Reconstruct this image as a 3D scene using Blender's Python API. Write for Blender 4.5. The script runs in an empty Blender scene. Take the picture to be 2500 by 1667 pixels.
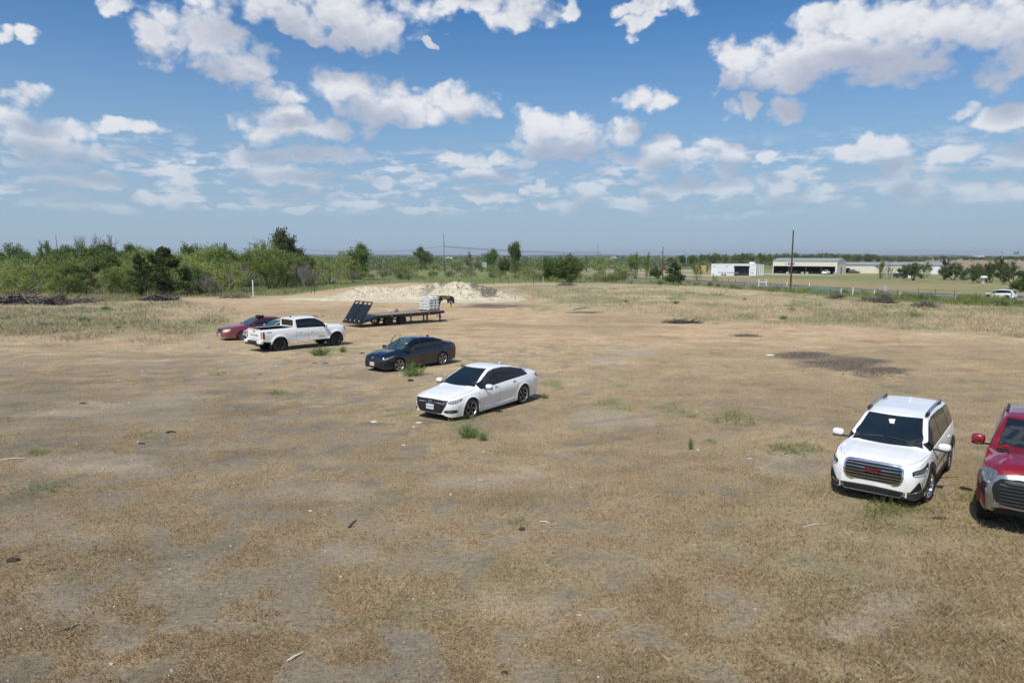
import bpy, bmesh, math, random
import numpy as np
from mathutils import Vector, Matrix, noise as mnoise
from mathutils.bvhtree import BVHTree
from mathutils.geometry import delaunay_2d_cdt
random.seed(7); R_=np.random.RandomState(11)
PI=math.pi
scene=bpy.context.scene
COL=scene.collection
# ------------------------------------------------------------------ camera, sky, sun, exposure
CAMZ=4.9; PITCH=math.radians(7.2); FPX=2500*24/36
cam=bpy.data.cameras.new('camera'); cam.lens=24; cam.sensor_width=36; cam.clip_start=.1; cam.clip_end=30000
camo=bpy.data.objects.new('camera',cam); COL.objects.link(camo)
camo.location=(0,0,CAMZ); camo.rotation_euler=(PI/2-PITCH,0,0); scene.camera=camo
scene.view_settings.view_transform='Standard'; scene.view_settings.look='None'
scene.view_settings.gamma=1; scene.view_settings.exposure=0.0
SUN=Vector((-.45,-.893,0)).normalized(); SEL=math.radians(54)
sv=Vector((SUN.x*math.cos(SEL),SUN.y*math.cos(SEL),math.sin(SEL)))
sl=bpy.data.lights.new('sun','SUN'); sl.energy=4.1; sl.angle=math.radians(.5); sl.color=(1,.955,.88)
so=bpy.data.objects.new('sun',sl); COL.objects.link(so); so.rotation_euler=sv.to_track_quat('Z','Y').to_euler()
so.location=(0,-20,60)

def azel(px,py):
    d=Vector(((px-1250)/FPX,1,-(py-833.5)/FPX)); c,s=math.cos(PITCH),math.sin(PITCH)
    y=d.y*c+d.z*s; z=-d.y*s+d.z*c
    return math.atan2(d.x,y), math.atan2(z,math.hypot(d.x,y))
# cloud lobes: centre x, y and half sizes in pixels of a 2352 wide view, turned into azimuth and elevation
CL="""700 8 300 75|850 78 85 42|800 40 130 60|440 85 105 62|530 140 95 46|480 110 130 62|300 5 65 24|690 72 70 24|8 72 22 20|60 70 36 17
1120 8 135 26|1205 42 75 42|1300 30 18 32|1490 6 85 24|1478 46 50 22|985 92 14 12|1900 115 225 82|1700 150 80 60|2080 70 240 85|2250 60 170 85
1800 182 135 42|2315 130 80 62|2090 150 130 38|1960 45 160 52|1655 120 38 44|1480 228 70 26|1675 264 34 18|1722 252 22 26|1808 256 52 28|2220 250 36 17|2320 268 85 42
780 195 80 52|860 215 95 46|650 206 62 24|1060 245 105 42|1040 215 50 28|900 258 165 34|690 292 155 42|665 262 62 34|600 300 62 22
542 356 50 26|720 360 142 20|660 406 108 20|650 392 45 16|1300 300 115 44|1240 290 65 40|1425 292 55 38|1275 338 115 26|1560 368 155 26|1510 335 55 34|1655 345 60 32
1085 366 125 16|1140 350 28 16|1090 398 66 13|1762 362 30 16|1975 350 108 26|2025 328 55 25|2235 352 138 28|2060 398 55 30|2040 432 75 24|2140 428 65 30|2240 442 72 20
50 214 66 26|50 285 85 42|100 325 115 38|150 300 80 26|220 352 105 20|292 290 78 20|100 372 105 20|155 413 130 15|250 404 42 18|425 443 28 14|340 453 42 14
885 417 30 12|1340 440 46 26|1285 470 52 14|1585 420 36 17|1490 407 42 10|1530 440 70 18|1690 430 50 22|1790 430 66 25|1885 440 74 17|1830 462 160 12|436 374 17 7|1245 420 17 10|1207 443 16 9
140 464 90 12|550 478 50 10|450 482 45 9|715 446 20 10|830 466 90 12|1120 455 80 13|960 480 60 9|2180 462 160 12|250 480 80 10|1500 478 120 8|2330 440 30 18|700 480 70 9|1700 492 150 8"""
lobes=[]
for t in CL.replace('\n','|').split('|'):
    a,b,c,d=[float(v)*1.063 for v in t.split()]
    az,el=azel(a,b); e2=azel(a,b-d)[1]; a2=azel(a+c,b)[0]
    lobes.append((az,el,abs(a2-az)*1.12,abs(e2-el)*1.18))
# sky behind and beside the camera, seen only as reflections
for k in range(24):
    az=random.choice((-1,1))*random.uniform(.9,3.1); el=random.uniform(.12,1.35)
    lobes.append((az,el,random.uniform(.12,.34)*(1+el*1.2),random.uniform(.06,.15)*(1+el*.3)))

for az,el,rx,ry in ((.3,1.42,.9,.07),(-1.6,1.36,.7,.06),(2.4,1.44,1.2,.05),(.9,1.30,.4,.05)): lobes.append((az,el,rx,ry))
def build_world():
    w=bpy.data.worlds.new('World'); scene.world=w; w.use_nodes=True
    nt=w.node_tree; N=nt.nodes; L=nt.links; N.clear()
    g=bpy.data.node_groups.new('cloud_field','ShaderNodeTree')
    g.interface.new_socket('P',in_out='INPUT',socket_type='NodeSocketVector')
    g.interface.new_socket('D',in_out='OUTPUT',socket_type='NodeSocketFloat')
    gi=g.nodes.new('NodeGroupInput'); go=g.nodes.new('NodeGroupOutput'); last=None
    for az,el,rx,ry in lobes:
        m=g.nodes.new('ShaderNodeVectorMath'); m.operation='MULTIPLY_ADD'
        g.links.new(gi.outputs[0],m.inputs[0]); m.inputs[1].default_value=(1/rx,1/ry,0); m.inputs[2].default_value=(-az/rx,-el/ry,0)
        d=g.nodes.new('ShaderNodeVectorMath'); d.operation='DOT_PRODUCT'
        g.links.new(m.outputs[0],d.inputs[0]); g.links.new(m.outputs[0],d.inputs[1])
        if last is None: last=d.outputs['Value']
        else:
            q=g.nodes.new('ShaderNodeMath'); q.operation='SMOOTH_MIN'; q.inputs[2].default_value=.35
            g.links.new(last,q.inputs[0]); g.links.new(d.outputs['Value'],q.inputs[1]); last=q.outputs[0]
    s=g.nodes.new('ShaderNodeMath'); s.operation='SUBTRACT'; s.inputs[0].default_value=1
    g.links.new(last,s.inputs[1]); g.links.new(s.outputs[0],go.inputs[0])
    def M(op,*a,clamp=False):
        n=N.new('ShaderNodeMath'); n.operation=op; n.use_clamp=clamp
        for i,v in enumerate(a):
            if isinstance(v,(int,float)): n.inputs[i].default_value=v
            else: L.new(v,n.inputs[i])
        return n.outputs[0]
    def V(op,a,b,c=None):
        n=N.new('ShaderNodeVectorMath'); n.operation=op
        for i,v in enumerate((a,b,c)):
            if v is None: continue
            sk=n.inputs['Scale' if (op=='SCALE' and i==1) else i]
            if isinstance(v,(tuple,float)): sk.default_value=v
            else: L.new(v,sk)
        return n.outputs[0]
    def comb(x,y,z=0.):
        n=N.new('ShaderNodeCombineXYZ')
        for i,v in enumerate((x,y,z)):
            if isinstance(v,float): n.inputs[i].default_value=v
            else: L.new(v,n.inputs[i])
        return n.outputs[0]
    def ss(v,a,b):
        n=N.new('ShaderNodeMapRange'); n.interpolation_type='SMOOTHSTEP'; L.new(v,n.inputs[0])
        n.inputs[1].default_value=a; n.inputs[2].default_value=b; return n.outputs[0]
    tc=N.new('ShaderNodeTexCoord'); sp=N.new('ShaderNodeSeparateXYZ'); L.new(tc.outputs['Generated'],sp.inputs[0])
    az=M('ARCTAN2',sp.outputs[0],sp.outputs[1]); hz=M('SQRT',M('ADD',M('MULTIPLY',sp.outputs[0],sp.outputs[0]),M('MULTIPLY',sp.outputs[1],sp.outputs[1])))
    el=M('ARCTAN2',sp.outputs[2],hz)
    ec=M('ADD',M('MAXIMUM',el,0.),.10)
    q=comb(M('DIVIDE',az,ec),M('MULTIPLY',M('LOGARITHM',ec,2.718),1.5),0.)
    def nz(vec,sc,det,rough,lac=2.0):
        n=N.new('ShaderNodeTexNoise'); L.new(vec,n.inputs['Vector']); n.inputs['Scale'].default_value=sc
        n.inputs['Detail'].default_value=det; n.inputs['Roughness'].default_value=rough; n.inputs['Lacunarity'].default_value=lac
        return n
    qa=comb(az,M('MULTIPLY',el,1.25),0.)
    n1=nz(qa,9.,3,.5); n2=nz(qa,24.,7,.54)
    w1=V('SCALE',V('SUBTRACT',n1.outputs['Color'],(.5,.5,.5)),M('MULTIPLY',ec,.14))
    w2=V('SCALE',V('SUBTRACT',n2.outputs['Color'],(.5,.5,.5)),M('MULTIPLY',ec,.13))
    p0=comb(az,el,0.)
    pw=V('ADD',V('ADD',p0,w1),w2)
    # billows: rounded lumps along the tops
    vo=N.new('ShaderNodeTexVoronoi'); vo.feature='SMOOTH_F1'; L.new(V('ADD',qa,V('SCALE',n2.outputs['Color'],.03)),vo.inputs['Vector'])
    vo.inputs['Scale'].default_value=24.; vo.inputs['Smoothness'].default_value=.35; vo.inputs['Detail'].default_value=2.; vo.inputs['Roughness'].default_value=.55
    bil=M('SUBTRACT',.45,vo.outputs['Distance'])
    def field(p):
        n=N.new('ShaderNodeGroup'); n.node_tree=g; L.new(p,n.inputs[0]); return n.outputs[0]
    n3=nz(qa,75,5,.62)
    det=M('ADD',M('ADD',M('MULTIPLY',M('SUBTRACT',n2.outputs['Fac'],.5),1.25),M('MULTIPLY',bil,1.15)),M('MULTIPLY',M('SUBTRACT',n3.outputs['Fac'],.5),.42))
    D0=field(pw); D1=M('ADD',D0,M('ADD',M('MULTIPLY',det,1.0),.40))
    D2=field(V('ADD',pw,comb(M('MULTIPLY',ec,-.05),M('MULTIPLY',ec,.14),0.)))
    lowb=M('MULTIPLY',ss(el,.045,.07),M('SUBTRACT',1.0,ss(el,.11,.17)))
    n4=nz(comb(az,M('MULTIPLY',el,3.2),0.),19.,6,.58)
    alpha=M('MAXIMUM',ss(D1,-.16,.74),M('MULTIPLY',lowb,ss(n4.outputs['Fac'],.465,.61)))
    thick=ss(M('ADD',D2,M('MULTIPLY',det,.9)),-1.0,1.15)           # cloud still above this point: shaded base
    under=M('MULTIPLY',ss(el,.24,.42),ss(D0,.15,.95))      # seen from below: shaded undersides
    lum=M('SUBTRACT',M('SUBTRACT',1.12,M('MULTIPLY',thick,.98)),M('MULTIPLY',under,.36))
    lum=M('ADD',lum,M('ADD',M('MULTIPLY',bil,.42),M('MULTIPLY',M('SUBTRACT',n3.outputs['Fac'],.5),.35)))
    lum=M('ADD',lum,M('MULTIPLY',M('SUBTRACT',n2.outputs['Fac'],.5),.5))
    lum=M('MINIMUM',M('MAXIMUM',lum,.0),1.)
    mc=N.new('ShaderNodeMix'); mc.data_type='RGBA'; L.new(lum,mc.inputs[0])
    mc.inputs[6].default_value=(3.6,4.15,5.4,1); mc.inputs[7].default_value=(8.3,8.4,8.7,1)
    sky=N.new('ShaderNodeTexSky'); sky.sky_type='NISHITA'; sky.sun_disc=False; sky.sun_elevation=SEL
    sky.sun_rotation=math.atan2(sv.x,sv.y); sky.altitude=200; sky.air_density=1.0; sky.dust_density=.7; sky.ozone_density=2.2
    hs=N.new('ShaderNodeHueSaturation'); L.new(sky.outputs[0],hs.inputs['Color']); hs.inputs['Saturation'].default_value=1.12; hs.inputs['Value'].default_value=1.0
    tint=N.new('ShaderNodeMix'); tint.data_type='RGBA'; tint.blend_type='MULTIPLY'; tint.inputs[0].default_value=1
    L.new(hs.outputs[0],tint.inputs[6]); tint.inputs[7].default_value=(.45,.86,1.13,1)
    # thick air low over the horizon
    hzf=M('POWER',M('SUBTRACT',1.0,ss(el,-.03,.44)),1.5)
    hm=N.new('ShaderNodeMix'); hm.data_type='RGBA'; L.new(M('MULTIPLY',hzf,.97),hm.inputs[0]); L.new(tint.outputs[2],hm.inputs[6]); hm.inputs[7].default_value=(3.75,4.85,6.15,1)
    # lower clouds fade into that air
    fade=M('MULTIPLY',alpha,M('ADD',M('MULTIPLY',ss(el,.035,.20),.55),.42))
    fade=M('MULTIPLY',fade,ss(el,.035,.075))
    cm=N.new('ShaderNodeMix'); cm.data_type='RGBA'; L.new(fade,cm.inputs[0]); L.new(hm.outputs[2],cm.inputs[6]); L.new(mc.outputs[2],cm.inputs[7])
    bg=N.new('ShaderNodeBackground'); L.new(cm.outputs[2],bg.inputs[0]); bg.inputs[1].default_value=.1
    out=N.new('ShaderNodeOutputWorld'); L.new(bg.outputs[0],out.inputs[0])
    w.cycles.sampling_method='MANUAL'; w.cycles.sample_map_resolution=512
build_world()
# ------------------------------------------------------------------ helpers
def tag(o,label=None,cat=None,group=None,kind=None):
    if label: o['label']=label
    if cat: o['category']=cat
    if group: o['group']=group
    if kind: o['kind']=kind
    return o
def empty(name,loc=(0,0,0),rz=0,**k):
    o=bpy.data.objects.new(name,None); COL.objects.link(o); o.location=loc; o.rotation_euler=(0,0,rz); o.empty_display_size=.3
    return tag(o,**k)
def fast(name,V,F,mat,parent=None,smooth=False,col=None,sharp=None,mi=None):
    """numpy mesh: V (n,3), F (m,k) all of one face size"""
    V=np.asarray(V,np.float32); F=np.asarray(F,np.int32); m=bpy.data.meshes.new(name)
    k=F.shape[1]; m.vertices.add(len(V)); m.vertices.foreach_set('co',V.ravel())
    m.loops.add(F.size); m.loops.foreach_set('vertex_index',F.ravel())
    m.polygons.add(len(F)); m.polygons.foreach_set('loop_start',np.arange(0,F.size,k,dtype=np.int32))
    if smooth: m.polygons.foreach_set('use_smooth',np.ones(len(F),bool))
    m.update(calc_edges=True)
    if col is not None:
        a=m.color_attributes.new('tint','FLOAT_COLOR','POINT'); c=np.ones((len(V),4),np.float32); c[:,:col.shape[1]]=col
        a.data.foreach_set('color',c.ravel())
    for x in (mat if isinstance(mat,(list,tuple)) else [mat]): m.materials.append(x)
    o=bpy.data.objects.new(name,m); COL.objects.link(o)
    if parent: o.parent=parent
    return o
def inst(name,mesh,parent=None):
    o=bpy.data.objects.new(name,mesh); COL.objects.link(o)
    if parent: o.parent=parent
    return o
def copy_tree(o,parent=None):
    c=o.copy(); COL.objects.link(c)
    if parent: c.parent=parent
    for ch in list(o.children): copy_tree(ch,c)
    return c
class MB:
    def __init__(s): s.v=[]; s.f=[]
    def add(s,v,f):
        b=len(s.v); s.v+= [tuple(p) for p in v]; s.f+=[tuple(i+b for i in q) for q in f]; return s
    def box(s,c,d,rz=0,M=None,bev=0):
        hx,hy,hz=d[0]/2,d[1]/2,d[2]/2
        if bev>0:
            b=min(bev,hx*.9,hy*.9,hz*.9); v=[];f=[]
            bm=bmesh.new(); bmesh.ops.create_cube(bm,size=1)
            for q in bm.verts: q.co=Vector((q.co.x*2*hx,q.co.y*2*hy,q.co.z*2*hz))
            bmesh.ops.bevel(bm,geom=list(bm.edges),offset=b,segments=2,affect='EDGES',profile=.6)
            bm.verts.index_update(); v=[q.co.copy() for q in bm.verts]; f=[[q.index for q in p.verts] for p in bm.faces]; bm.free()
        else:
            v=[Vector((x,y,z)) for x in(-hx,hx) for y in(-hy,hy) for z in(-hz,hz)]
            f=[(0,1,3,2),(4,6,7,5),(0,4,5,1),(2,3,7,6),(0,2,6,4),(1,5,7,3)]
        T=Matrix.Translation(c)@(M if M is not None else Matrix.Rotation(rz,4,'Z'))
        return s.add([T@p for p in v],f)
    def tube(s,pts,r,n=8,cap=True):
        pts=[Vector(p) for p in pts]; rs=r if isinstance(r,(list,tuple)) else [r]*len(pts)
        v=[];f=[]; up=Vector((0,0,1))
        d0=(pts[1]-pts[0]).normalized()
        a=d0.cross(up if abs(d0.z)<.9 else Vector((1,0,0))).normalized()
        for i,p in enumerate(pts):
            d=(pts[min(i+1,len(pts)-1)]-pts[max(i-1,0)])
            d=d.normalized() if d.length>1e-9 else d0
            a=(a-d*a.dot(d)); a=a.normalized() if a.length>1e-6 else d.orthogonal().normalized()
            b=d.cross(a)
            for k in range(n):
                t=2*PI*k/n; v.append(p+(a*math.cos(t)+b*math.sin(t))*rs[i])
        for i in range(len(pts)-1):
            for k in range(n):
                k2=(k+1)%n; f.append((i*n+k,i*n+k2,(i+1)*n+k2,(i+1)*n+k))
        if cap: f.append(tuple(range(n))[::-1]); f.append(tuple(range((len(pts)-1)*n,len(pts)*n)))
        return s.add(v,f)
    def lathe(s,prof,c,axis='Z',n=32,closed=False):
        """prof: (radius, along axis)"""
        v=[];f=[];m=len(prof)
        for k in range(n):
            t=2*PI*k/n
            for r,h in prof:
                x,y=r*math.cos(t),r*math.sin(t)
                p={'Z':(x,y,h),'Y':(x,h,y),'X':(h,x,y)}[axis]
                v.append(Vector(p)+Vector(c))
        for k in range(n):
            k2=(k+1)%n
            for j in range(m if closed else m-1):
                j2=(j+1)%m; f.append((k*m+j,k*m+j2,k2*m+j2,k2*m+j))
        return s.add(v,f)
    def sup(s,c,r,e=2.6,M=None,nu=14,nv=10):
        v=[];f=[]
        def sp(a,e): return math.copysign(abs(a)**(2/e),a)
        for j in range(nv+1):
            ph=-PI/2+PI*j/nv
            for i in range(nu):
                th=2*PI*i/nu
                v.append(Vector((r[0]*sp(math.cos(ph),e)*sp(math.cos(th),e),r[1]*sp(math.cos(ph),e)*sp(math.sin(th),e),r[2]*sp(math.sin(ph),e))))
        for j in range(nv):
            for i in range(nu): f.append((j*nu+i,j*nu+(i+1)%nu,(j+1)*nu+(i+1)%nu,(j+1)*nu+i))
        T=Matrix.Translation(c)@(M or Matrix())
        return s.add([T@p for p in v],f)
    def prism(s,poly,dv):
        n=len(poly); dv=Vector(dv); v=[Vector(p) for p in poly]+[Vector(p)+dv for p in poly]
        return s.add(v,[tuple(range(n))[::-1],tuple(range(n,2*n))]+[(i,(i+1)%n,n+(i+1)%n,n+i) for i in range(n)])
    def build(s,name,mat,parent=None,smooth=True,ang=35):
        m=bpy.data.meshes.new(name); m.from_pydata([tuple(p) for p in s.v],[],s.f); m.materials.append(mat)
        if smooth:
            bm=bmesh.new(); bm.from_mesh(m); bmesh.ops.recalc_face_normals(bm,faces=bm.faces)
            a=math.radians(ang)
            for e in bm.edges:
                if len(e.link_faces)==2 and e.calc_face_angle(0)>a: e.smooth=False
            for f in bm.faces: f.smooth=True
            bm.to_mesh(m); bm.free()
        o=bpy.data.objects.new(name,m); COL.objects.link(o)
        if parent: o.parent=parent
        return o
def text_mb(mb,txt,size,ext,T,sx=1.0,bold=0.0,sp=1.0):
    c=bpy.data.curves.new('t','FONT'); c.body=txt; c.size=size; c.extrude=ext; c.align_x='CENTER'; c.align_y='CENTER'; c.offset=bold; c.space_character=sp
    o=bpy.data.objects.new('t',c); m=o.to_mesh()
    mb.add([T@Vector((v.co.x*sx,v.co.y,v.co.z)) for v in m.vertices],[tuple(p.vertices) for p in m.polygons])
    o.to_mesh_clear(); bpy.data.objects.remove(o); bpy.data.curves.remove(c)
# materials
def mat(name,col,rough=.6,metal=0,coat=0,var=.12,scale=6,bump=0,spec=.5,trans=0,tint=False,coords='Object',bscale=None,objvar=0):
    m=bpy.data.materials.new(name); m.use_nodes=True; nt=m.node_tree; N=nt.nodes; L=nt.links
    b=N['Principled BSDF']; b.inputs['Roughness'].default_value=rough; b.inputs['Metallic'].default_value=metal
    b.inputs['Coat Weight'].default_value=coat; b.inputs['Coat Roughness'].default_value=.04; b.inputs['Specular IOR Level'].default_value=spec
    tc=N.new('ShaderNodeTexCoord'); n=N.new('ShaderNodeTexNoise'); n.inputs['Scale'].default_value=scale; n.inputs['Detail'].default_value=5; n.inputs['Roughness'].default_value=.6
    L.new(tc.outputs[coords],n.inputs['Vector'])
    mr=N.new('ShaderNodeMapRange'); L.new(n.outputs['Fac'],mr.inputs[0]); mr.inputs[1].default_value=.3; mr.inputs[2].default_value=.7
    mr.inputs[3].default_value=1-var; mr.inputs[4].default_value=1+var
    v=mr.outputs[0]
    if objvar:
        oi=N.new('ShaderNodeObjectInfo'); m2=N.new('ShaderNodeMapRange'); L.new(oi.outputs['Random'],m2.inputs[0]); m2.inputs[3].default_value=1-objvar; m2.inputs[4].default_value=1+objvar
        q=N.new('ShaderNodeMath'); q.operation='MULTIPLY'; L.new(v,q.inputs[0]); L.new(m2.outputs[0],q.inputs[1]); v=q.outputs[0]
    mx=N.new('ShaderNodeVectorMath'); mx.operation='SCALE'; L.new(v,mx.inputs['Scale'])
    if tint:
        a=N.new('ShaderNodeAttribute'); a.attribute_name='tint'; mm=N.new('ShaderNodeVectorMath'); mm.operation='MULTIPLY'
        L.new(a.outputs['Color'],mm.inputs[0]); mm.inputs[1].default_value=col[:3]; L.new(mm.outputs[0],mx.inputs[0])
    else: mx.inputs[0].default_value=col[:3]
    L.new(mx.outputs[0],b.inputs['Base Color'])
    if bump:
        n2=N.new('ShaderNodeTexNoise'); n2.inputs['Scale'].default_value=bscale or scale*4; n2.inputs['Detail'].default_value=6; L.new(tc.outputs[coords],n2.inputs['Vector'])
        bp=N.new('ShaderNodeBump'); bp.inputs['Strength'].default_value=bump; bp.inputs['Distance'].default_value=.05; L.new(n2.outputs['Fac'],bp.inputs['Height']); L.new(bp.outputs[0],b.inputs['Normal'])
    if trans:
        t=N.new('ShaderNodeBsdfTranslucent'); L.new(mx.outputs[0],t.inputs[0]); ms=N.new('ShaderNodeMixShader'); ms.inputs[0].default_value=trans
        L.new(b.outputs[0],ms.inputs[1]); L.new(t.outputs[0],ms.inputs[2]); L.new(ms.outputs[0],N['Material Output'].inputs[0])
    return m
# ------------------------------------------------------------------ lie of the land
_zx=np.array([-100,16,40,100,270,600,12000.]); _zz=np.array([0,0,-.55,-1.5,-2.8,-3.6,-6.])
_gx=np.linspace(-100,700,1601); _gz=np.interp(_gx,_zx,_zz); _k=np.exp(-np.linspace(-2,2,41)**2); _k/=_k.sum()
_gz=np.convolve(np.pad(_gz,20,mode='edge'),_k,'valid')
def vnoise(x,y,seed=0):
    x=np.asarray(x,float); y=np.asarray(y,float)
    xi=np.floor(x).astype(np.int64); yi=np.floor(y).astype(np.int64); fx=x-xi; fy=y-yi; fx=fx*fx*(3-2*fx); fy=fy*fy*(3-2*fy)
    def h(a,b):
        n=(a*374761393+b*668265263+seed*1274126177)&0xffffffff; n=((n^(n>>13))*1274126177)&0xffffffff; n=n^(n>>16); return (n&0xffffff)/16777215.
    return (h(xi,yi)*(1-fx)+h(xi+1,yi)*fx)*(1-fy)+(h(xi,yi+1)*(1-fx)+h(xi+1,yi+1)*fx)*fy
def fbm(x,y,sc,seed=0,o=4,g=.5):
    s=0;a=1;t=0
    for i in range(o): s=s+a*vnoise(np.asarray(x)/sc*2**i+i*17.3,np.asarray(y)/sc*2**i-i*9.1,seed+i); t+=a; a*=g
    return s/t
def zt(x,y):
    y=np.asarray(y,float); x=np.asarray(x,float)
    z=np.where(y<690,np.interp(y,_gx,_gz),np.interp(y,_zx,_zz))
    f=np.clip((y-3)/20,0,1)
    return z+(fbm(x,y,7.,3,2)-.5)*.10*np.clip(1-y/140,0,1)+(fbm(x,y,1.3,5,2)-.5)*.05*np.clip(1-y/60,0,1)
def z1(x,y): return float(zt(np.array([x]),np.array([y]))[0])
cP,sP=math.cos(PITCH),math.sin(PITCH)
def gpv(px,py):
    px=np.asarray(px,float); py=np.asarray(py,float)
    dn=(py-833.5)*cP+FPX*sP; fw=FPX*cP-(py-833.5)*sP; dn=np.maximum(dn,.5)
    z=np.zeros_like(px)
    for _ in range(12):
        k=(CAMZ-z)/dn; Y=k*fw; X=k*(px-1250); z=.5*z+.5*np.where(Y<690,np.interp(Y,_gx,_gz),np.interp(Y,_zx,_zz))
    return X,Y
def G(px,py):
    X,Y=gpv([px],[py]); X,Y=float(X[0]),float(Y[0]); return Vector((X,Y,z1(X,Y)))
def pix(X,Y,Z):
    d=CAMZ-Z; dep=Y*cP+d*sP; dep=np.where(dep<.05,.05,dep)
    return 1250+FPX*X/dep, 833.5+FPX*(d*cP-Y*sP)/dep
def Zat(Y,py):      # height of a thing at distance Y whose top is on row py
    dn=(py-833.5)*cP+FPX*sP; fw=FPX*cP-(py-833.5)*sP; return CAMZ-Y*dn/fw
def Xat(Y,px,z=0):
    return (px-1250)/FPX*(Y*cP+(CAMZ-z)*sP)
# ------------------------------------------------------------------ ground colours (what grows or lies where)
def mixc(a,b,w): return a*(1-w[:,None])+np.array(b)[None,:]*w[:,None]
def sst(v,a,b):
    t=np.clip((v-a)/(b-a),0,1); return t*t*(3-2*t)
def curve(u,pts): return np.interp(u,[p[0] for p in pts],[p[1] for p in pts])
GREEN=[(540,913,34,8),(635,915,14,9),(672,958,24,7),(575,993,34,7),(92,1105,30,9),(105,1190,52,17),(365,1060,42,9),(1790,1010,26,16),(1930,1095,60,18),(1735,1075,20,6),(1750,1115,40,12),(1260,1280,36,14),(2160,1245,60,18),(2260,1240,70,16),(1640,1000,60,22),(1500,985,60,22),(640,780,30,16),(1330,745,40,9),(250,760,50,10),(330,757,70,10),(60,757,70,8),(2110,695,300,6),(1150,1060,60,26),(1000,905,40,16),(1345,935,30,10),(980,1010,40,8),(1130,1030,60,10),(2420,1230,60,20),(790,860,70,14),(1340,755,40,8),(1450,707,60,6),(1660,716,50,5),(1530,733,60,6),(1650,730,30,8),(1960,745,60,12),(1740,720,60,6),(2160,742,70,9),(2230,768,24,9)]
BARE=[(1545,1030,85,20),(1700,1066,100,26),(1920,1135,95,30),(1470,1012,70,20),(300,1010,260,60),(150,1300,200,70),(620,905,90,22),(830,880,90,16),(540,850,60,10),(1640,1075,60,18),(850,1350,120,40),(1250,1480,160,40),(1000,1620,60,80),(1700,1520,140,50),(2090,1540,120,40),(640,1080,180,40),(2200,1480,100,50),(700,1200,150,30),(180,1480,120,50),(1160,1180,120,22),(2300,1180,60,30),(1480,880,50,9),(1540,860,70,12),(260,1130,160,30),(1290,1160,60,14),(1400,1110,70,14),(1580,1140,60,10),(350,890,120,14),(1000,840,60,8)]
BURN=[(2050,888,120,20),(2150,908,80,14),(1960,868,80,12),(1668,784,62,6),(1820,819,36,4),(1210,747,90,5),(1440,763,50,3)]
def blobs(u,v,L,n,soft=False):
    w=np.zeros_like(u)
    for a,b,c,d in L:
        q=((u-a)/c)**2+((v-b)/d)**2; w=np.maximum(w,sst(1.2-q*.9+(n-.5)*3.0,0,1.0) if soft else sst(.75-q*.8+(n-.5)*4.2,0,1.1))
    return w
TALLR_T=[(1100,694),(1400,690),(1700,699),(2000,722),(2300,744),(2500,752),(3200,800)]
TALLR_B=[(1100,700),(1250,716),(1414,757),(1600,775),(1700,787),(2020,799),(2500,826),(3200,880)]
TALLL_T=[(-900,770),(0,745),(417,735),(519,744),(587,757),(615,775)]
TALLL_B=[(-900,840),(0,845),(250,840),(480,832),(560,815),(615,780)]
RUTS=[]
for q in (((952,1545),(1012,1700)),((1010,1560),(1090,1700)),((560,1000),(880,940)),((600,1040),(930,965)),((1395,1035),(1610,1010)),((1440,1065),(1650,1035)),((700,860),(900,850)),((300,1130),(620,1075)),((250,1180),(600,1120))):
    a_,b_=G(*q[0]),G(*q[1]); RUTS.append((a_.x,a_.y,b_.x,b_.y))
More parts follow.
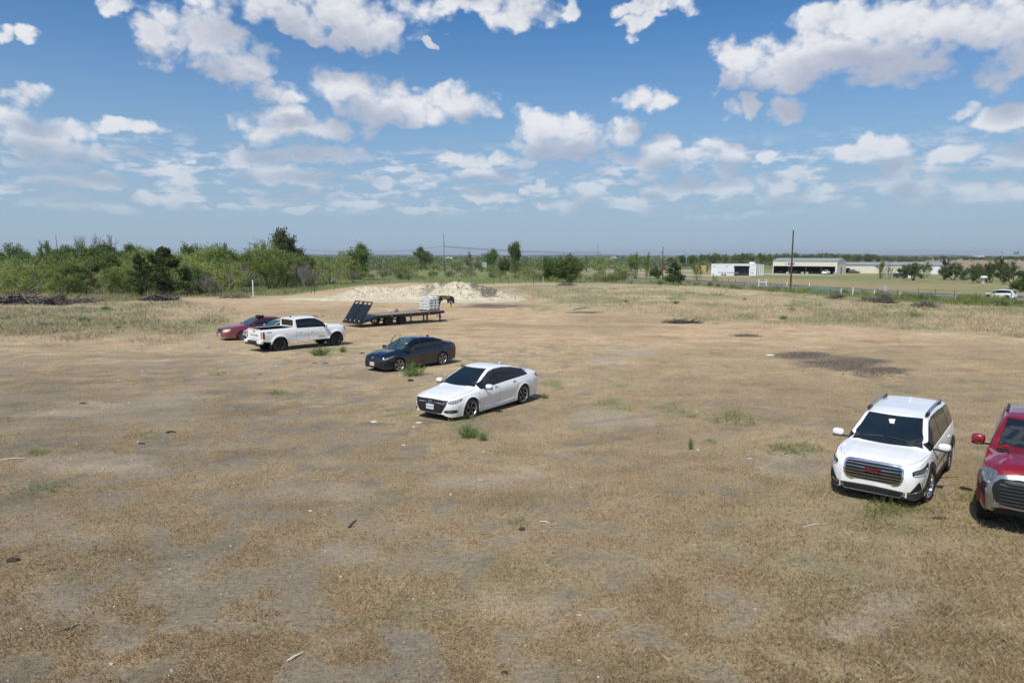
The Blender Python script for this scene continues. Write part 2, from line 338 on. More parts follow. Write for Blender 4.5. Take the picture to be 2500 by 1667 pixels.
def ground_props(X,Y):
    X=np.asarray(X,float);Y=np.asarray(Y,float); Z=zt(X,Y); u,v=pix(X,np.maximum(Y,1.),Z)
    n1=fbm(X,Y,9.,21); n2=fbm(X,Y,2.4,31); n3=fbm(X,Y,26.,41,3); n4=fbm(X,Y,.8,51,3); nd=fbm(X*.35,Y,1.2,61,3)
    c=np.tile(np.array([.335,.255,.155]),(len(X),1))
    # worn, greyer soil towards the left front, redder mown straw further out, olive straw right front
    red=sst(Y+(n1-.5)*14,20,50)*sst(n1*.6+n3*.4,.22,.5); c=mixc(c,(.505,.358,.222),red*.9)
    c=mixc(c,(.50,.39,.235),sst(n3+n2*.4,.62,.85)*.75*sst(Y,14,30))
    n5=fbm(X,Y,.62,81,4,.62); n6=fbm(X*.6,Y,.34,87,3)
    wear=.405+np.clip((1100-u)/9000,-.06,.075)+(n1-.5)*.14+(n3-.5)*.10       # how worn the sward is
    grey=(1-sst(n5*.72+n6*.28,wear-.015,wear+.065))*(1-sst(Y,34,60)*.75)
    c=mixc(c,(.235,.205,.165),grey*.62); c=c*(1-.20*(grey*sst(n2,.5,.62))[:,None])
    rust=sst(n6*.5+n5*.5,.53,.63)*(1-sst(Y,26,60)*.7); c=mixc(c,(.33,.235,.135),rust*.5)
    olive=sst(u,1300,2300)*sst(v,1020,1250)*sst(n2*.5+n1*.5,.38,.55); c=mixc(c,(.31,.255,.145),olive*.45)
    strw=sst(n2*.5+n4*.5,.5,.66); c=mixc(c,(.44,.33,.19),strw*.35)
    greenish=sst(n1*.4+n2*.6,.54,.70)*(1-sst(v,900,760)*.0)*(1-sst(Y,24,34)); c=mixc(c,(.25,.235,.12),greenish*.35)
    bare=blobs(u,v,BARE,n2); c=mixc(c,(.36,.295,.22),bare*.7)
    burn=blobs(u,v,BURN,n4*.4+nd*.6,True); c=mixc(c,(.115,.092,.075),burn*.85)
    dk=sst(n4*.5+nd*.5,.55,.72); c=c*(1-.22*dk[:,None]); lt=sst(fbm(X*.5,Y,.9,67,3),.58,.75); c=c*(1+.16*lt[:,None]); gr=blobs(u,v,GREEN,n2*.5+n4*.5); c=mixc(c,(.17,.20,.075),gr*.6)
    # tall rough grass belts
    e=(n2-.5)*26
    tr=sst(v+e*.5,curve(u,TALLR_T)-4,curve(u,TALLR_T)+2)*(1-sst(v+e,curve(u,TALLR_B)-10,curve(u,TALLR_B)+6))*sst(u+e*6,1080,1260)
    tl=sst(v+e*.3,curve(u,TALLL_T)-3,curve(u,TALLL_T)+4)*(1-sst(v+e*1.5,curve(u,TALLL_B)-34,curve(u,TALLL_B)+10))*(1-sst(u+e*2,560,620))
    tall=np.clip(tr+tl,0,1)*(Y>0)
    c=mixc(c,(.46,.375,.25),tall*.8); c=mixc(c,(.25,.235,.13),tall*sst(n1*.6+n2*.4,.42,.58)*.85); c=mixc(c,(.16,.20,.075),tall*gr*.8)
    # brush floor on the left and verge on the right, beyond the field
    bt=curve(u,[(-900,745),(0,742),(300,738),(420,728),(700,722),(860,700),(1000,690),(1150,694),(1400,690),(1700,699),(2000,722),(2300,744),(2500,752),(3200,800)])
    bey=(1-sst(v,bt-3,bt+2))
    c=mixc(c,(.20,.195,.095),bey); c=mixc(c,(.34,.26,.18),bey*(1-sst(u,200,500))*sst(n1,.4,.6)*.8); c=mixc(c,(.15,.21,.055),bey*sst(u,620,760)*sst(n2*.5+n1*.5,.38,.6)*.8)
    # fields across the road on the right
    far=(1-sst(v,curve(u,[(1100,655),(1276,660),(1521,676),(1712,684),(2085,705),(2255,716),(2500,730),(3200,775)])-1,curve(u,[(1100,655),(1276,660),(1521,676),(1712,684),(2085,705),(2255,716),(2500,730),(3200,775)])+1))*sst(u,1150,1400)
    c=mixc(c,(.29,.235,.13),far); c=mixc(c,(.20,.215,.09),far*sst(n3*.6+n1*.4,.42,.6)*.8)
    c=mixc(c,(.15,.20,.065),far*sst(u,1750,1850)*(1-np.clip(np.abs(v-676-(u-1850)*.008)/7,0,1))*.8)
    mid=sst(Y,330,420); c=mixc(c,(.11,.145,.05),mid*(1-sst(n3,.52,.64)*.6))
    plow=(1-sst(np.abs(v-644)+(n1-.5)*4,9,12))*sst(u,2040,2140); c=mixc(c,(.30,.215,.16),plow)
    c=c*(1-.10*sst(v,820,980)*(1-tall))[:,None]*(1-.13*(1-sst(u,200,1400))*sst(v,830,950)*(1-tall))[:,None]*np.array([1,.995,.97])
    for ax_,ay_,bx_,by_ in RUTS:
        t_=np.clip(((X-ax_)*(bx_-ax_)+(Y-ay_)*(by_-ay_))/((bx_-ax_)**2+(by_-ay_)**2),0,1); dd=np.hypot(X-ax_-t_*(bx_-ax_),Y-ay_-t_*(by_-ay_))+(n6-.5)*.16
        rw=1-sst(dd,.10,.24); c=mixc(c,(.215,.185,.15),rw*.6); grey=np.maximum(grey,rw)
    dens=(1-grey*.62)*(1-bare*.8)*(1-burn*.95)
    tuft=sst(n5*.6+n6*.4,.42,.60)
    return c,tall,dens*(.35+.65*tuft),gr,bey,u,v,burn
def gspace(a,b,s0,g):
    o=[a]; s=s0
    while o[-1]<b: o.append(o[-1]+s); s*=g
    return o
xp=list(np.arange(0,17,.14))+list(np.arange(17,34,.3))+gspace(34,9000,.5,1.07); xs_=np.array([-q for q in xp[:0:-1]]+xp)
ys_=np.array([-60,-40,-25,-15,-8,-4,-1,1,2.5]+list(np.arange(4,27,.13))+list(np.arange(27,62,.26))+list(np.arange(62,135,.6))+gspace(135,12000,.8,1.045))
GX,GY=np.meshgrid(xs_,ys_); nx,ny=len(xs_),len(ys_)
gx,gy=GX.ravel(),GY.ravel(); gz=zt(gx,gy)
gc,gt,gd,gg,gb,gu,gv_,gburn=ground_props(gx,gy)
ii=np.arange(nx*ny).reshape(ny,nx)
gf=np.stack([ii[:-1,:-1].ravel(),ii[:-1,1:].ravel(),ii[1:,1:].ravel(),ii[1:,:-1].ravel()],1)
def ground_mat():
    m=bpy.data.materials.new('ground'); m.use_nodes=True; nt=m.node_tree; N=nt.nodes; L=nt.links; b=N['Principled BSDF']
    b.inputs['Roughness'].default_value=.95; b.inputs['Specular IOR Level'].default_value=.15
    a=N.new('ShaderNodeAttribute'); a.attribute_name='tint'; g=N.new('ShaderNodeNewGeometry')
    def nz(sc,d,r=.6,st=None):
        n=N.new('ShaderNodeTexNoise'); n.inputs['Scale'].default_value=sc; n.inputs['Detail'].default_value=d; n.inputs['Roughness'].default_value=r
        if st:
            mp=N.new('ShaderNodeMapping'); mp.inputs['Scale'].default_value=st; L.new(g.outputs['Position'],mp.inputs[0]); L.new(mp.outputs[0],n.inputs['Vector'])
        else: L.new(g.outputs['Position'],n.inputs['Vector'])
        return n.outputs['Fac']
    def mr(v,a0,a1,b0,b1):
        n=N.new('ShaderNodeMapRange'); L.new(v,n.inputs[0]); 
        for i,x in enumerate((a0,a1,b0,b1)): n.inputs[i+1].default_value=x
        return n.outputs[0]
    def mx(f,c1,c2,bt='MIX'):
        n=N.new('ShaderNodeMix'); n.data_type='RGBA'; n.blend_type=bt
        if isinstance(f,float): n.inputs[0].default_value=f
        else: L.new(f,n.inputs[0])
        for i,c in ((6,c1),(7,c2)):
            if isinstance(c,tuple): n.inputs[i].default_value=(*c,1)
            else: L.new(c,n.inputs[i])
        return n.outputs[2]
    fine=nz(14,8,.72); med=nz(2.2,6,.65); big=nz(.42,5,.6); strand=nz(1,6,.7,(5,17,5))
    c=mx(mr(med,.35,.65,0,1),a.outputs['Color'],mx(.22,a.outputs['Color'],(.22,.18,.13)),'MIX')
    n=N.new('ShaderNodeVectorMath'); n.operation='SCALE'; L.new(c,n.inputs[0])
    q=N.new('ShaderNodeMath'); q.operation='MULTIPLY'; L.new(mr(fine,.25,.75,.62,1.38),q.inputs[0]); L.new(mr(strand,.3,.7,.80,1.20),q.inputs[1])
    q2=N.new('ShaderNodeMath'); q2.operation='MULTIPLY'; L.new(q.outputs[0],q2.inputs[0]); L.new(mr(big,.3,.7,.86,1.14),q2.inputs[1])
    L.new(q2.outputs[0],n.inputs['Scale'])
    # chips of pale limestone lying in the soil
    vo=N.new('ShaderNodeTexVoronoi'); vo.inputs['Scale'].default_value=5.5; L.new(g.outputs['Position'],vo.inputs['Vector'])
    st=N.new('ShaderNodeMath'); st.operation='LESS_THAN'; L.new(vo.outputs['Distance'],st.inputs[0]); 
    L.new(mr(nz(.8,3),.50,.72,.0,.17),st.inputs[1])
    c2=mx(st.outputs[0],n.outputs[0],(.46,.43,.38))
    L.new(c2,b.inputs['Base Color'])
    bp=N.new('ShaderNodeBump'); bp.inputs['Strength'].default_value=.55; bp.inputs['Distance'].default_value=.06
    ad=N.new('ShaderNodeMath'); ad.operation='ADD'; L.new(fine,ad.inputs[0]); L.new(strand,ad.inputs[1]); L.new(ad.outputs[0],bp.inputs['Height']); L.new(bp.outputs[0],b.inputs['Normal'])
    return m
MG=ground_mat()
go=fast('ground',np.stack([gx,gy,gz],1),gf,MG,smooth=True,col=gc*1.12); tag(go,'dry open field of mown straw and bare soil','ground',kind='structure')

# ------------------------------------------------------------------ grass blades
MBL=mat('dry_grass_blades',(1,1,1),rough=.8,spec=.2,var=.1,scale=3,trans=.25,tint=True)
def blades(X,Y,L0,W0,C,lean,name,label,cat,bend=True,n=1,parent=None,Z=None):
    k=len(X); ang=R_.rand(k)*2*PI; Z=zt(X,Y) if Z is None else Z
    L0=L0*(.55+.9*R_.rand(k)); ln=lean*(.4+R_.rand(k)); 
    dx,dy=np.cos(ang),np.sin(ang); h=L0*np.sqrt(np.clip(1-ln**2,.02,1)); r=L0*ln
    wa=R_.rand(k)*PI; wx,wy=np.cos(wa)*W0/2,np.sin(wa)*W0/2
    p=np.stack([np.stack([X-wx,Y-wy,Z-.01],1),np.stack([X+wx,Y+wy,Z-.01],1),
                np.stack([X+wx*.7+dx*r*.45,Y+wy*.7+dy*r*.45,Z+h*.62],1),np.stack([X+dx*r,Y+dy*r,Z+h],1)],1)
    V=p.reshape(-1,3); b=np.arange(k)*4
    F=np.stack([b,b+1,b+2,b+3],1)
    cc=np.repeat(C,4,0); o=fast(name,V,F,MBL,col=np.clip(cc,0,1),parent=parent)
    if label: tag(o,label,cat,kind='stuff')
    return o
def sample(n,u0,u1,v0,v1,seed):
    r=np.random.RandomState(seed); return gpv(u0+(u1-u0)*r.rand(n),v0+(v1-v0)*r.rand(n))
def jit(c,s,r): return c*(1+(r.rand(len(c),1)-.5)*s)*(1+(r.rand(len(c),3)-.5)*.12)
rr=np.random.RandomState(5)
X,Y=sample(430000,-150,2650,770,1760,1); c,t,d,g_,be,u,v,bu=ground_props(X,Y)
k=(rr.rand(len(X))<d*1.0)&(t<.5)&(Y>3); X,Y,c,g_,d,v,u=X[k],Y[k],c[k],g_[k],d[k],v[k],u[k]
wd=np.maximum(.003,Y*.00040); ll=.042*(1+.45*sst(u,1300,2200)*sst(v,950,1250))*(1+g_*.9)+Y*.0005
cb=np.where(rr.rand(len(X),1)<.66,c*1.18+np.array([.04,.025,.01]),c*.66)
cb=mixc(cb,(.56,.45,.28),(rr.rand(len(X))<.16)*.8)
blades(X,Y,ll,wd,jit(cb,.5,rr),.80,'mown_grass','short dry straw stubble over the open field','grass')
# long lying stems near the front
X,Y=sample(26000,-100,2650,880,1760,2); c,t,d,g_,be,u,v,bu=ground_props(X,Y)
k=(rr.rand(len(X))<(.25+.75*sst(u,1200,2100))*d)&(fbm(X,Y,1.6,77)>.47); X,Y,c=X[k],Y[k],c[k]
blades(X,Y,np.full(len(X),.13),np.maximum(.003,Y*.00034),jit(mixc(c*1.2,(.60,.48,.30),np.full(len(X),.5)),.4,rr),.93,'straw_litter','long loose straw stems lying over the stubble','grass')
# tall belts
X,Y=sample(330000,-150,2700,686,850,3); c,t,d,g_,be,u,v,bu=ground_props(X,Y)
n1=fbm(X,Y,2.2,91); k=(t>.06)&(rr.rand(len(X))<t*1.1)&(Y<180); X,Y,c,g_,n1=X[k],Y[k],c[k],g_[k],n1[k]
hgt=(.16+.30*sst(n1,.40,.70))*(.35+.65*t[k]); wd=np.maximum(.006,Y*.00036)
cb=jit(c*1.12,.45,rr); cb=mixc(cb,(.62,.52,.36),(rr.rand(len(X))<.25*(1-g_))*.8)
blades(X,Y,hgt,wd,cb,.68,'tall_grass','tall bleached grass swaying at the edges of the field','grass')
# green and rough growth beyond the field edge
X,Y=sample(190000,-200,2700,640,760,4); c,t,d,g_,be,u,v,bu=ground_props(X,Y)
n1=fbm(X,Y,3.,95); roadv=curve(u,[(1100,655),(1276,663),(1521,682),(1712,690),(2085,711),(2255,722),(2500,736),(3200,780)])
k=(be>.5)&((u<1150)|(v>roadv+4))&(Y<260)&(n1>.3); X,Y,c,n1,u=X[k],Y[k],c[k],n1[k],u[k]
cb=mixc(jit(c*1.0,.5,rr),(.21,.27,.08),sst(n1,.45,.7)*.7)
blades(X,Y,.25+.4*n1,np.maximum(.008,Y*.0004),cb,.5,'rough_grass','rank green grass under the brush and along the fence','grass')
# ------------------------------------------------------------------ vehicles
def paint(name,col,rough=.32,metal=0,var=.03):
    m=mat(name,col,rough=rough,metal=metal,coat=1,var=var,scale=1.6); nt=m.node_tree; N=nt.nodes; L=nt.links; b=N['Principled BSDF']
    # road dust on the lower panels
    tc=N.new('ShaderNodeTexCoord'); sp=N.new('ShaderNodeSeparateXYZ'); L.new(tc.outputs['Object'],sp.inputs[0]); r=N.new('ShaderNodeMapRange'); L.new(sp.outputs[2],r.inputs[0])
    for i,v in enumerate((.95,.25,0.,.42)): r.inputs[i+1].default_value=v
    n=N.new('ShaderNodeTexNoise'); n.inputs['Scale'].default_value=4; n.inputs['Detail'].default_value=6; L.new(tc.outputs['Object'],n.inputs['Vector'])
    q=N.new('ShaderNodeMath'); q.operation='MULTIPLY'; L.new(r.outputs[0],q.inputs[0]); L.new(n.outputs['Fac'],q.inputs[1])
    mx=N.new('ShaderNodeMix'); mx.data_type='RGBA'; L.new(q.outputs[0],mx.inputs[0]); src=b.inputs['Base Color'].links[0].from_socket; L.new(src,mx.inputs[6]); mx.inputs[7].default_value=(.34,.28,.20,1) if max(col)>.1 else (.02,.018,.017,1)
    L.new(mx.outputs[2],b.inputs['Base Color']); return m
WHITE=paint('white_paint',(.87,.87,.86)); NAVY=paint('dark_blue_paint',(.0012,.0022,.011),rough=.3); RED=paint('red_paint',(.24,.006,.010),rough=.28); MAROON=paint('maroon_paint',(.20,.012,.02),rough=.4); SILV=paint('silver_paint',(.50,.52,.55),rough=.35,metal=.4); GREYP=paint('grey_paint',(.07,.075,.08))
GLASS=mat('tinted_glass',(.006,.009,.012),rough=.03,spec=.6,var=.1,coat=.0); GLASS2=mat('windscreen_glass',(.012,.018,.020),rough=.03,spec=1.0,var=.35,scale=1.5)
GREENG=mat('pale_windscreen_glass',(.05,.085,.08),rough=.06,spec=.9,var=.5,scale=1.6)
BLK=mat('black_plastic',(.012,.012,.013),rough=.45,var=.2); BLKM=mat('matt_black',(.008,.008,.008),rough=.9,var=.2); GREYPL=mat('grey_plastic',(.03,.031,.033),rough=.6)
TYRE=mat('tyre_rubber',(.018,.017,.016),rough=.85,var=.25,scale=12); CHROME=mat('chrome',(.75,.76,.78),rough=.10,metal=1,var=.03); ALU=mat('alloy',(.45,.46,.48),rough=.3,metal=.9); ALUD=mat('dark_alloy',(.05,.05,.052),rough=.35,metal=.7)
LENS=mat('lamp_lens',(.12,.13,.14),rough=.05,spec=.8,var=.3,scale=14,coat=1); LENSW=mat('clear_lamp',(.62,.64,.66),rough=.15,coat=1,var=.2,scale=12); REDL=mat('red_lamp',(.30,.008,.012),rough=.12,coat=1,var=.25,scale=14); AMB=mat('amber_lamp',(.35,.13,.03),rough=.2,coat=1); CREAM=mat('clouded_headlamp',(.60,.52,.36),rough=.3,coat=1,var=.2,scale=10)
PLATE=mat('number_plate',(.70,.72,.74),rough=.4,var=.05); PINK=mat('plate_marks',(.25,.27,.33),rough=.5); SEAM=mat('door_seam',(.05,.052,.056),rough=.6); CRGB=mat('red_letters',(.11,.008,.010),rough=.3,coat=1); STEEL=mat('dark_steel',(.015,.015,.016),rough=.5,metal=.2,var=.3)

def sc_(pts,sig=.03):
    pts=sorted(pts); x0,x1=pts[0][0],pts[-1][0]; g=np.arange(x0-.3,x1+.3,.005); z=np.interp(g,[p[0] for p in pts],[p[1] for p in pts])
    k=np.exp(-(np.arange(-40,41)*.005)**2/(2*sig*sig)); k/=k.sum(); zp=np.convolve(np.pad(z,40,mode='edge'),k,'valid')
    return lambda x: np.interp(x,g,zp)
class Car:
    """shell lofted from plan, roof and belt lines; x forward, y left, origin on the ground between the axles"""
    def __init__(s,P,step=.022):
        s.P=P; s.sig=P.get('sig',.03)
        s.top=sc_(P['top'],s.sig); s.belt=sc_(P['belt'],.04); s.low=sc_(P['low'],.03); s.plan=sc_(P['plan'],P.get('psig',.03))
        s.xf,s.xr=P['xf'],P['xr']; W=P['wheels']; R=P['arch']; zc=P['wr']; s.zc=zc; s.R=R
        xs=set(); a=s.xr
        for e,sg in ((s.xf,-1),(s.xr,1)):
            for d in [0,.002,.006,.012,.02,.03,.042,.056,.072,.09,.11,.135,.16,.19]: xs.add(round(e+sg*d,4))
        for x in np.arange(s.xr+.2,s.xf-.2,step*1.6): xs.add(round(float(x),4))
        for w in W:
            for x in list(xs):
                if abs(x-w)<R+.01: xs.discard(x)
            for t in np.linspace(0,PI,25): xs.add(round(w-(R-.001)*math.cos(t),4))
            xs.add(round(w-R-.002,4)); xs.add(round(w+R+.002,4))
        bed=P.get('bed')
        if bed:
            for b in bed[:2]:
                for x in list(xs):
                    if abs(x-b)<.004: xs.discard(x)
                xs.add(round(b-.002,4)); xs.add(round(b+.002,4))
        xs=np.array(sorted(xs)); s.xs=xs
        ns=15; s.rows=[]
        V=[];
        for x in xs:
            r=s.section(x,ns); V.append(r)
        n=len(V[0]); V=np.array(V)   # stations, rows, (y,z)
        m=len(xs); verts=[]
        for i in range(m):
            for j in range(n): verts.append((xs[i],V[i,j,0],V[i,j,1]))
        for i in range(m):
            for j in range(n-1): verts.append((xs[i],-V[i,j,0],V[i,j,1]))
        L=lambda i,j:i*n+j
        Rr=lambda i,j:m*n+i*(n-1)+j if j<n-1 else i*n+j
        F=[]
        for i in range(m-1):
            for j in range(n-1):
                F.append((L(i,j),L(i+1,j),L(i+1,j+1),L(i,j+1)))
                F.append((Rr(i,j),Rr(i,j+1),Rr(i+1,j+1),Rr(i+1,j)))
        for i in (0,m-1):
            for j in range(n-1): F.append((L(i,j),L(i,j+1),Rr(i,j+1),Rr(i,j)) if j<n-2 else (L(i,j),L(i,j+1),Rr(i,j)))
        s.mb=MB(); s.mb.add(verts,F)
        s.bvh=BVHTree.FromPolygons([Vector(v) for v in verts],F)
    def zlow(s,x):
        z=float(s.low(x))
        for w in s.P['wheels']:
            d=abs(x-w)
            if d<s.R: z=max(z,s.zc+math.sqrt(max(s.R**2-d*d,0)))
        return z
    def sidey(s,x,z,yb,zb):
        P=s.P; z0=float(s.low(x)); rel=min(max((z-z0)/max(zb-z0,.05),0),1)
        y=yb*(1-P.get('tuck',.07)*(1-rel)**2.2-P.get('sh',.035)*max(rel-.55,0)**2/.2)
        for w in P['wheels']:
            d=math.hypot(x-w,z-s.zc)-s.R
            if z>s.zc-.25: y+=P.get('flare',.018)*math.exp(-(max(d,0)/P.get('fw',.05))**2)*min(1,yb/.8)
        for cz,a,wd in P.get('char',[]): y+=a*math.exp(-((z-cz)/wd)**2)
        mid=math.exp(-((x-P.get('dx',0))/.95)**4); y-=P.get('scoop',.02)*mid*math.exp(-((rel-.33)/.2)**2)
        return y
    def section(s,x,ns):
        P=s.P; bed=P.get('bed'); zt_=bed[3] if bed and x<bed[1] else float(s.top(x)); zb=min(float(s.belt(x)),zt_-.012); zl=min(s.zlow(x),zb-.02); yb0=float(s.plan(x))
        r=[]; yl=s.sidey(x,zl,yb0,zb); r.append((yl-.07,zl+.004)); r.append((yl-.012,zl+.002))
        for i in range(ns):
            t=i/(ns-1); z=zl+(zb-zl)*t; r.append((s.sidey(x,z,yb0,zb),z))
        yb=r[-1][0]; H=zt_-zb; bed=P.get('bed')
        if bed and bed[0]<x<bed[1]:
            fl=bed[2]; y2=yb-.10
            q=[(yb-.02,zb+.012),(yb-.05,zt_),(y2+.01,zt_),(y2,zt_-.012)]
            for k in range(8): q.append((y2,zt_-.02-(zt_-.02-fl)*(k+1)/8))
            for k in range(8): q.append((y2*(1-(k+1)/8),fl))
            return r+q
        ins=P.get('inset',.02); kk=P.get('tumble',.42)
        c=min(max((H-P.get('c0',.10))/P.get('c1',.14),0),1); c=c*c*(3-2*c)
        yr=yb-ins-kk*H; A=(yb-ins,zb+.008); B=(yr,zb+.83*H); cc=P.get('corner',.10)*min(1,H/.35)
        C=(yr-cc-.03,zb+.968*H); K=(yr-.02*min(1,H/.3),zb+.955*H)
        cab=[(yb-ins*.5,zb+.006),A]
        for k in range(1,8): t=k/7; cab.append((A[0]+(B[0]-A[0])*t+.012*math.sin(PI*t)*min(1,H/.4),A[1]+(B[1]-A[1])*t))
        for k in range(1,7): t=k/6; cab.append(tuple((1-t)**2*B[i]+2*t*(1-t)*K[i]+t*t*C[i] for i in(0,1)))
        for k in range(1,6): t=k/5; cab.append((C[0]*(1-t),C[1]+(zt_-C[1])*(1-(1-t)**2)))
        n=len(cab); hood=[]
        for k in range(n):
            t=((k+1)/n); hood.append((yb*(1-t),zb+H*(1-(1-t)**P.get('crown',3.2))))
        # fold lines along the bonnet
        for hy,ha in P.get('folds',[]):
            hood=[(y,z+ha*math.exp(-((y-hy)/.05)**2)*min(1,H/.05)) for y,z in hood]
        return r+[(hood[k][0]*(1-c)+cab[k][0]*c,hood[k][1]*(1-c)+cab[k][1]*c) for k in range(n)]
    # geometry queries
    def cast(s,o,d):
        h=s.bvh.ray_cast(Vector(o),Vector(d)); return h[0]
    def panel(s,poly,mode,off=.004,ang=0,sp=.045,mb=None,back=.012):
        """lay a shape on the shell. mode F/B (y,z), L/R (x,z), T (x,y); ang turns F/B about z"""
        if mode in 'FB':
            a=math.radians(ang)+(0 if mode=='F' else PI); out=Vector((math.cos(a),math.sin(a),0)); uax=Vector((-math.sin(a),math.cos(a),0)) if mode=='F' else Vector((math.sin(a),-math.cos(a),0)); vax=Vector((0,0,1))
        elif mode=='L': out=Vector((0,1,0)); uax=Vector((1,0,0)); vax=Vector((0,0,1))
        elif mode=='R': out=Vector((0,-1,0)); uax=Vector((1,0,0)); vax=Vector((0,0,1))
        elif mode=='T': out=Vector((0,0,1)); uax=Vector((1,0,0)); vax=Vector((0,1,0))
        org=Vector((s.xf-.15,0,0)) if mode=='F' else Vector((s.xr+.15,0,0)) if mode=='B' else Vector()
        bd=[]
        for i in range(len(poly)):
            a_,b_=Vector(poly[i]),Vector(poly[(i+1)%len(poly)]); n=max(1,int((b_-a_).length/sp))
            for k in range(n): bd.append(a_+(b_-a_)*k/n)
        nb=len(bd); pts=list(bd)
        xs=[p[0] for p in bd]; ys=[p[1] for p in bd]
        def inside(p):
            c=False; j=nb-1
            for i in range(nb):
                if (bd[i][1]>p[1])!=(bd[j][1]>p[1]) and p[0]<(bd[j][0]-bd[i][0])*(p[1]-bd[i][1])/(bd[j][1]-bd[i][1])+bd[i][0]: c=not c
                j=i
            return c
        w,h=max(xs)-min(xs),max(ys)-min(ys)
        if min(w,h)>sp*1.2:
            for gx in np.arange(min(xs)+sp/2,max(xs),sp):
                for gy in np.arange(min(ys)+sp/2,max(ys),sp):
                    p=Vector((float(gx),float(gy)))
                    if inside(p) and min((p-q).length for q in bd)>sp*.45: pts.append(p)
        r=delaunay_2d_cdt(pts,[(i,(i+1)%nb) for i in range(nb)],[],1,1e-5)
        P2,F2=r[0],r[2]; V=[]; NN=[]
        for p in P2:
            o=org+uax*p[0]+vax*p[1]+out*5; hh=s.bvh.ray_cast(o,-out); h_=hh[0]
            if h_ is None: V.append(None); NN.append(out)
            else:
                nn=hh[1]; nn=nn if nn.dot(out)>0 else -nn; NN.append((nn*.75+out*.25).normalized()); V.append(h_)
        okd=[v.dot(out) for v in V if v is not None]
        if not okd: return mb or MB()
        md=min(okd)
        V=[(v if v is not None else org-out*org.dot(out)+uax*P2[i][0]+vax*P2[i][1]+out*md) for i,v in enumerate(V)]
        top=[v+NN[i]*off for i,v in enumerate(V)]; n=len(top); mb=mb or MB()
        cnt={}
        for f in F2:
            for k in range(len(f)):
                e=(f[k],f[(k+1)%len(f)]); cnt[e]=1
        rim=[e for e in cnt if (e[1],e[0]) not in cnt]
        vs=top+[v-NN[i]*back for i,v in enumerate(V)]
        mb.add(vs,[tuple(f) for f in F2]+[(b,a,a+n,b+n) for a,b in rim]); return mb
    def strip(s,pts,mode,w=.009,off=.003,mb=None,ang=0):
        if pts[0]==pts[-1]:
            mb=mb or MB()
            for a,b in zip(pts[:-1],pts[1:]): s.strip([a,b],mode,w,off,mb,ang)
            return mb
        P=[Vector(p) for p in pts]; L_,R2=[],[]
        for i,p in enumerate(P):
            d=(P[min(i+1,len(P)-1)]-P[max(i-1,0)]).normalized(); n=Vector((-d[1],d[0]))*w/2; L_.append(p+n); R2.append(p-n)
        return s.panel([tuple(p) for p in L_]+[tuple(p) for p in R2[::-1]],mode,off=off,mb=mb,ang=ang,sp=.06,back=.006)
def chaikin(poly,n=2,closed=True):
    for _ in range(n):
        q=[]; m=len(poly)
        for i in range(m if closed else m-1):
            a,b=poly[i],poly[(i+1)%m]; q.append((a[0]*.8+b[0]*.2,a[1]*.8+b[1]*.2)); q.append((a[0]*.2+b[0]*.8,a[1]*.2+b[1]*.8))
        poly=q
    return poly
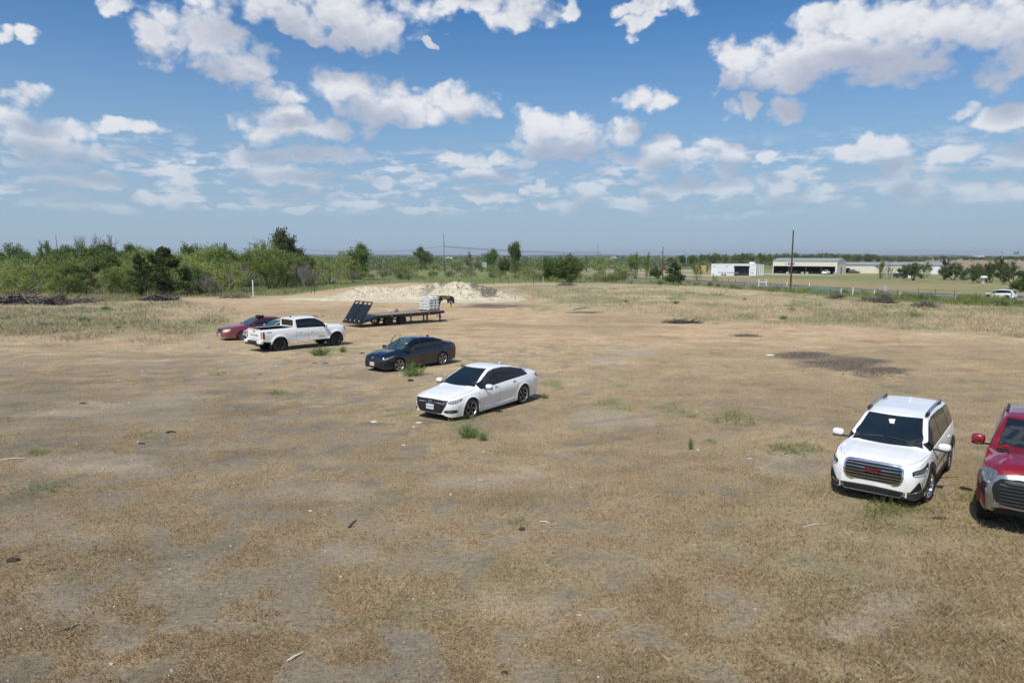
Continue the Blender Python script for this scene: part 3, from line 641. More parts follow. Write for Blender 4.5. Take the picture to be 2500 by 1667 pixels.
def wheel(root,x,y,R,w,rimR,style,rm,rmd,side,steer=0):
    """side +1 left, -1 right"""
    mb=MB(); h=w/2
    prof=[(rimR,-h*.86),(rimR+.01,-h),(R*.92,-h*1.02),(R*.985,-h*.82),(R,-h*.5),(R,h*.5),(R*.985,h*.82),(R*.92,h*1.02),(rimR+.01,h),(rimR,h*.86)]
    mb.lathe([(r,a) for r,a in prof],(0,0,0),'Y',40,closed=True)
    # tread blocks
    n=46
    for k in range(n):
        t=2*PI*k/n
        for s in (-1,1):
            M=Matrix.Rotation(-t,4,'Y')
            mb.box(M@Vector((R-.002,s*h*.55,0)),(.012,h*.6,.6*2*PI*R/n*.8),M=M)
    o=mb.build('wheel',TYRE,root); o.location=(x,y,R); o.rotation_euler=(0,0,steer)
    r=MB(); s=side; out=s*h
    r.lathe([(rimR,-h*.8),(rimR-.012,-h*.7),(rimR-.03,out*.2),(rimR-.025,out*.75),(rimR-.012,out*.92),(rimR+.004,out*.95)],(0,0,0),'Y',40)
    face=out*.62
    r2=MB(); r2.lathe([(.001,out*.70),(.045,out*.72),(.065,out*.55),(.07,out*.1)],(0,0,0),'Y',24)
    if style=='swirl':   # five bent two tone blades
        for k in range(5):
            t=2*PI*k/5+.3
            for tgt,mbx,ww,dy in ((r2,1,.055,.0),(r,0,.020,.012)):
                pts=[]
                for q in range(8):
                    f=q/7; rr_=.05+(rimR-.065)*f; a=t+.55*f**2.2*1.1+(.0 if mbx else .07*(1-f)+.03); pts.append((rr_*math.cos(a),rr_*math.sin(a),a))
                v=[];f_=[]
                for px_,pz_,a in pts:
                    nx_,nz_=-math.sin(a),math.cos(a)
                    for sg in (-1,1):
                        for yy in (face+s*dy,face-s*.03): v.append((px_+nx_*sg*ww/2,yy,pz_+nz_*sg*ww/2))
                for i in range(len(pts)-1):
                    b=i*4; f_+=[(b,b+2,b+6,b+4),(b+1,b+5,b+7,b+3),(b,b+4,b+5,b+1),(b+2,b+3,b+7,b+6)]
                tgt.add(v,f_)
        # closing arm along the rim on one side of each blade
            a0=t+.60
            v=[];f_=[]
            for q in range(8):
                a=a0-q*.055; 
                for rr_ in (rimR-.05,rimR-.075):
                    for yy in (face+s*.012,face-s*.02): v.append((rr_*math.cos(a),yy,rr_*math.sin(a)))
            for i in range(7):
                b=i*4; f_+=[(b,b+2,b+6,b+4),(b+1,b+5,b+7,b+3),(b,b+4,b+5,b+1),(b+2,b+3,b+7,b+6)]
            r.add(v,f_)
    else:
        n,tw,wd=style
        for k in range(n):
            t=2*PI*k/n+.2
            for sg in ((-1,1) if tw else (0,)):
                a1=t+sg*tw; 
                p0=Vector((.05*math.cos(t+sg*.1),face,.05*math.sin(t+sg*.1))); p1=Vector(((rimR-.02)*math.cos(a1),face+s*.01,(rimR-.02)*math.sin(a1)))
                d=(p1-p0); L_=d.length; M=Matrix.Rotation(-math.atan2(d.z,d.x),4,'Y'); r.box((p0+p1)/2,(L_,.03,wd),M=M,bev=.006)
    for k in range(5):
        t=2*PI*k/5; r2.sup((.035*math.cos(t),out*.74,.035*math.sin(t)),(.007,.006,.007),nu=6,nv=4)
    ro=r.build('rim',rm,o); hub=r2.build('hub',rmd,o)
    dk=MB(); dk.lathe([(.001,out*.05),(rimR-.02,out*.05)],(0,0,0),'Y',32); dk.build('brake_disc',GREYPL,o)
    return o
def vehicle(P,name,loc,rz,label,cat,group=None,detail=2):
    root=empty(name,loc,rz,label=label,cat=cat,group=group)
    C=Car(P,.022 if detail==2 else .05); pm=P['paint']
    C.mb.build('body',pm,root,ang=P.get('ang',32))
    WB=P['wheels']; wr=P['wr']; R=P['arch']; hw=P['hw']
    # arch liners and underbody
    mb=MB()
    for w in WB:
        n=20
        for s in(-1,1):
            v=[];f=[]
            for k in range(n+1):
                t=-.35+(PI+.7)*k/n
                for yy in (hw-.05,hw-.42): v.append((w+(R+.012)*math.cos(t),s*yy,wr+(R+.012)*math.sin(t)))
            for k in range(n): b=2*k; f.append((b,b+1,b+3,b+2))
            mb.add(v,f)
            v=[(w,s*(hw-.40),wr)]+[(w+(R+.012)*math.cos(-.35+(PI+.7)*k/n),s*(hw-.40),wr+(R+.012)*math.sin(-.35+(PI+.7)*k/n)) for k in range(n+1)]
            mb.add(v,[(0,k+1,k+2) for k in range(n)])
    zl=float(C.low(0)); fr=min(WB),max(WB)
    mb.box(((P['xf']+P['xr'])/2,0,zl+.13),(P['xf']-P['xr']-.5,hw*2-.95,.24))
    mb.box(((fr[0]+fr[1])/2,0,zl+.12),(fr[1]-fr[0]-2*R-.1,hw*2-.22,.2))
    mb.build('underbody',BLKM,root,smooth=False)
    tw=P['tw']
    for i,w in enumerate(WB):
        for s in(-1,1): wheel(root,w,s*(hw-P.get('wo',.03)-tw/2),wr,tw,P['rim'],P['style'],P.get('rimm',ALU),P.get('rimd',ALUD),s,P.get('steer',0) if i==1 else 0)
    # side windows
    tr=MB(); gl=[]
    if 'dlo' in P:
        x0,x1,cuts=P['dlo']; lo,hi=P.get('dz',(.03,.80))
        def prof(xa,xb,lo_,hi_,sh=0):
            up,dn=[],[]
            for x in np.linspace(xa,xb,max(4,int((xb-xa)/.06))):
                H=float(C.top(x))-float(C.belt(x)); zb=float(C.belt(x)); z1_=zb+lo_; z2=zb+hi_*H
                cap=P.get('dcap'); 
                if cap: z2=min(z2,cap(x)+sh)
                if z2-z1_>.012: up.append((x,z2)); dn.append((x,z1_))
            return dn+up[::-1]
        for s,md in ((1,'L'),(-1,'R')):
            if detail<1 and s==-1 and False: continue
            q=prof(x0-.03,x1+.03,lo-.018,hi+.035,.02)
            if len(q)>4: C.panel(chaikin(q,1),md,off=.004,mb=tr)
            ed=[x0]+cuts+[x1]
            for a,b in zip(ed[:-1],ed[1:]):
                q=prof(a+(.022 if a!=x0 else 0),b-(.022 if b!=x1 else 0),lo+.008,hi)
                if len(q)>4: C.panel(chaikin(q,1),md,off=.009).build('side_window',P.get('glass',GLASS),root)
        tr.build('window_trim',P.get('trim',BLK),root)
    # windscreen and back glass
    def screen(xa,xb,nm,m,ins=.045):
        """xa lower edge, xb upper edge"""
        pts=[]
        ss_=np.linspace(xa,xb,12); e=[]
        for x in ss_:
            H=float(C.top(x))-float(C.belt(x)); zb=float(C.belt(x)); yb=C.sidey(x,zb,float(C.plan(x)),zb)
            e.append((x,yb-P.get('inset',.02)-P.get('tumble',.42)*max(H,0)-P.get('corner',.10)*min(1,H/.35)*.6-ins-(P.get('wi',.03) if abs(x-xa)<abs(xb-xa)*.2 else 0)))
        cx=P.get('bow',.10)*(1 if xa>xb else -1)
        up=[(x+cx*(1-(y/e[0][1])**2)*(1 if i==0 else 0),y) for i,(x,y) in enumerate(e)]
        y0=e[0][1]; low=[(xa+cx*(1-(t*t))-cx*.35*(1),y0*t) for t in np.linspace(1,-1,13)]
        y1=e[-1][1]; tp=[(xb+cx*.5*(1-t*t),y1*t) for t in np.linspace(-1,1,11)]
        poly=low+[(x,-y) for x,y in e[1:-1]]+tp+[(x,y) for x,y in e[1:-1][::-1]]
        fr_=[((x-(xa+xb)/2)*1.05+(xa+xb)/2,y*1.02) for x,y in poly]
        f=C.panel(fr_,'T',off=.004,sp=.07); o=f.build('windscreen_frame' if 'screen' in nm else 'rear_frame',BLK,root,ang=60)
        return C.panel(poly,'T',off=.010,sp=.07).build(nm,m,root,ang=60)
    if 'ws' in P: screen(P['ws'][0],P['ws'][1],'windscreen',P.get('wsg',GLASS2))
    if 'rw' in P: screen(P['rw'][0],P['rw'][1],'rear_window',P.get('glass',GLASS))
    # seams
    if P.get('seams'):
        for s_ in P['seams']:
            for md in 'LR': C.strip(s_,md,w=.008,off=.002).build('panel_seam',SEAM,root)
        for s_ in P.get('hseams',[]):
            C.strip(s_,'T',w=.007,off=.0015).build('panel_seam',SEAM,root); C.strip([(x,-y) for x,y in s_],'T',w=.007,off=.0015).build('panel_seam',SEAM,root)
    # mirrors, handles
    if 'mirror' in P:
        mx,mz,sx,sy,sz=P['mirror']
        for s in(-1,1):
            y=float(C.plan(mx)); m1=MB(); cy=s*(y+.02+sy*.5)
            m1.sup((mx,cy,mz+.02),(sx*.5,sy*.5+.02,sz*.5),2.9,nu=20,nv=12); o=m1.build('mirror',pm,root)
            m2=MB(); m2.box((mx+.01,s*(y-.01),mz-sz*.35),(.06,.16,.03),bev=.01); m2.sup((mx-.005,cy,mz-sz*.36),(sx*.5,sy*.5+.016,sz*.16),3,nu=16,nv=6)
            m2.box((mx-sx*.44,cy,mz+.02),(.02,sy*.85,sz*.7),bev=.008); m2.build('mirror_base',BLK,o)
    for hx,hz,hl in P.get('handles',[]):
        for s,md in ((1,(0,1,0)),(-1,(0,-1,0))):
            h=C.cast((hx,s*3,hz),(0,-s,0))
            if h:
                m1=MB(); m1.sup((hx,h.y+s*.014,hz),(hl,.010,.016),3); m1.sup((hx+hl*.85,h.y+s*.006,hz),(.012,.012,.013),3); m1.sup((hx-hl*.85,h.y+s*.006,hz),(.012,.012,.013),3)
                o=m1.build('door_handle',P.get('hmat',pm),root)
                m3=C.panel(chaikin([(hx-hl*.8,hz-.035),(hx+hl*.8,hz-.035),(hx+hl*.8,hz+.03),(hx-hl*.8,hz+.03)],2),'L' if s>0 else 'R',off=.0015); m3.build('handle_cup',P.get('cup',SEAM),o) if P.get('cup') else None
    return root,C
def both(C,poly,mode,**k):
    """same panel on the left and right halves"""
    mb=C.panel(poly,mode,**k)
    k2=dict(k); 
    if 'ang' in k2: k2['ang']=-k2['ang']
    k2['mb']=mb
    if mode in 'F': C.panel([(-a,b) for a,b in poly][::-1],mode,**k2)
    elif mode=='B': C.panel([(-a,b) for a,b in poly][::-1],mode,**k2)
    elif mode=='L': C.panel(poly,'R',**k2)
    elif mode=='T': C.panel([(a,-b) for a,b in poly][::-1],mode,**k2)
    return mb
def pair(C,poly,mode,name,m,root,**k):
    C.panel(poly,mode,**k).build(name,m,root)
    k2=dict(k)
    if 'ang' in k2: k2['ang']=-k2['ang']
    md,p2={'F':('F',[(-a,b) for a,b in poly]),'B':('B',[(-a,b) for a,b in poly]),'L':('R',poly),'T':('T',[(a,-b) for a,b in poly])}[mode]
    C.panel(p2[::-1] if mode!='L' else p2,md,**k2).build(name,m,root)
def rrect(cx,cy,w,h,r=.02):
    w/=2;h/=2; p=[]
    for sx,sy,a0 in ((1,1,0),(-1,1,90),(-1,-1,180),(1,-1,270)):
        for k in range(4):
            a=math.radians(a0+30*k); p.append((cx+sx*(w-r)+r*math.cos(a),cy+sy*(h-r)+r*math.sin(a)))
    return p
def plate(C,root,x,z,mode='F',y=0,w=.30,h=.15,off=.012,m=None):
    pl=C.panel(rrect(y,z,w,h,.012),mode,off=off,back=.02).build('number_plate',m or PLATE,root)
    mk=MB()
    for k in range(7):
        C.panel(rrect(y-w*.40+k*w*.133,z,w*.085,h*.45,.004),mode,off=off+.003,mb=mk,sp=.2)
    mk.build('plate_characters',PINK,pl)
def pose(pf,pr,WB,hw,side,flip=False):
    """world position and heading from the image points under the front and rear wheel of the visible side (side +1: its left)"""
    a,b=G(*pf),G(*pr); d=(a-b); d.z=0; d.normalize(); n=Vector((-d.y,d.x,0))*side
    mid=(a+b)/2-n*hw; 
    return Vector((mid.x,mid.y,z1(mid.x,mid.y)-.015)),math.atan2(d.y,d.x)
# --- white sedan in the middle of the field
P1=dict(paint=WHITE,xf=2.33,xr=-2.55,wheels=[-1.415,1.415],wr=.335,arch=.375,hw=.93,tw=.235,rim=.245,style='swirl',rimm=ALU,rimd=BLK,
 top=[(-2.55,.62),(-2.535,.80),(-2.50,.98),(-2.40,1.045),(-2.0,1.09),(-1.55,1.235),(-1.05,1.375),(-.55,1.445),(-.15,1.445),(.18,1.385),(.62,1.18),(1.05,.965),(1.12,.94),(1.6,.875),(2.0,.795),(2.2,.735),(2.285,.70),(2.318,.64),(2.33,.58)],
 belt=[(-2.55,.60),(-2.5,.90),(-2.35,.985),(-1.6,.985),(-.4,.935),(.9,.865),(1.05,.85),(1.8,.76),(2.15,.70),(2.29,.655),(2.33,.57)],
 low=[(-2.55,.40),(-2.52,.27),(-2.2,.20),(0,.17),(1.9,.18),(2.2,.19),(2.29,.22),(2.33,.30)],
 plan=[(-2.55,.60),(-2.52,.74),(-2.42,.82),(-2.0,.90),(-1.4,.925),(0,.915),(1.3,.925),(1.75,.90),(2.05,.83),(2.2,.75),(2.29,.64),(2.33,.52)],
 tuck=.06,sh=.10,scoop=.03,char=[(.79,.008,.03)],tumble=.50,inset=.015,corner=.11,c0=.11,c1=.16,folds=[(.45,.008)],
 dlo=(-1.72,.86,[-.98,-.05]),dz=(.015,.80),ws=(1.0,.13),rw=(-1.92,-1.08),bow=.13,trim=BLK,
 seams=[[(1.02,.25),(1.04,.5),(1.0,.80),(.98,.86)],[(-.05,.22),(-.05,.6),(-.05,.93)],[(-1.0,.62),(-1.02,.75),(-.98,.95)],[(1.02,.235),(0,.225),(-.9,.23)]],
 hseams=[[(1.05,.74),(1.7,.70),(2.12,.60)]],mirror=(.72,.93,.18,.20,.15),handles=[(.13,.83,.095),(-.88,.86,.095)],steer=.0,cup=SEAM)
loc,rz=pose((1147,1022.5),(1287,983.5),2.83,.93,1)
W1,C1=vehicle(P1,'sedan',loc,rz,'white sedan with a black grille parked alone in the middle of the field','sedan')
C1.panel(chaikin([(-.62,.665),(-.30,.685),(.30,.685),(.62,.665),(.60,.56),(.47,.33),(.40,.29),(-.40,.29),(-.47,.33),(-.60,.56)],1),'F',off=.006).build('grille',BLK,W1)
g=MB()
for k in range(5): z=.60-.06*k; C1.strip([(-.5+.03*k,z),(.5-.03*k,z)],'F',w=.012,off=.016,mb=g)
g.build('grille_bars',GREYPL,W1.children[-1])
C1.panel([(-.63,.688),(0,.705),(.63,.688),(.62,.655),(0,.665),(-.62,.655)],'F',off=.012).build('grille_trim',BLK,W1)
pair(C1,chaikin([(.52,.665),(.80,.70),(.93,.735),(.90,.66),(.74,.60),(.55,.59)],1),'F','headlight',LENS,W1,ang=28,off=.008)
for s in(1,-1):
    for k in range(5): C1.panel(rrect(s*(.585+k*.062),.625+k*.011,.040,.034,.01),'F',ang=28*s,off=.013).build('lamp_element',LENSW,W1)
pair(C1,chaikin([(.44,.40),(.70,.425),(.84,.40),(.82,.33),(.72,.315),(.50,.32)],2),'F','fog_light',BLK,W1,ang=20,off=.006)
pair(C1,chaikin([(.54,.385),(.72,.40),(.74,.355),(.56,.345)],1),'F','fog_lens',LENS,W1,ang=20,off=.012)
g=MB(); C1.strip([(-.45,.235),(.45,.235)],'F',w=.02,off=.02,mb=g); g.build('bumper_lip',WHITE,W1)
plate(C1,W1,2.33,.475,off=.03)
g=MB(); C1.strip([(-.035,.585),(-.035,.655)],'F',w=.012,off=.03,mb=g); C1.strip([(.035,.585),(.035,.655)],'F',w=.012,off=.03,mb=g); C1.strip([(-.03,.62),(.03,.62)],'F',w=.012,off=.03,mb=g)
C1.strip([(-.06,.66),(.06,.66),(.048,.578),(-.048,.578),(-.06,.66)],'F',w=.009,off=.03,mb=g); g.build('emblem',ALU,W1)
pair(C1,chaikin([(-2.16,.90),(-2.30,.96),(-2.46,.95),(-2.49,.84),(-2.38,.79)],1),'L','tail_light',REDL,W1,off=.006)
g=MB(); g.sup((-1.25,0,1.345),(.10,.022,.06),2.2); g.build('roof_antenna',WHITE,W1)
pair(C1,[(1.0,.30),(.2,.27),(-.9,.32),(-.9,.27),(.2,.235),(1.0,.25)],'L','side_skirt',WHITE,W1,off=.014)
# --- white seven seat SUV on the right
P2=dict(paint=WHITE,xf=2.40,xr=-2.52,wheels=[-1.43,1.43],wr=.385,arch=.435,hw=.96,tw=.25,rim=.265,style=(6,.16,.035),rimm=CHROME,rimd=ALUD,
 top=[(-2.52,.75),(-2.50,.98),(-2.46,1.10),(-2.36,1.35),(-2.12,1.60),(-1.9,1.645),(-.8,1.69),(.0,1.685),(.42,1.62),(.80,1.40),(1.22,1.135),(1.30,1.10),(1.7,1.07),(2.1,1.02),(2.27,.985),(2.345,.95),(2.385,.86),(2.40,.72)],
 belt=[(-2.52,.72),(-2.48,.95),(-2.35,1.08),(-1.6,1.11),(-.4,1.06),(1.0,1.03),(1.3,1.015),(2.0,.965),(2.28,.91),(2.37,.82),(2.40,.70)],
 low=[(-2.52,.50),(-2.48,.36),(-2.2,.28),(0,.25),(1.9,.26),(2.25,.24),(2.36,.26),(2.40,.36)],
 plan=[(-2.52,.70),(-2.49,.82),(-2.38,.90),(-2.0,.945),(-1.4,.955),(0,.945),(1.4,.955),(1.8,.94),(2.10,.89),(2.26,.82),(2.35,.72),(2.40,.60)],
 tuck=.05,sh=.09,scoop=.03,tumble=.30,inset=.02,corner=.13,c0=.09,c1=.16,flare=.022,folds=[(.55,.014)],
 dlo=(-2.16,1.08,[-1.30,-.22]),dz=(.03,.80),ws=(1.20,.42),rw=(-2.46,-2.22),bow=.12,steer=-.16,
 seams=[[(1.28,.36),(1.30,.6),(1.22,.98),(1.16,1.03)],[(-.24,.33),(-.24,.7),(-.24,1.05)],[(-1.02,.72),(-1.12,.86),(-1.2,1.08)]],
 hseams=[[(1.33,.84),(1.8,.80),(2.1,.70),(2.27,.56)]],mirror=(.95,1.12,.15,.21,.16),handles=[(.02,.93,.1),(-1.02,.96,.1)],hmat=WHITE,glass=GLASS)
loc,rz=pose((2259,1231),(2312,1150),2.86,.96,1)
loc=loc+Vector((.17,.0,0))
W2,C2=vehicle(P2,'suv',loc,rz,'white SUV with a large chrome barred grille and roof rails at the right','SUV')
gp_=chaikin([(-.57,.91),(-.47,.955),(.47,.955),(.57,.91),(.58,.66),(.52,.53),(.40,.485),(.34,.53),(-.34,.53),(-.40,.485),(-.52,.53),(-.58,.66)],1)
C2.panel(gp_,'F',off=.006).build('grille',CHROME,W2); gr=W2.children[-1]
C2.panel(chaikin([(-.535,.885),(-.45,.905),(.45,.905),(.535,.885),(.535,.64),(.49,.545),(-.49,.545),(-.535,.64)],1),'F',off=.016).build('grille_recess',BLKM,gr)
g=MB()
for k in range(5):
    z=.862-.066*k; C2.strip([(-.525,z),(0,z-.005),(.525,z)],'F',w=.011,off=.024,mb=g)
g.build('grille_bars',CHROME,gr)
g=MB(); x0=C2.cast((5,0,.80),(-1,0,0)).x+.05
text_mb(g,'GMC',.115,.012,Matrix.Translation((x0,0,.775))@Matrix(((0,0,1,0),(1,0,0,0),(0,1,0,0),(0,0,0,1))),sx=1.25,bold=.008); g.build('emblem',CRGB,gr,smooth=False)
pair(C2,chaikin([(.62,.86),(.90,.885),(1.05,.945),(1.06,.87),(.98,.755),(.64,.735)],1),'F','headlight',BLK,W2,ang=24,off=.008)
pair(C2,chaikin([(.66,.845),(.88,.865),(.96,.88),(.96,.83),(.88,.80),(.66,.80)],1),'F','headlight_lens',LENS,W2,ang=24,off=.014)
for s in(1,-1): C2.strip([(s*.66,.765),(s*.93,.775),(s*1.0,.86)],'F',w=.028,off=.016,ang=24*s).build('daytime_lamp',LENSW,W2)
pair(C2,[(.76,.62),(.80,.62),(.86,.45),(.70,.42),(.58,.40),(.62,.44)],'F','air_intake',BLKM,W2,ang=24,off=.008)
for s in(1,-1): C2.strip([(s*.83,.63),(s*.875,.44),(s*.80,.40),(s*.56,.385)],'F',w=.014,off=.016,ang=24*s).build('intake_trim',CHROME,W2)
C2.panel([(-.62,.415),(0,.435),(.62,.415),(.62,.25),(-.62,.25)],'F',off=.006,sp=.06).build('lower_bumper',GREYPL,W2)
pair(C2,[(.44,.42),(.62,.40),(.86,.46),(1.02,.50),(1.02,.27),(.44,.25)],'F','bumper_corner',GREYPL,W2,ang=38,off=.008)
C2.panel(chaikin([(-.58,.40),(.58,.40),(.52,.31),(-.52,.31)],1),'F',off=.014).build('lower_grille',BLKM,W2)
g=MB(); C2.strip([(-.60,.39),(-.53,.285),(.53,.285),(.60,.39)],'F',w=.022,off=.022,mb=g); g.build('skid_trim',ALU,W2)
W2.scale=(.93,.93,.93)
# plastic cladding along sills and arches
for md in 'LR':
    g=MB(); C2.strip([(.98,.31),(0,.305),(-.98,.31)],md,w=.13,off=.008,mb=g)
    for w in (-1.43,1.43):
        C2.strip([(w+.475*math.cos(t),.385+.475*math.sin(t)) for t in np.linspace(.02,PI-.02,20)],md,w=.075,off=.010,mb=g)
    g.build('wheel_arch_cladding',GREYPL,W2)
for s in(-1,1):
    g=MB(); pts=[]
    for x in np.linspace(-1.62,.28,12): 
        h=C2.cast((x,s*.60,3),(0,0,-1)); e=min(1,min(x+1.62,.28-x)/.16); pts.append((x,s*.60,h.z+.012+.062*e**.6))
    g.tube(pts,[.020]+[.024]*10+[.020],10); g.build('roof_rail',ALU,W2); rr_=W2.children[-1]
    for xc,ln in ((.12,.22),(-1.48,.20)):
        g=MB(); h=C2.cast((xc,s*.60,3),(0,0,-1)); g.sup((xc,s*.60,h.z+.035),(ln,.036,.050),2.6); g.build('rail_foot',BLK,rr_)
g=MB(); h=C2.cast((-1.35,0,3),(0,0,-1)); g.sup((-1.35,0,h.z+.02),(.10,.025,.055),2.2); g.build('roof_antenna',WHITE,W2)
pair(C2,chaikin([(-2.0,1.04),(-2.42,1.08),(-2.48,.90),(-2.3,.86)],1),'L','tail_light',REDL,W2,off=.006)
g=MB()
for s in (1,-1):
    pts=[]
    for q in np.linspace(0,1,6):
        x=1.17-.06*q; y=s*(.62-.58*q)-.05; h=C2.cast((x,y,3),(0,0,-1)); pts.append((x,y,h.z+.025))
    g.tube(pts,.011,6)
g.build('wiper',BLK,W2)
g=C2.panel([(.72,-.05),(.60,-.10),(.58,.03),(.72,.04)],'T',off=.014).build('paper_tag',PLATE,W2)
def XF(C,z,off=.03): 
    h=C.cast((6,0,z),(-1,0,0)); return (h.x if h else C.xf)+off
FACEF=Matrix(((0,0,1,0),(1,0,0,0),(0,1,0,0),(0,0,0,1)))
FACEB=Matrix(((0,0,-1,0),(-1,0,0,0),(0,1,0,0),(0,0,0,1)))
FACER=Matrix(((1,0,0,0),(0,0,-1,0),(0,1,0,0),(0,0,0,1)))
FACEL=Matrix(((-1,0,0,0),(0,0,1,0),(0,1,0,0),(0,0,0,1)))
# --- dark blue sedan
P3=dict(paint=NAVY,xf=2.22,xr=-2.41,wheels=[-1.35,1.35],wr=.325,arch=.362,hw=.89,tw=.22,rim=.245,style=(5,.13,.030),rimm=ALU,rimd=ALUD,trim=BLK,
 top=[(-2.41,.66),(-2.39,.84),(-2.34,1.02),(-2.26,1.075),(-1.95,1.10),(-1.6,1.20),(-1.05,1.37),(-.5,1.435),(-.1,1.435),(.2,1.385),(.62,1.20),(1.05,1.0),(1.14,.965),(1.6,.905),(1.95,.83),(2.10,.77),(2.18,.70),(2.22,.60)],
 belt=[(-2.41,.64),(-2.36,.94),(-2.2,1.01),(-1.4,1.0),(-.4,.955),(.9,.90),(1.1,.88),(1.7,.80),(2.02,.73),(2.16,.66),(2.22,.58)],
 low=[(-2.41,.40),(-2.38,.27),(-2.1,.21),(0,.18),(1.85,.18),(2.08,.18),(2.18,.22),(2.22,.30)],
 plan=[(-2.41,.60),(-2.37,.73),(-2.28,.80),(-1.9,.86),(-1.35,.885),(0,.875),(1.3,.885),(1.65,.86),(1.92,.80),(2.08,.71),(2.17,.60),(2.22,.48)],
 tuck=.06,sh=.10,scoop=.025,char=[(.84,.008,.03)],tumble=.46,inset=.015,corner=.11,c0=.11,c1=.16,folds=[(.42,.010)],
 dlo=(-1.62,.84,[-1.08,-.10]),dz=(.02,.79),ws=(1.06,.16),rw=(-1.88,-1.08),wsg=GREENG,bow=.12,
 seams=[[(1.0,.25),(1.02,.55),(.98,.88)],[(-.1,.22),(-.1,.6),(-.1,.95)],[(-.98,.66),(-1.02,.8),(-.98,.98)]],hseams=[[(1.05,.72),(1.6,.68),(2.0,.56)]],
 mirror=(.70,.95,.16,.20,.14),handles=[(.06,.85,.09),(-.92,.88,.09)])
loc,rz=pose((973.9,907),(1085.6,891),2.70,.89,1)
W3,C3=vehicle(P3,'sedan',loc,rz,'dark blue sedan with both wiper arms lifted off its windscreen','sedan')
C3.panel(chaikin([(-.62,.50),(.62,.50),(.56,.34),(.50,.23),(-.50,.23),(-.56,.34)],1),'F',off=.006).build('grille',BLKM,W3)
g=MB()
for z in (.45,.41,.37,.33,.29): C3.strip([(-.52,z),(.52,z)],'F',w=.010,off=.012,mb=g)
g.build('grille_bars',GREYPL,W3.children[-1])
C3.panel(chaikin([(-.34,.70),(0,.715),(.34,.70),(.22,.655),(-.22,.655)],1),'F',off=.006).build('upper_grille',BLKM,W3)
g=MB(); C3.panel([(.085*math.cos(t),.685+.036*math.sin(t)) for t in np.linspace(0,2*PI,18)[:-1]],'F',off=.014,mb=g,sp=.02); g.build('emblem',ALU,W3)
pair(C3,chaikin([(.46,.66),(.66,.70),(.88,.775),(.93,.79),(.90,.70),(.72,.63),(.52,.60)],1),'F','headlight',LENS,W3,ang=28,off=.006)
pair(C3,chaikin([(.80,.745),(.93,.79),(.90,.70),(.80,.68)],1),'F','indicator',AMB,W3,ang=28,off=.010)
for s in(1,-1): C3.strip([(s*.56,.625),(s*.68,.645),(s*.74,.72)],'F',w=.018,off=.012,ang=28*s).build('daytime_lamp',LENSW,W3)
pair(C3,[(.60,.48),(.80,.50),(.86,.44),(.84,.30),(.58,.28)],'F','air_intake',BLKM,W3,ang=22,off=.005)
for s in(1,-1):
    for z in (.30,.36): C3.strip([(s*.56,z),(s*.80,z+.02)],'F',w=.014,off=.012,ang=22*s).build('bumper_fin',GREYPL,W3)
plate(C3,W3,2.2,.41,off=.03)
pair(C3,chaikin([(-2.08,.93),(-2.30,.985),(-2.36,.90),(-2.33,.82)],1),'L','tail_light',REDL,W3,off=.006)
g=MB(); g.sup((-1.15,0,1.375),(.09,.022,.05),2.2); g.build('roof_antenna',BLK,W3)
for y0,y1,ln in ((.12,-.38,.62),(-.32,-.66,.46)):
    g=MB(); h=C3.cast((1.02,y0+.3,3),(0,0,-1)); b=Vector((1.06,y0+.05,h.z-.02)); t=b+Vector((.02,.28,.0))+Vector((-.10,.0,.50)); g.tube([b,t],.012,6)
    d=Vector((.25,.42,.55)) if y0>0 else Vector((-.05,.50,.45)); d.normalize()
    g2=MB(); g2.tube([t-d*ln*.55,t+d*ln*.45],.010,6); o=g.build('wiper_arm',BLK,W3); g2.build('wiper_blade',BLK,o)
C3.panel([(.62,.50),(.55,.50),(.55,.42),(.62,.42)],'T',off=.014).build('windscreen_sticker',PLATE,W3)
# --- white pickup
P4=dict(paint=WHITE,xf=2.74,xr=-2.88,wheels=[-1.84,1.84],wr=.41,arch=.49,hw=.975,tw=.27,rim=.235,style=(6,.0,.05),rimm=ALUD,rimd=BLK,ang=30,
 top=[(-2.88,1.3),(-.95,1.80),(-.80,1.84),(-.3,1.885),(.2,1.89),(.55,1.86),(.80,1.72),(1.30,1.36),(1.38,1.32),(1.8,1.31),(2.35,1.27),(2.58,1.22),(2.68,1.12),(2.74,.95)],
 belt=[(-2.88,1.24),(-.8,1.26),(.9,1.22),(1.4,1.20),(2.2,1.16),(2.55,1.08),(2.68,.98),(2.74,.90)],
 low=[(-2.88,.68),(-2.6,.62),(-1.2,.52),(0,.50),(1.3,.50),(2.3,.48),(2.6,.46),(2.70,.50),(2.74,.62)],
 plan=[(-2.88,.93),(-2.8,.95),(-1.8,.955),(0,.955),(1.9,.955),(2.3,.93),(2.52,.86),(2.66,.74),(2.74,.62)],
 tuck=.03,sh=.06,scoop=.02,flare=.045,fw=.085,tumble=.26,inset=.02,corner=.12,c0=.09,c1=.14,bed=(-2.80,-.83,.80,1.32),
 dlo=(-.70,1.06,[-.02]),dz=(.035,.80),ws=(1.34,.62),bow=.10,glass=GLASS,folds=[(.5,.02)],
 seams=[[(-.80,.56),(-.80,.9),(-.80,1.28)],[(-.02,.56),(-.02,.9),(-.02,1.24)],[(1.28,.60),(1.30,.9),(1.24,1.2)]],
 mirror=(1.02,1.32,.16,.24,.20),handles=[(-.60,1.06,.09),(.20,1.05,.09)])
loc,rz=pose((824,844.4),(684,857.8),3.68,.975,-1)
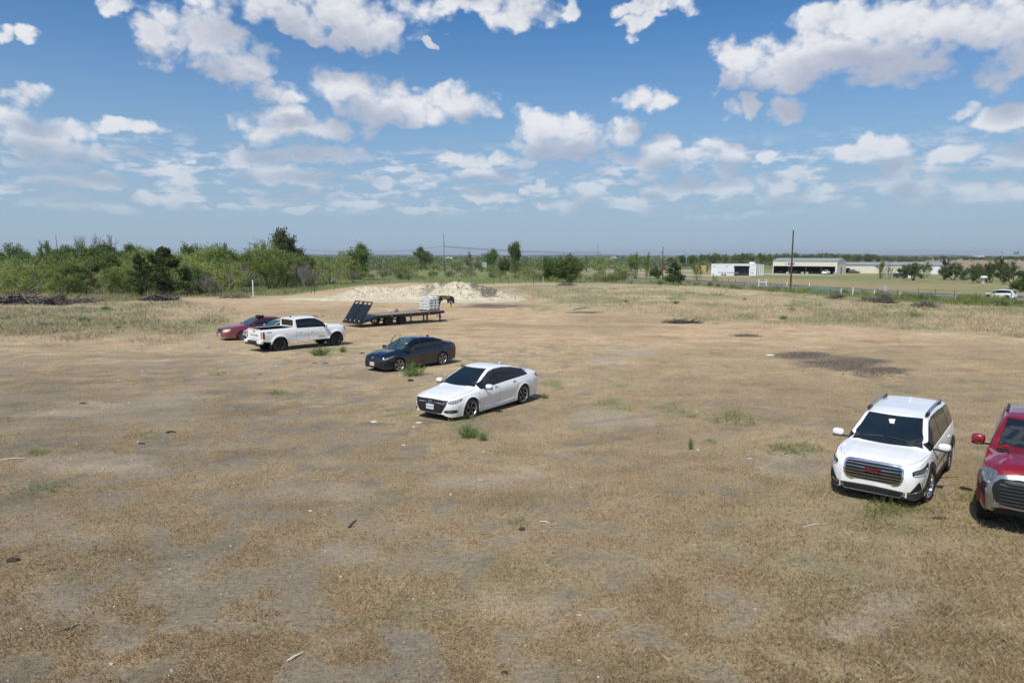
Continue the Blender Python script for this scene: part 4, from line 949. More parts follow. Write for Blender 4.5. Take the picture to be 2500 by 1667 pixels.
def pickup_extras(P,W,C,word,rearwin=True):
    b=P['bed']; y=.82*P['hw']/.975; g=MB(); f=b[2]+.012
    g.box(((b[0]+b[1])/2,0,f),(b[1]-b[0]-.03,2*y-.09,.012))
    for s in(-1,1): g.box(((b[0]+b[1])/2,s*(y-.040),(f+b[3])/2),(b[1]-b[0]-.03,.014,b[3]-f-.02))
    g.box((b[0]+.02,0,(f+b[3])/2),(.014,2*y-.1,b[3]-f-.02)); g.box((b[1]-.02,0,(f+b[3])/2),(.014,2*y-.1,b[3]-f-.02))
    g.build('bed_liner',BLK,W,smooth=False)
    # tailgate, lamps, bumper
    xr=P['xr']; zt_=b[3]
    C.strip([(-.74,.76),(-.74,zt_-.03),(.74,zt_-.03),(.74,.76),(-.74,.76)],'B',w=.014,off=.002).build('tailgate_seam',SEAM,W)
    C.panel(rrect(0,zt_-.13,.20,.07,.02),'B',off=.006).build('tailgate_handle',BLK,W)
    if word:
        g=MB(); text_mb(g,word,.125,.006,Matrix.Translation((xr-.004,0,.98))@FACEB,sx=1.5,sp=1.35,bold=.002); g.build('tailgate_letters',SEAM,W,smooth=False)
    for s in(1,-1):
        C.panel(chaikin([(s*.87,1.22),(s*.775,1.22),(s*.765,.80),(s*.87,.80)],1),'B',off=.006).build('tail_light',REDL,W)
        C.panel(chaikin([(xr+.012,1.21),(xr+.16,1.21),(xr+.13,1.0),(xr+.16,.81),(xr+.012,.81)],1),'L' if s>0 else 'R',off=.006).build('tail_light_side',REDL,W)
    
    for s in(1,-1): g=MB(); g.box((xr-.06,s*.74,.63),(.20,.44,.18),bev=.05); g.build('rear_bumper',P['paint'],W)
    g=MB(); g.box((xr-.07,0,.60),(.20,1.06,.16),bev=.03); g.box((xr-.05,0,.50),(.22,1.7,.12),bev=.03); g.build('bumper_step',BLK,W)
    for s in(-1,1):
        for x in (P['wheels'][0]-P['arch']-.03,P['wheels'][1]-P['arch']-.03):
            g=MB(); g.box((x,s*(P['hw']-.16),.40),(.02,.26,.34)); g.build('mud_flap',BLKM,W,smooth=False)
    if rearwin:
        C.panel(rrect(0,1.56,1.38,.40,.05),'B',off=.004).build('rear_frame',P['paint'],W)
        C.panel(rrect(0,1.56,1.28,.34,.05),'B',off=.010).build('rear_window',GLASS,W)
    g=MB(); g.box((-.62,0,P['top'][2][1]+.045),(.10,.10,.05),bev=.015); g.build('roof_antenna',BLK,W)
W4,C4=vehicle(P4,'pickup_truck',loc,rz,'white double cab pickup seen from behind with black bed and black wheels','pickup truck')
pickup_extras(P4,W4,C4,'TACOMA')
for w in W4.children:
    if w.name.startswith('wheel') and 'arch' not in w.name:
        g=MB()
        sgn=1 if w.location.y>0 else -1
        for k in range(6):
            a=2*PI*k/6
            pts=[(.222*math.cos(a+t),sgn*.098,.222*math.sin(a+t)) for t in np.linspace(.14,.90,6)]; g.tube(pts,.011,5)
        g.build('rim_segments',ALU,w)
for md in 'LR':
    g=MB(); 
    for w_ in (-1.84,1.84): C4.strip([(w_+.53*math.cos(t),.41+.53*math.sin(t)) for t in np.linspace(.12,PI-.12,18)],md,w=.075,off=.014).build('arch_flare',WHITE,W4)
    C4.strip([(1.02,.685),(.62,.675)],md,w=.03,off=.006).build('door_badge',BLK,W4); C4.strip([(-2.62,1.16),(-2.32,1.16)],md,w=.05,off=.005).build('bed_badge',ALU,W4)
pair(C4,chaikin([(.55,1.08),(.83,1.12),(.86,.98),(.60,.95)],1),'F','headlight',LENS,W4,ang=25,off=.01)
C4.panel(chaikin([(-.55,1.12),(.55,1.12),(.62,.75),(-.62,.75)],1),'F',off=.01).build('grille',BLKM,W4)
for s,md in ((1,'L'),(-1,'R')): C4.panel(chaikin([(2.42,1.10),(2.60,1.12),(2.64,1.0),(2.5,.98)],1),md,off=.008).build('headlight_side',LENS,W4)
# --- red pickup cut by the right edge of the photo
P5=dict(P4); P5.update(paint=RED,xf=2.84,xr=-3.05,wheels=[-1.85,1.85],wr=.42,arch=.49,hw=1.01,tw=.28,rim=.26,rimm=ALU,steer=.0,
 top=[(-3.05,1.4),(-.95,1.88),(-.80,1.90),(-.3,1.94),(.3,1.94),(.62,1.90),(.86,1.78),(1.28,1.47),(1.36,1.42),(1.9,1.40),(2.45,1.34),(2.66,1.28),(2.77,1.16),(2.84,.98)],
 belt=[(-3.05,1.30),(-.8,1.33),(.9,1.30),(1.4,1.29),(2.2,1.24),(2.6,1.15),(2.76,1.02),(2.84,.94)],
 low=[(-3.05,.70),(-1.2,.56),(0,.53),(1.3,.53),(2.4,.50),(2.68,.44),(2.79,.48),(2.84,.60)],
 plan=[(-3.05,.97),(-1.8,.99),(0,.99),(1.9,.99),(2.3,.97),(2.58,.91),(2.74,.82),(2.84,.70)],bed=(-2.97,-.83,.86,1.40),folds=[(.48,.03)],
 dlo=(-.70,1.10,[-.02]),ws=(1.33,.68),mirror=(1.02,1.40,.17,.21,.20),wsg=GLASS2,bow=.10,rimd=ALUD)
a=G(2386,1262); ang=math.atan2(-.785,-.619); hd=Vector((math.cos(ang),math.sin(ang),0)); nl=Vector((-hd.y,hd.x,0))
loc=a-hd*1.85*.94+nl*.97*.94; loc.z=z1(loc.x,loc.y)
W5,C5=vehicle(P5,'pickup_truck',loc,ang,'glossy red pickup with a wide chrome framed grille at the right edge of the field','pickup truck')
pickup_extras(P5,W5,C5,None); W5.scale=(.94,.94,.94)
C5.panel(chaikin([(-.62,1.20),(.62,1.20),(.82,1.0),(.76,.68),(.58,.58),(-.58,.58),(-.76,.68),(-.82,1.0)],1),'F',off=.008,sp=.06).build('grille',ALU,W5); gr=W5.children[-1]
C5.panel(chaikin([(-.58,1.13),(.58,1.13),(.74,.98),(.69,.70),(.54,.62),(-.54,.62),(-.69,.70),(-.74,.98)],1),'F',off=.020,sp=.06).build('grille_mesh',BLKM,gr)
g=MB()
for k in range(6): C5.strip([(-.62,1.0-.065*k),(.62,1.0-.065*k)],'F',w=.03,off=.035,mb=g)
g.build('grille_bars',GREYPL,gr)
C5.strip([(-.55,1.07),(.55,1.07)],'F',w=.06,off=.030).build('grille_bar',GREYPL,gr)
for s in(1,-1):
    C5.panel([(s*.72,.96),(s*.84,.86),(s*.80,.50),(s*.62,.46),(s*.60,.58),(s*.70,.66)],'F',off=.014).build('bumper_end',ALU,W5)
pair(C5,chaikin([(.60,1.22),(.92,1.20),(1.02,1.14),(1.0,.98),(.82,.96),(.64,1.06)],1),'F','headlight',LENS,W5,ang=24,off=.018)
for s in(1,-1):
    C5.strip([(s*.70,1.0),(s*.94,1.03),(s*1.0,1.15)],'F',w=.035,off=.014,ang=24*s).build('daytime_lamp',LENSW,W5)
    C5.strip([(s*.97,1.02),(s*.965,.88)],'F',w=.05,off=.014,ang=24*s).build('daytime_lamp',LENSW,W5)
pair(C5,[(.78,.94),(.90,.96),(.92,.74),(.80,.72)],'F','air_curtain',BLKM,W5,ang=22,off=.008)
for s in(1,-1):
    for k in range(4): C5.strip([(s*.79,.76+.05*k),(s*.91,.77+.05*k)],'F',w=.014,off=.018,ang=22*s).build('air_fin',GREYPL,W5)
C5.panel([(-.78,.56),(.78,.56),(.72,.44),(-.72,.44)],'F',off=.010).build('lower_bumper',BLK,W5)
C5.strip([(-.58,.535),(.58,.535)],'F',w=.035,off=.025).build('bumper_trim',ALU,W5)
pair(C5,chaikin([(1.42,.76),(1.62,.60),(1.90,.52),(1.80,.66),(1.55,.78)],1),'T','bonnet_scoop',BLK,W5,off=.012)
C5.panel(rrect(.18,0,.50,.80,.06),'T',off=.006).build('sunroof',GLASS,W5)
for s in(-1,1):
    g=MB(); pts=[]
    for x in np.linspace(-.75,.25,8): h=C5.cast((x,s*.70,3),(0,0,-1)); pts.append((x,s*.70,h.z+.03))
    g.tube(pts,.022,8); g.build('roof_rail',BLK,W5)
# --- silver sedan mostly hidden, and the old maroon sedan beside it
def old(paint_,L,W,H,hood,**k):
    f,r=L*.5-.02,-L*.5-.02; wb=L*.285
    P=dict(paint=paint_,xf=f,xr=r,wheels=[-wb,wb],wr=.33,arch=.365,hw=W/2,tw=.21,rim=.21,style=(7,.10,.03),rimm=ALU,rimd=ALU,
     top=[(r,.62),(r+.02,.85),(r+.06,1.02),(r+.16,1.06),(r+.85,1.09),(r+1.3,1.30),(r+1.62,H-.04),(-.4,H),(.0,H-.02),(.25,H-.07),(.62,1.18),(1.0,hood+.06),(1.1,hood+.03),(1.7,hood-.02),(f-.35,hood-.08),(f-.10,hood-.13),(f-.03,hood-.2),(f,.56)],
     belt=[(r,.60),(r+.06,.92),(r+.3,.96),(0,.92),(1.0,.90),(f-.5,.83),(f-.15,.74),(f-.04,.64),(f,.54)],
     low=[(r,.40),(r+.03,.27),(r+.3,.22),(0,.19),(f-.4,.20),(f-.12,.22),(f-.03,.27),(f,.36)],
     plan=[(r,W*.34),(r+.05,W*.42),(r+.2,W*.46),(r+.8,W*.49),(0,W*.49),(f-.6,W*.48),(f-.25,W*.45),(f-.1,W*.41),(f-.03,W*.35),(f,W*.28)],
     tuck=.05,sh=.08,scoop=.02,tumble=.46,inset=.02,corner=.10,c0=.12,c1=.15,dlo=(r+1.0,.86,[-.15,-1.05]),dz=(.02,.80),ws=(1.02,.26),rw=(r+.92,r+1.55),
     seams=[[(1.0,.25),(1.02,.6),(.98,.9)],[(-.15,.22),(-.15,.92)]],mirror=(.72,.97,.14,.19,.13),wsg=GREENG,bow=.12)
    P['dlo']=(r+1.02,.86,sorted([-.15,max(-1.1,r+1.3)])); P.update(k); return P
def place_nose(px,py,ang,xf):
    a=G(px,py); p=a-Vector((math.cos(ang),math.sin(ang),0))*xf; p.z=z1(p.x,p.y)-.01; return p
RD=math.radians(-137.5)
P6=old(MAROON,5.20,1.90,1.45,.96)
W6,C6=vehicle(P6,'sedan',place_nose(537,831,RD,P6['xf']),RD,'old maroon sedan with a chrome mesh grille and a bundle on its roof','sedan')
C6.panel(chaikin([(-.36,.80),(.36,.80),(.30,.58),(-.30,.58)],1),'F',off=.014).build('grille',ALU,W6)
g=MB()
for k in range(6): C6.strip([(-.30,.775-.033*k),(.30,.775-.033*k)],'F',w=.012,off=.024,mb=g)
for k in range(9): C6.strip([(-.28+.07*k,.78),(-.26+.065*k,.60)],'F',w=.008,off=.026,mb=g)
g.build('grille_mesh',GREYPL,W6.children[-1])
pair(C6,chaikin([(.46,.76),(.78,.80),(.88,.80),(.86,.62),(.50,.60)],1),'F','headlight',CREAM,W6,ang=14,off=.010)
plate(C6,W6,0,.40,off=.04); C6.strip([(-.7,.50),(.7,.50)],'F',w=.02,off=.015).build('bumper_rib',MAROON,W6)
g=MB(); C6.strip([(.86,.93),(-.1,.945),(-1.5,.965)],'L',w=.014,off=.012,mb=g); g.build('window_chrome',CHROME,W6)
h=C6.cast((.05,.45,3),(0,0,-1)); g=MB()
rb=random.Random(3)
for k in range(9): g.sup((.05+rb.uniform(-.17,.17),.42+rb.uniform(-.25,.2),h.z+.06+rb.uniform(0,.05)),(rb.uniform(.08,.16),rb.uniform(.1,.18),rb.uniform(.05,.09)),2.4,M=Matrix.Rotation(rb.uniform(0,3),4,'Z'))
b=g.build('roof_bundle',BLK); b.location=W6.location; b.rotation_euler=W6.rotation_euler; tag(b,'black tied bundle lying on the roof of the maroon sedan','bundle')
P7=old(SILV,4.75,1.80,1.42,.90)
W7,C7=vehicle(P7,'sedan',place_nose(601,837,RD,P7['xf']),RD,'silver sedan half hidden behind the tailgate of the white pickup','sedan')
C7.panel(chaikin([(-.45,.70),(.45,.70),(.40,.63),(-.40,.63)],1),'F',off=.01).build('grille',BLKM,W7)
C7.panel(chaikin([(-.50,.46),(.50,.46),(.46,.34),(-.46,.34)],1),'F',off=.01).build('lower_grille',BLKM,W7)
pair(C7,chaikin([(.48,.72),(.80,.76),(.84,.68),(.54,.62)],1),'F','headlight',LENS,W7,ang=22,off=.010)
# --- white crossover on the road
P8=dict(P2); P8.update(paint=WHITE,xf=2.22,xr=-2.22,wheels=[-1.32,1.36],wr=.35,arch=.395,hw=.91,tw=.23,rim=.25,rimm=ALU,style=(5,.14,.03),steer=0,
 top=[(-2.22,.75),(-2.20,.95),(-2.15,1.10),(-2.02,1.30),(-1.75,1.52),(-1.3,1.60),(-.5,1.64),(.0,1.61),(.35,1.50),(.75,1.28),(1.12,1.08),(1.22,1.05),(1.6,.99),(1.95,.90),(2.10,.84),(2.18,.76),(2.22,.62)],
 belt=[(-2.22,.72),(-2.16,.98),(-2.0,1.08),(-1.2,1.06),(-.3,1.0),(1.0,.95),(1.2,.93),(1.8,.84),(2.08,.76),(2.22,.60)],
 low=[(-2.22,.48),(-2.18,.33),(-1.9,.27),(0,.24),(1.8,.25),(2.1,.24),(2.18,.28),(2.22,.38)],
 plan=[(-2.22,.62),(-2.18,.74),(-2.05,.84),(-1.7,.89),(0,.895),(1.4,.895),(1.75,.86),(1.98,.79),(2.12,.68),(2.19,.56),(2.22,.45)],
 dlo=(-1.78,.92,[-1.12,-.12]),ws=(1.10,.36),rw=(-2.12,-1.78),folds=[],seams=[[(1.1,.34),(1.12,.6),(1.06,.95)],[(-.14,.3),(-.14,1.0)],[(-1.0,.7),(-1.08,.85),(-1.12,1.05)]],hseams=[],mirror=(.82,1.03,.15,.2,.15),handles=[(.0,.86,.09),(-.95,.9,.09)],tumble=.34)
loc,rz=pose((2410,729.6),(2457.7,731.4),2.68,.91,1); 
W8,C8=vehicle(P8,'suv',loc,rz,'white crossover driving left along the road behind the fence','SUV',detail=1); W8.scale=(.9,.9,.9)
pair(C8,chaikin([(-1.75,.98),(-2.10,1.04),(-2.14,.9),(-1.9,.88)],1),'L','tail_light',REDL,W8,off=.006)
pair(C8,chaikin([(.50,.74),(.82,.80),(.80,.68),(.55,.64)],1),'F','headlight',LENS,W8,ang=22,off=.01)
for md in 'LR':
    C8.strip([(.90,.28),(-.86,.28)],md,w=.09,off=.008).build('side_cladding',GREYPL,W8)
    for w_ in (-1.32,1.36): C8.strip([(w_+.43*math.cos(t),.35+.43*math.sin(t)) for t in np.linspace(.05,PI-.05,14)],md,w=.06,off=.010).build('wheel_arch_cladding',GREYPL,W8)
# ------------------------------------------------------------------ flatbed trailer
ax=(G(1072,785.5)-G(949,794.5)); ax.z=0; ax.normalize(); ta=math.atan2(ax.y,ax.x); nr=Vector((ax.y,-ax.x,0))
mid=(G(981,792)+G(949,794.5))/2-nr*1.02
TL=Vector((mid.x,mid.y,z1(mid.x,mid.y)))
T=empty('flatbed_trailer',TL,ta,label='black gooseneck flatbed trailer with two tilted rear ramps and a plank deck',cat='trailer')
WOODD=mat('weathered_deck',(.27,.235,.19),rough=.9,var=.3,scale=3,bump=.4); BKP=mat('black_trailer_paint',(.010,.010,.011),rough=.42,var=.3,coat=.3,scale=5); YEL=mat('yellow_paint',(.55,.42,.02),rough=.5); REFW=mat('white_reflector',(.75,.75,.72),rough=.3); REFR=mat('red_reflector',(.30,.02,.02),rough=.3)
DZ=.93; XB,XFR=-1.75,4.95
g=MB()
for k in range(13):
    y=-1.16+k*.1935; g.box(((XB+XFR)/2,y,DZ-.02+.003*(k%3)),(XFR-XB,.185,.04))
g.build('deck_boards',WOODD,T,smooth=False)
g=MB()
n=9
for k in range(9):
    x0=XB-.185*k; z=DZ-.02-.045*k-.003*k*k*.3
    g.box((x0-.09,0,z-.02),(.15,2.42,.035),M=Matrix.Rotation(.26,4,'Y').inverted())
g.build('dovetail_boards',BKP,T,smooth=False)
for s in(-1,1):
    g=MB(); g.box(((XB+XFR)/2,s*1.27,DZ-.10),(XFR-XB,.045,.20)); g.box(((XB+XFR)/2,s*1.30,DZ-.03),(XFR-XB,.03,.03))
    g.box(((XB+XFR)/2,s*.50,DZ-.20),(XFR-XB,.12,.30))
    for x in np.arange(XB+.2,XFR,.42): g.box((x,s*1.295,DZ-.12),(.04,.03,.10))
    g.build('side_rail',BKP,T,smooth=False)
    for i,x in enumerate(np.arange(XB+.3,XFR-.1,.95)):
        r=MB(); r.box((x,s*1.30,DZ-.125),(.10,.012,.035)); r.build('reflector',REFW if i%2 else REFR,T,smooth=False)
    g=MB(); g.prism([(XB,s*1.245,DZ),(XB-1.70,s*1.245,.46),(XB-1.70,s*1.245,.32),(XB,s*1.245,DZ-.2)],(0,.045,0)); g.build('dovetail_rail',BKP,T,smooth=False)
g=MB(); g.box((XFR+.02,0,DZ-.10),(.06,2.6,.22)); g.box((XB-1.72,0,.40),(.10,2.6,.20))
for x in np.arange(XB,XFR,.6): g.box((x,0,DZ-.10),(.05,2.5,.08))
g.build('cross_members',BKP,T,smooth=False)
g=MB()
g.box((XB-.42,-1.28,.50),(.5,.02,.42))
g.box((XB-.42,-1.10,.52),(.6,.36,.06))
g.box((XB-.42,-1.22,.62),(.06,.12,.3))
g.build('tail_light_box',BKP,T,smooth=False)
for k in range(3):
    r=MB(); r.box((XB-.32-.12*k,-1.30,.50+.10*(k%2)),(.09,.012,.05)); r.build('reflector',REFW,T,smooth=False)
for xi in(-.66,.66):
    g=MB(); g.tube([(xi,-1.1,.40),(xi,1.1,.40)],.06,10); g.build('axle',BKP,T)
    for s in(-1,1):
        for yy in (1.05,.80):
            g=MB(); g.lathe([(.20,-.09),(.37,-.10),(.39,-.07),(.39,.07),(.37,.10),(.20,.09)],(0,0,0),'Y',32,closed=True); w_=g.build('wheel',TYRE,T); w_.location=(xi,s*yy,.39)
            g=MB(); g.lathe([(.001,s*.03),(.09,s*.07),(.10,s*.02),(.16,s*.0),(.20,s*.07),(.205,s*.09)],(0,0,0),'Y',28); g.build('rim',GREYPL,w_)
for xi in(XFR-.35,XFR-1.75):
    for s in(-1,1):
        g=MB(); g.box((xi,s*1.15,.58),(.11,.11,.62)); g.box((xi,s*1.15,.20),(.085,.085,.40)); g.box((xi,s*1.15,.015),(.24,.24,.03))
        if xi>4: g.box((xi-.22,s*1.15,.50),(.34,.05,.05)); g.box((xi+.10,s*1.15,.42),(.16,.04,.04))
        g.build('jack_leg',BKP,T,smooth=False)
# ramps standing at the tail, leaning over the deck
RL=math.radians(36); 
for s in(-1,1):
    g=MB(); R0=Matrix.Translation((XB-1.72,s*.64,.46))@Matrix.Rotation(RL,4,'Y')
    def rb_(c,d): g.add([R0@Vector(v) for v in MB().box(c,d).v],[(0,1,3,2),(4,6,7,5),(0,4,5,1),(2,3,7,6),(0,2,6,4),(1,5,7,3)])
    rb_((0,0,.92),(.025,1.18,1.50))
    for yy in(-.58,.58): rb_((.05,yy,.98),(.10,.05,1.96))
    for z in(.06,1.62,): rb_((.05,0,z),(.08,1.18,.05))
    for yy in (-.56,-.04,.04,.56): rb_((.04,yy,1.78),(.06,.05,.36))
    rb_((.04,-.30,1.95),(.06,.56,.05)); rb_((.04,.30,1.95),(.06,.56,.05))
    for k in range(9): rb_((.09,0,.2+.17*k),(.05,1.14,.05))
    for k in range(9): rb_((.12,(-.58),.2+.17*k),(.08,.05,.07))
    o=g.build('ramp',BKP,T,smooth=False)
    for z in(.62,1.32):
        for yy in(-.36,-.22,.20,.34):
            r=MB(); b=MB().box((-.016,yy,z),(.012,.045,.05)); r.add([R0@Vector(v) for v in b.v],b.f); r.build('ramp_hole',BLKM,o,smooth=False)
    for yy in(-.32,.32):
        r=MB(); b=MB().box((-.022,yy,.13),(.02,.14,.055)); r.add([R0@Vector(v) for v in b.v],b.f); r.build('ramp_reflector',REFW,o,smooth=False)
g=MB(); 
for s in(-1,1):
    g.box((XFR+.02,s*.34,1.50),(.22,.14,1.30))
    pr=[(XFR-.08,DZ-.25),(XFR-.10,2.12),(XFR+1.55,2.12),(XFR+1.85,2.0),(XFR+1.95,1.78),(XFR+1.95,1.45),(XFR+1.78,1.45),(XFR+1.74,1.70),(XFR+1.45,1.84),(XFR+.75,1.84),(XFR+.42,1.70),(XFR+.25,1.35),(XFR+.22,DZ-.25)]
    g.prism([(x,s*.34-.06,z) for x,z in pr],(0,.12,0))
g.box((XFR+1.0,0,2.02),(.2,.66,.14)); g.box((XFR+1.85,0,1.80),(.16,.66,.3)); g.box((XFR-.05,0,2.0),(.40,.98,.26)); g.box((XFR+.1,0,1.2),(.1,.7,.5))
g.tube([(XFR+1.86,0,1.8),(XFR+1.86,0,1.30)],.07,10)
for k in range(5): g.box((XFR+.35+.22*k,-.41,2.09),(.10,.02,.04))
nk=g.build('gooseneck',BKP,T,smooth=False)
g=MB(); g.tube([(XFR+1.86,0,1.34),(XFR+1.86,0,1.10)],[.095,.10],10); g.build('coupler',YEL,nk)
g=MB(); text_mb(g,'BIG TEX',.20,.006,Matrix.Translation((XFR+.98,-.41,1.96))@FACER,sx=1.2,bold=.006); g.build('neck_letters',YEL,nk,smooth=False)
g=MB(); g.box((XFR-.02,-.42,1.62),(.03,.02,.42)); g.build('document_tube',REFW,nk,smooth=False)
# pallet of bags on the deck
BAG=mat('white_sacks',(.66,.67,.66),rough=.5,var=.12,scale=5,bump=.3,coat=.2)
def on_deck(x,y,z): 
    c,s=math.cos(ta),math.sin(ta); return Vector((TL.x+x*c-y*s,TL.y+x*s+y*c,TL.z+z))
pb=empty('bag_pallet',on_deck(4.02,-.42,DZ+.005),ta,label='pallet stacked with white sacks wrapped in clear film on the trailer deck',cat='pallet')
g=MB()
for k in range(5): g.box((-.52+.26*k,0,.115),(.14,1.3,.02))
for y in(-.6,0,.6): g.box((0,y,.06),(1.2,.09,.09))
g.build('pallet',WOODD,pb,smooth=False)
bg0=None
for lay in range(9):
    for i in range(3):
        for j in range(3):
            if lay==8 and (i==0 and j!=1): continue
            ox=.02 if lay%2 else -.02
            if bg0 is None:
                g=MB(); g.sup((0,0,0),(.205,.235,.068),3.6,nu=20,nv=8); bg0=g.build('sack',BAG,pb); b=bg0
            else: b=inst('sack',bg0.data,pb)
            b.location=(-.39+.39*i+ox+R_.uniform(-.01,.01),-.45+.45*j-ox+R_.uniform(-.012,.012),.19+.122*lay); b.rotation_euler=(R_.uniform(-.02,.02),R_.uniform(-.02,.02),R_.uniform(-.05,.05))
FILM=mat('stretch_film',(.72,.74,.76),rough=.2,var=.1,bump=.3)
g=MB(); g.tube([(-.60,-.69,.95),(.60,-.70,1.22)],.012,5); g.tube([(-.60,-.69,.90),(.6,-.70,1.10)],.010,5); g.build('film_band',FILM,pb)
STR=mat('webbing_strap',(.33,.26,.13),rough=.8); 
for i,(a_,b_) in enumerate((((2.2,-.9),(3.3,-.55)),((2.6,-.3),(3.35,-1.15)))):
    g=MB(); pts=[(a_[0]+(b_[0]-a_[0])*t+.06*math.sin(9*t),a_[1]+(b_[1]-a_[1])*t+.12*math.sin(7*t+i),.02+.03*abs(math.sin(5*t))) for t in np.linspace(0,1,14)]
    g.tube(pts,.028,6); o=g.build('strap',STR); o.location=on_deck(0,0,DZ+.01); o.rotation_euler=(0,0,ta); tag(o,['loose tan strap lying lengthwise on the trailer deck','loose tan strap curling across the trailer deck beside the sacks'][i],'strap')
g=MB(); g.tube([(-.14,0,.07),(.14,0,.07)],.065,12); o=g.build('bucket',REFW); o.location=on_deck(.75,.75,DZ+.01); o.rotation_euler=(0,0,ta); tag(o,'small white bucket tipped over on the trailer deck','bucket')
g=MB(); g.box((0,0,.08),(.36,.22,.14),bev=.02); g.tube([(0,0,.12),(0,0,.26)],.04,8); g.lathe([(.09,.25),(.09,.28),(.02,.28)],(0,0,0),'Z',14); g.box((.16,.02,.14),(.14,.12,.1),bev=.02); o=g.build('pump_motor',ALU); o.location=on_deck(1.35,.7,DZ+.01); o.rotation_euler=(0,0,ta+.3); tag(o,'small grey pump motor standing on the trailer deck','pump')
# ------------------------------------------------------------------ trees and brush
BARK=mat('bark',(.085,.068,.052),rough=.95,var=.3,scale=8,bump=.5); BARKG=mat('grey_bark',(.20,.18,.16),rough=.95,var=.3,scale=8,bump=.4)
LEAF=mat('leaves',(1,1,1),rough=.65,spec=.25,var=.14,scale=.9,trans=.34,tint=True,objvar=.16)
def quads(P,s1,s2,rs,C,flat=0.):
    """leaf sprays: P centres (n,3), sizes, colours"""
    n=len(P); a=rs.randn(n,3); a[:,2]*=(1-flat); a/=np.linalg.norm(a,axis=1)[:,None]
    b=np.cross(a,rs.randn(n,3)); b/=np.linalg.norm(b,axis=1)[:,None]
    a=a*(s1*(.6+.8*rs.rand(n)))[:,None]/2; b=b*(s2*(.6+.8*rs.rand(n)))[:,None]/2
    V=np.stack([P-a,P-b*.9+a*.1,P+a,P+b],1).reshape(-1,3); k=np.arange(n)*4
    return V,np.stack([k,k+1,k+2,k+3],1),np.repeat(C,4,0)
def branches(rnd,mb,p,d,L,r,lev,tips,spread,up,nseg=4,kids=3,wig=.18,minr=.012):
    pts=[p]; dd=d.copy()
    for k in range(nseg):
        dd=(dd+Vector((rnd.uniform(-1,1),rnd.uniform(-1,1),rnd.uniform(-1,1)))*wig+Vector((0,0,up))).normalized(); p=p+dd*L/nseg; pts.append(p)
        if lev<=1: tips.append((p.copy(),lev))
    mb.tube(pts,[max(r*(1-.45*i/nseg),minr) for i in range(nseg+1)],6 if lev>1 else 4,cap=False)
    if lev==0: return
    for k in range(kids):
        t=rnd.uniform(.45,1.) if k else 1.; i=min(int(t*nseg),nseg-1); q=pts[i].lerp(pts[i+1],t*nseg-i)
        a=rnd.uniform(0,2*PI); side=dd.orthogonal().normalized(); side.rotate(Matrix.Rotation(a,3,dd))
        nd=(dd+side*rnd.uniform(.6,1.2)*spread).normalized()
        branches(rnd,mb,q,nd,L*rnd.uniform(.55,.8),r*.58,lev-1,tips,spread,up,nseg,kids,wig,minr)
KIND={ # stems, lean, length, radius, levels, spread, up, kids | leaf count, size, clump r, colours, flat
 'mesquite':dict(st=5,lean=.75,L=1.9,r=.075,lv=3,sp=.8,up=.02,kids=3,n=4200,s=(.20,.075),cr=.42,c=((.37,.42,.10),(.25,.30,.08)),bark=1),
 'mesquite_tall':dict(st=3,lean=.45,L=2.6,r=.11,lv=3,sp=.75,up=.05,kids=3,n=5200,s=(.22,.10),cr=.55,c=((.26,.33,.07),(.17,.225,.055)),bark=0),
 'hackberry':dict(st=2,lean=.22,L=2.6,r=.16,lv=3,sp=.8,up=.04,kids=4,n=7000,s=(.22,.15),cr=.62,c=((.17,.24,.055),(.10,.15,.04)),bark=0),
 'oak':dict(st=1,lean=.1,L=3.2,r=.30,lv=3,sp=.95,up=.03,kids=5,n=9000,s=(.24,.17),cr=.70,c=((.12,.145,.045),(.07,.09,.033)),bark=0),
 'round_oak':dict(st=3,lean=.65,L=2.3,r=.16,lv=3,sp=.9,up=-.01,kids=4,n=8000,s=(.22,.14),cr=.60,c=((.13,.175,.065),(.085,.12,.045)),bark=0),
 'round_bush':dict(st=8,lean=.9,L=1.5,r=.05,lv=2,sp=.9,up=.02,kids=4,n=8000,s=(.20,.13),cr=.50,c=((.125,.18,.038),(.07,.11,.027)),bark=0),
 'scrub':dict(st=7,lean=.7,L=1.0,r=.03,lv=2,sp=.8,up=.06,kids=3,n=2200,s=(.15,.07),cr=.33,c=((.27,.31,.10),(.20,.23,.09)),bark=1),
 'bare':dict(st=5,lean=.55,L=1.8,r=.06,lv=3,sp=.65,up=.06,kids=4,n=500,s=(.10,.05),cr=.3,c=((.20,.17,.11),(.15,.13,.09)),bark=1),
 'dead_red':dict(st=3,lean=.5,L=2.0,r=.07,lv=3,sp=.7,up=.05,kids=3,n=2200,s=(.18,.10),cr=.42,c=((.20,.11,.06),(.16,.10,.07)),bark=0),
}
def cedar_proto(seed):
    rs=np.random.RandomState(seed); n=11000; h=rs.rand(n)**.85; nb=60
    bz=rs.rand(nb); ba=rs.rand(nb)*2*PI; k=rs.randint(0,nb,n); z=.25+5.8*bz[k]; rad=2.6*(1-bz[k])**.62*(.75+.5*rs.rand(nb)[k])
    t=rs.rand(n)**.5; a=ba[k]+rs.randn(n)*.22; P=np.stack([np.cos(a)*rad*t,np.sin(a)*rad*t,z+rad*t*.28+rs.randn(n)*.16],1)
    cc=np.where(rs.rand(n,1)<.5,[[.10,.135,.03]],[[.05,.075,.02]])*(.75+.5*rs.rand(nb,1)[k])
    return quads(P,.24,.12,rs,cc)
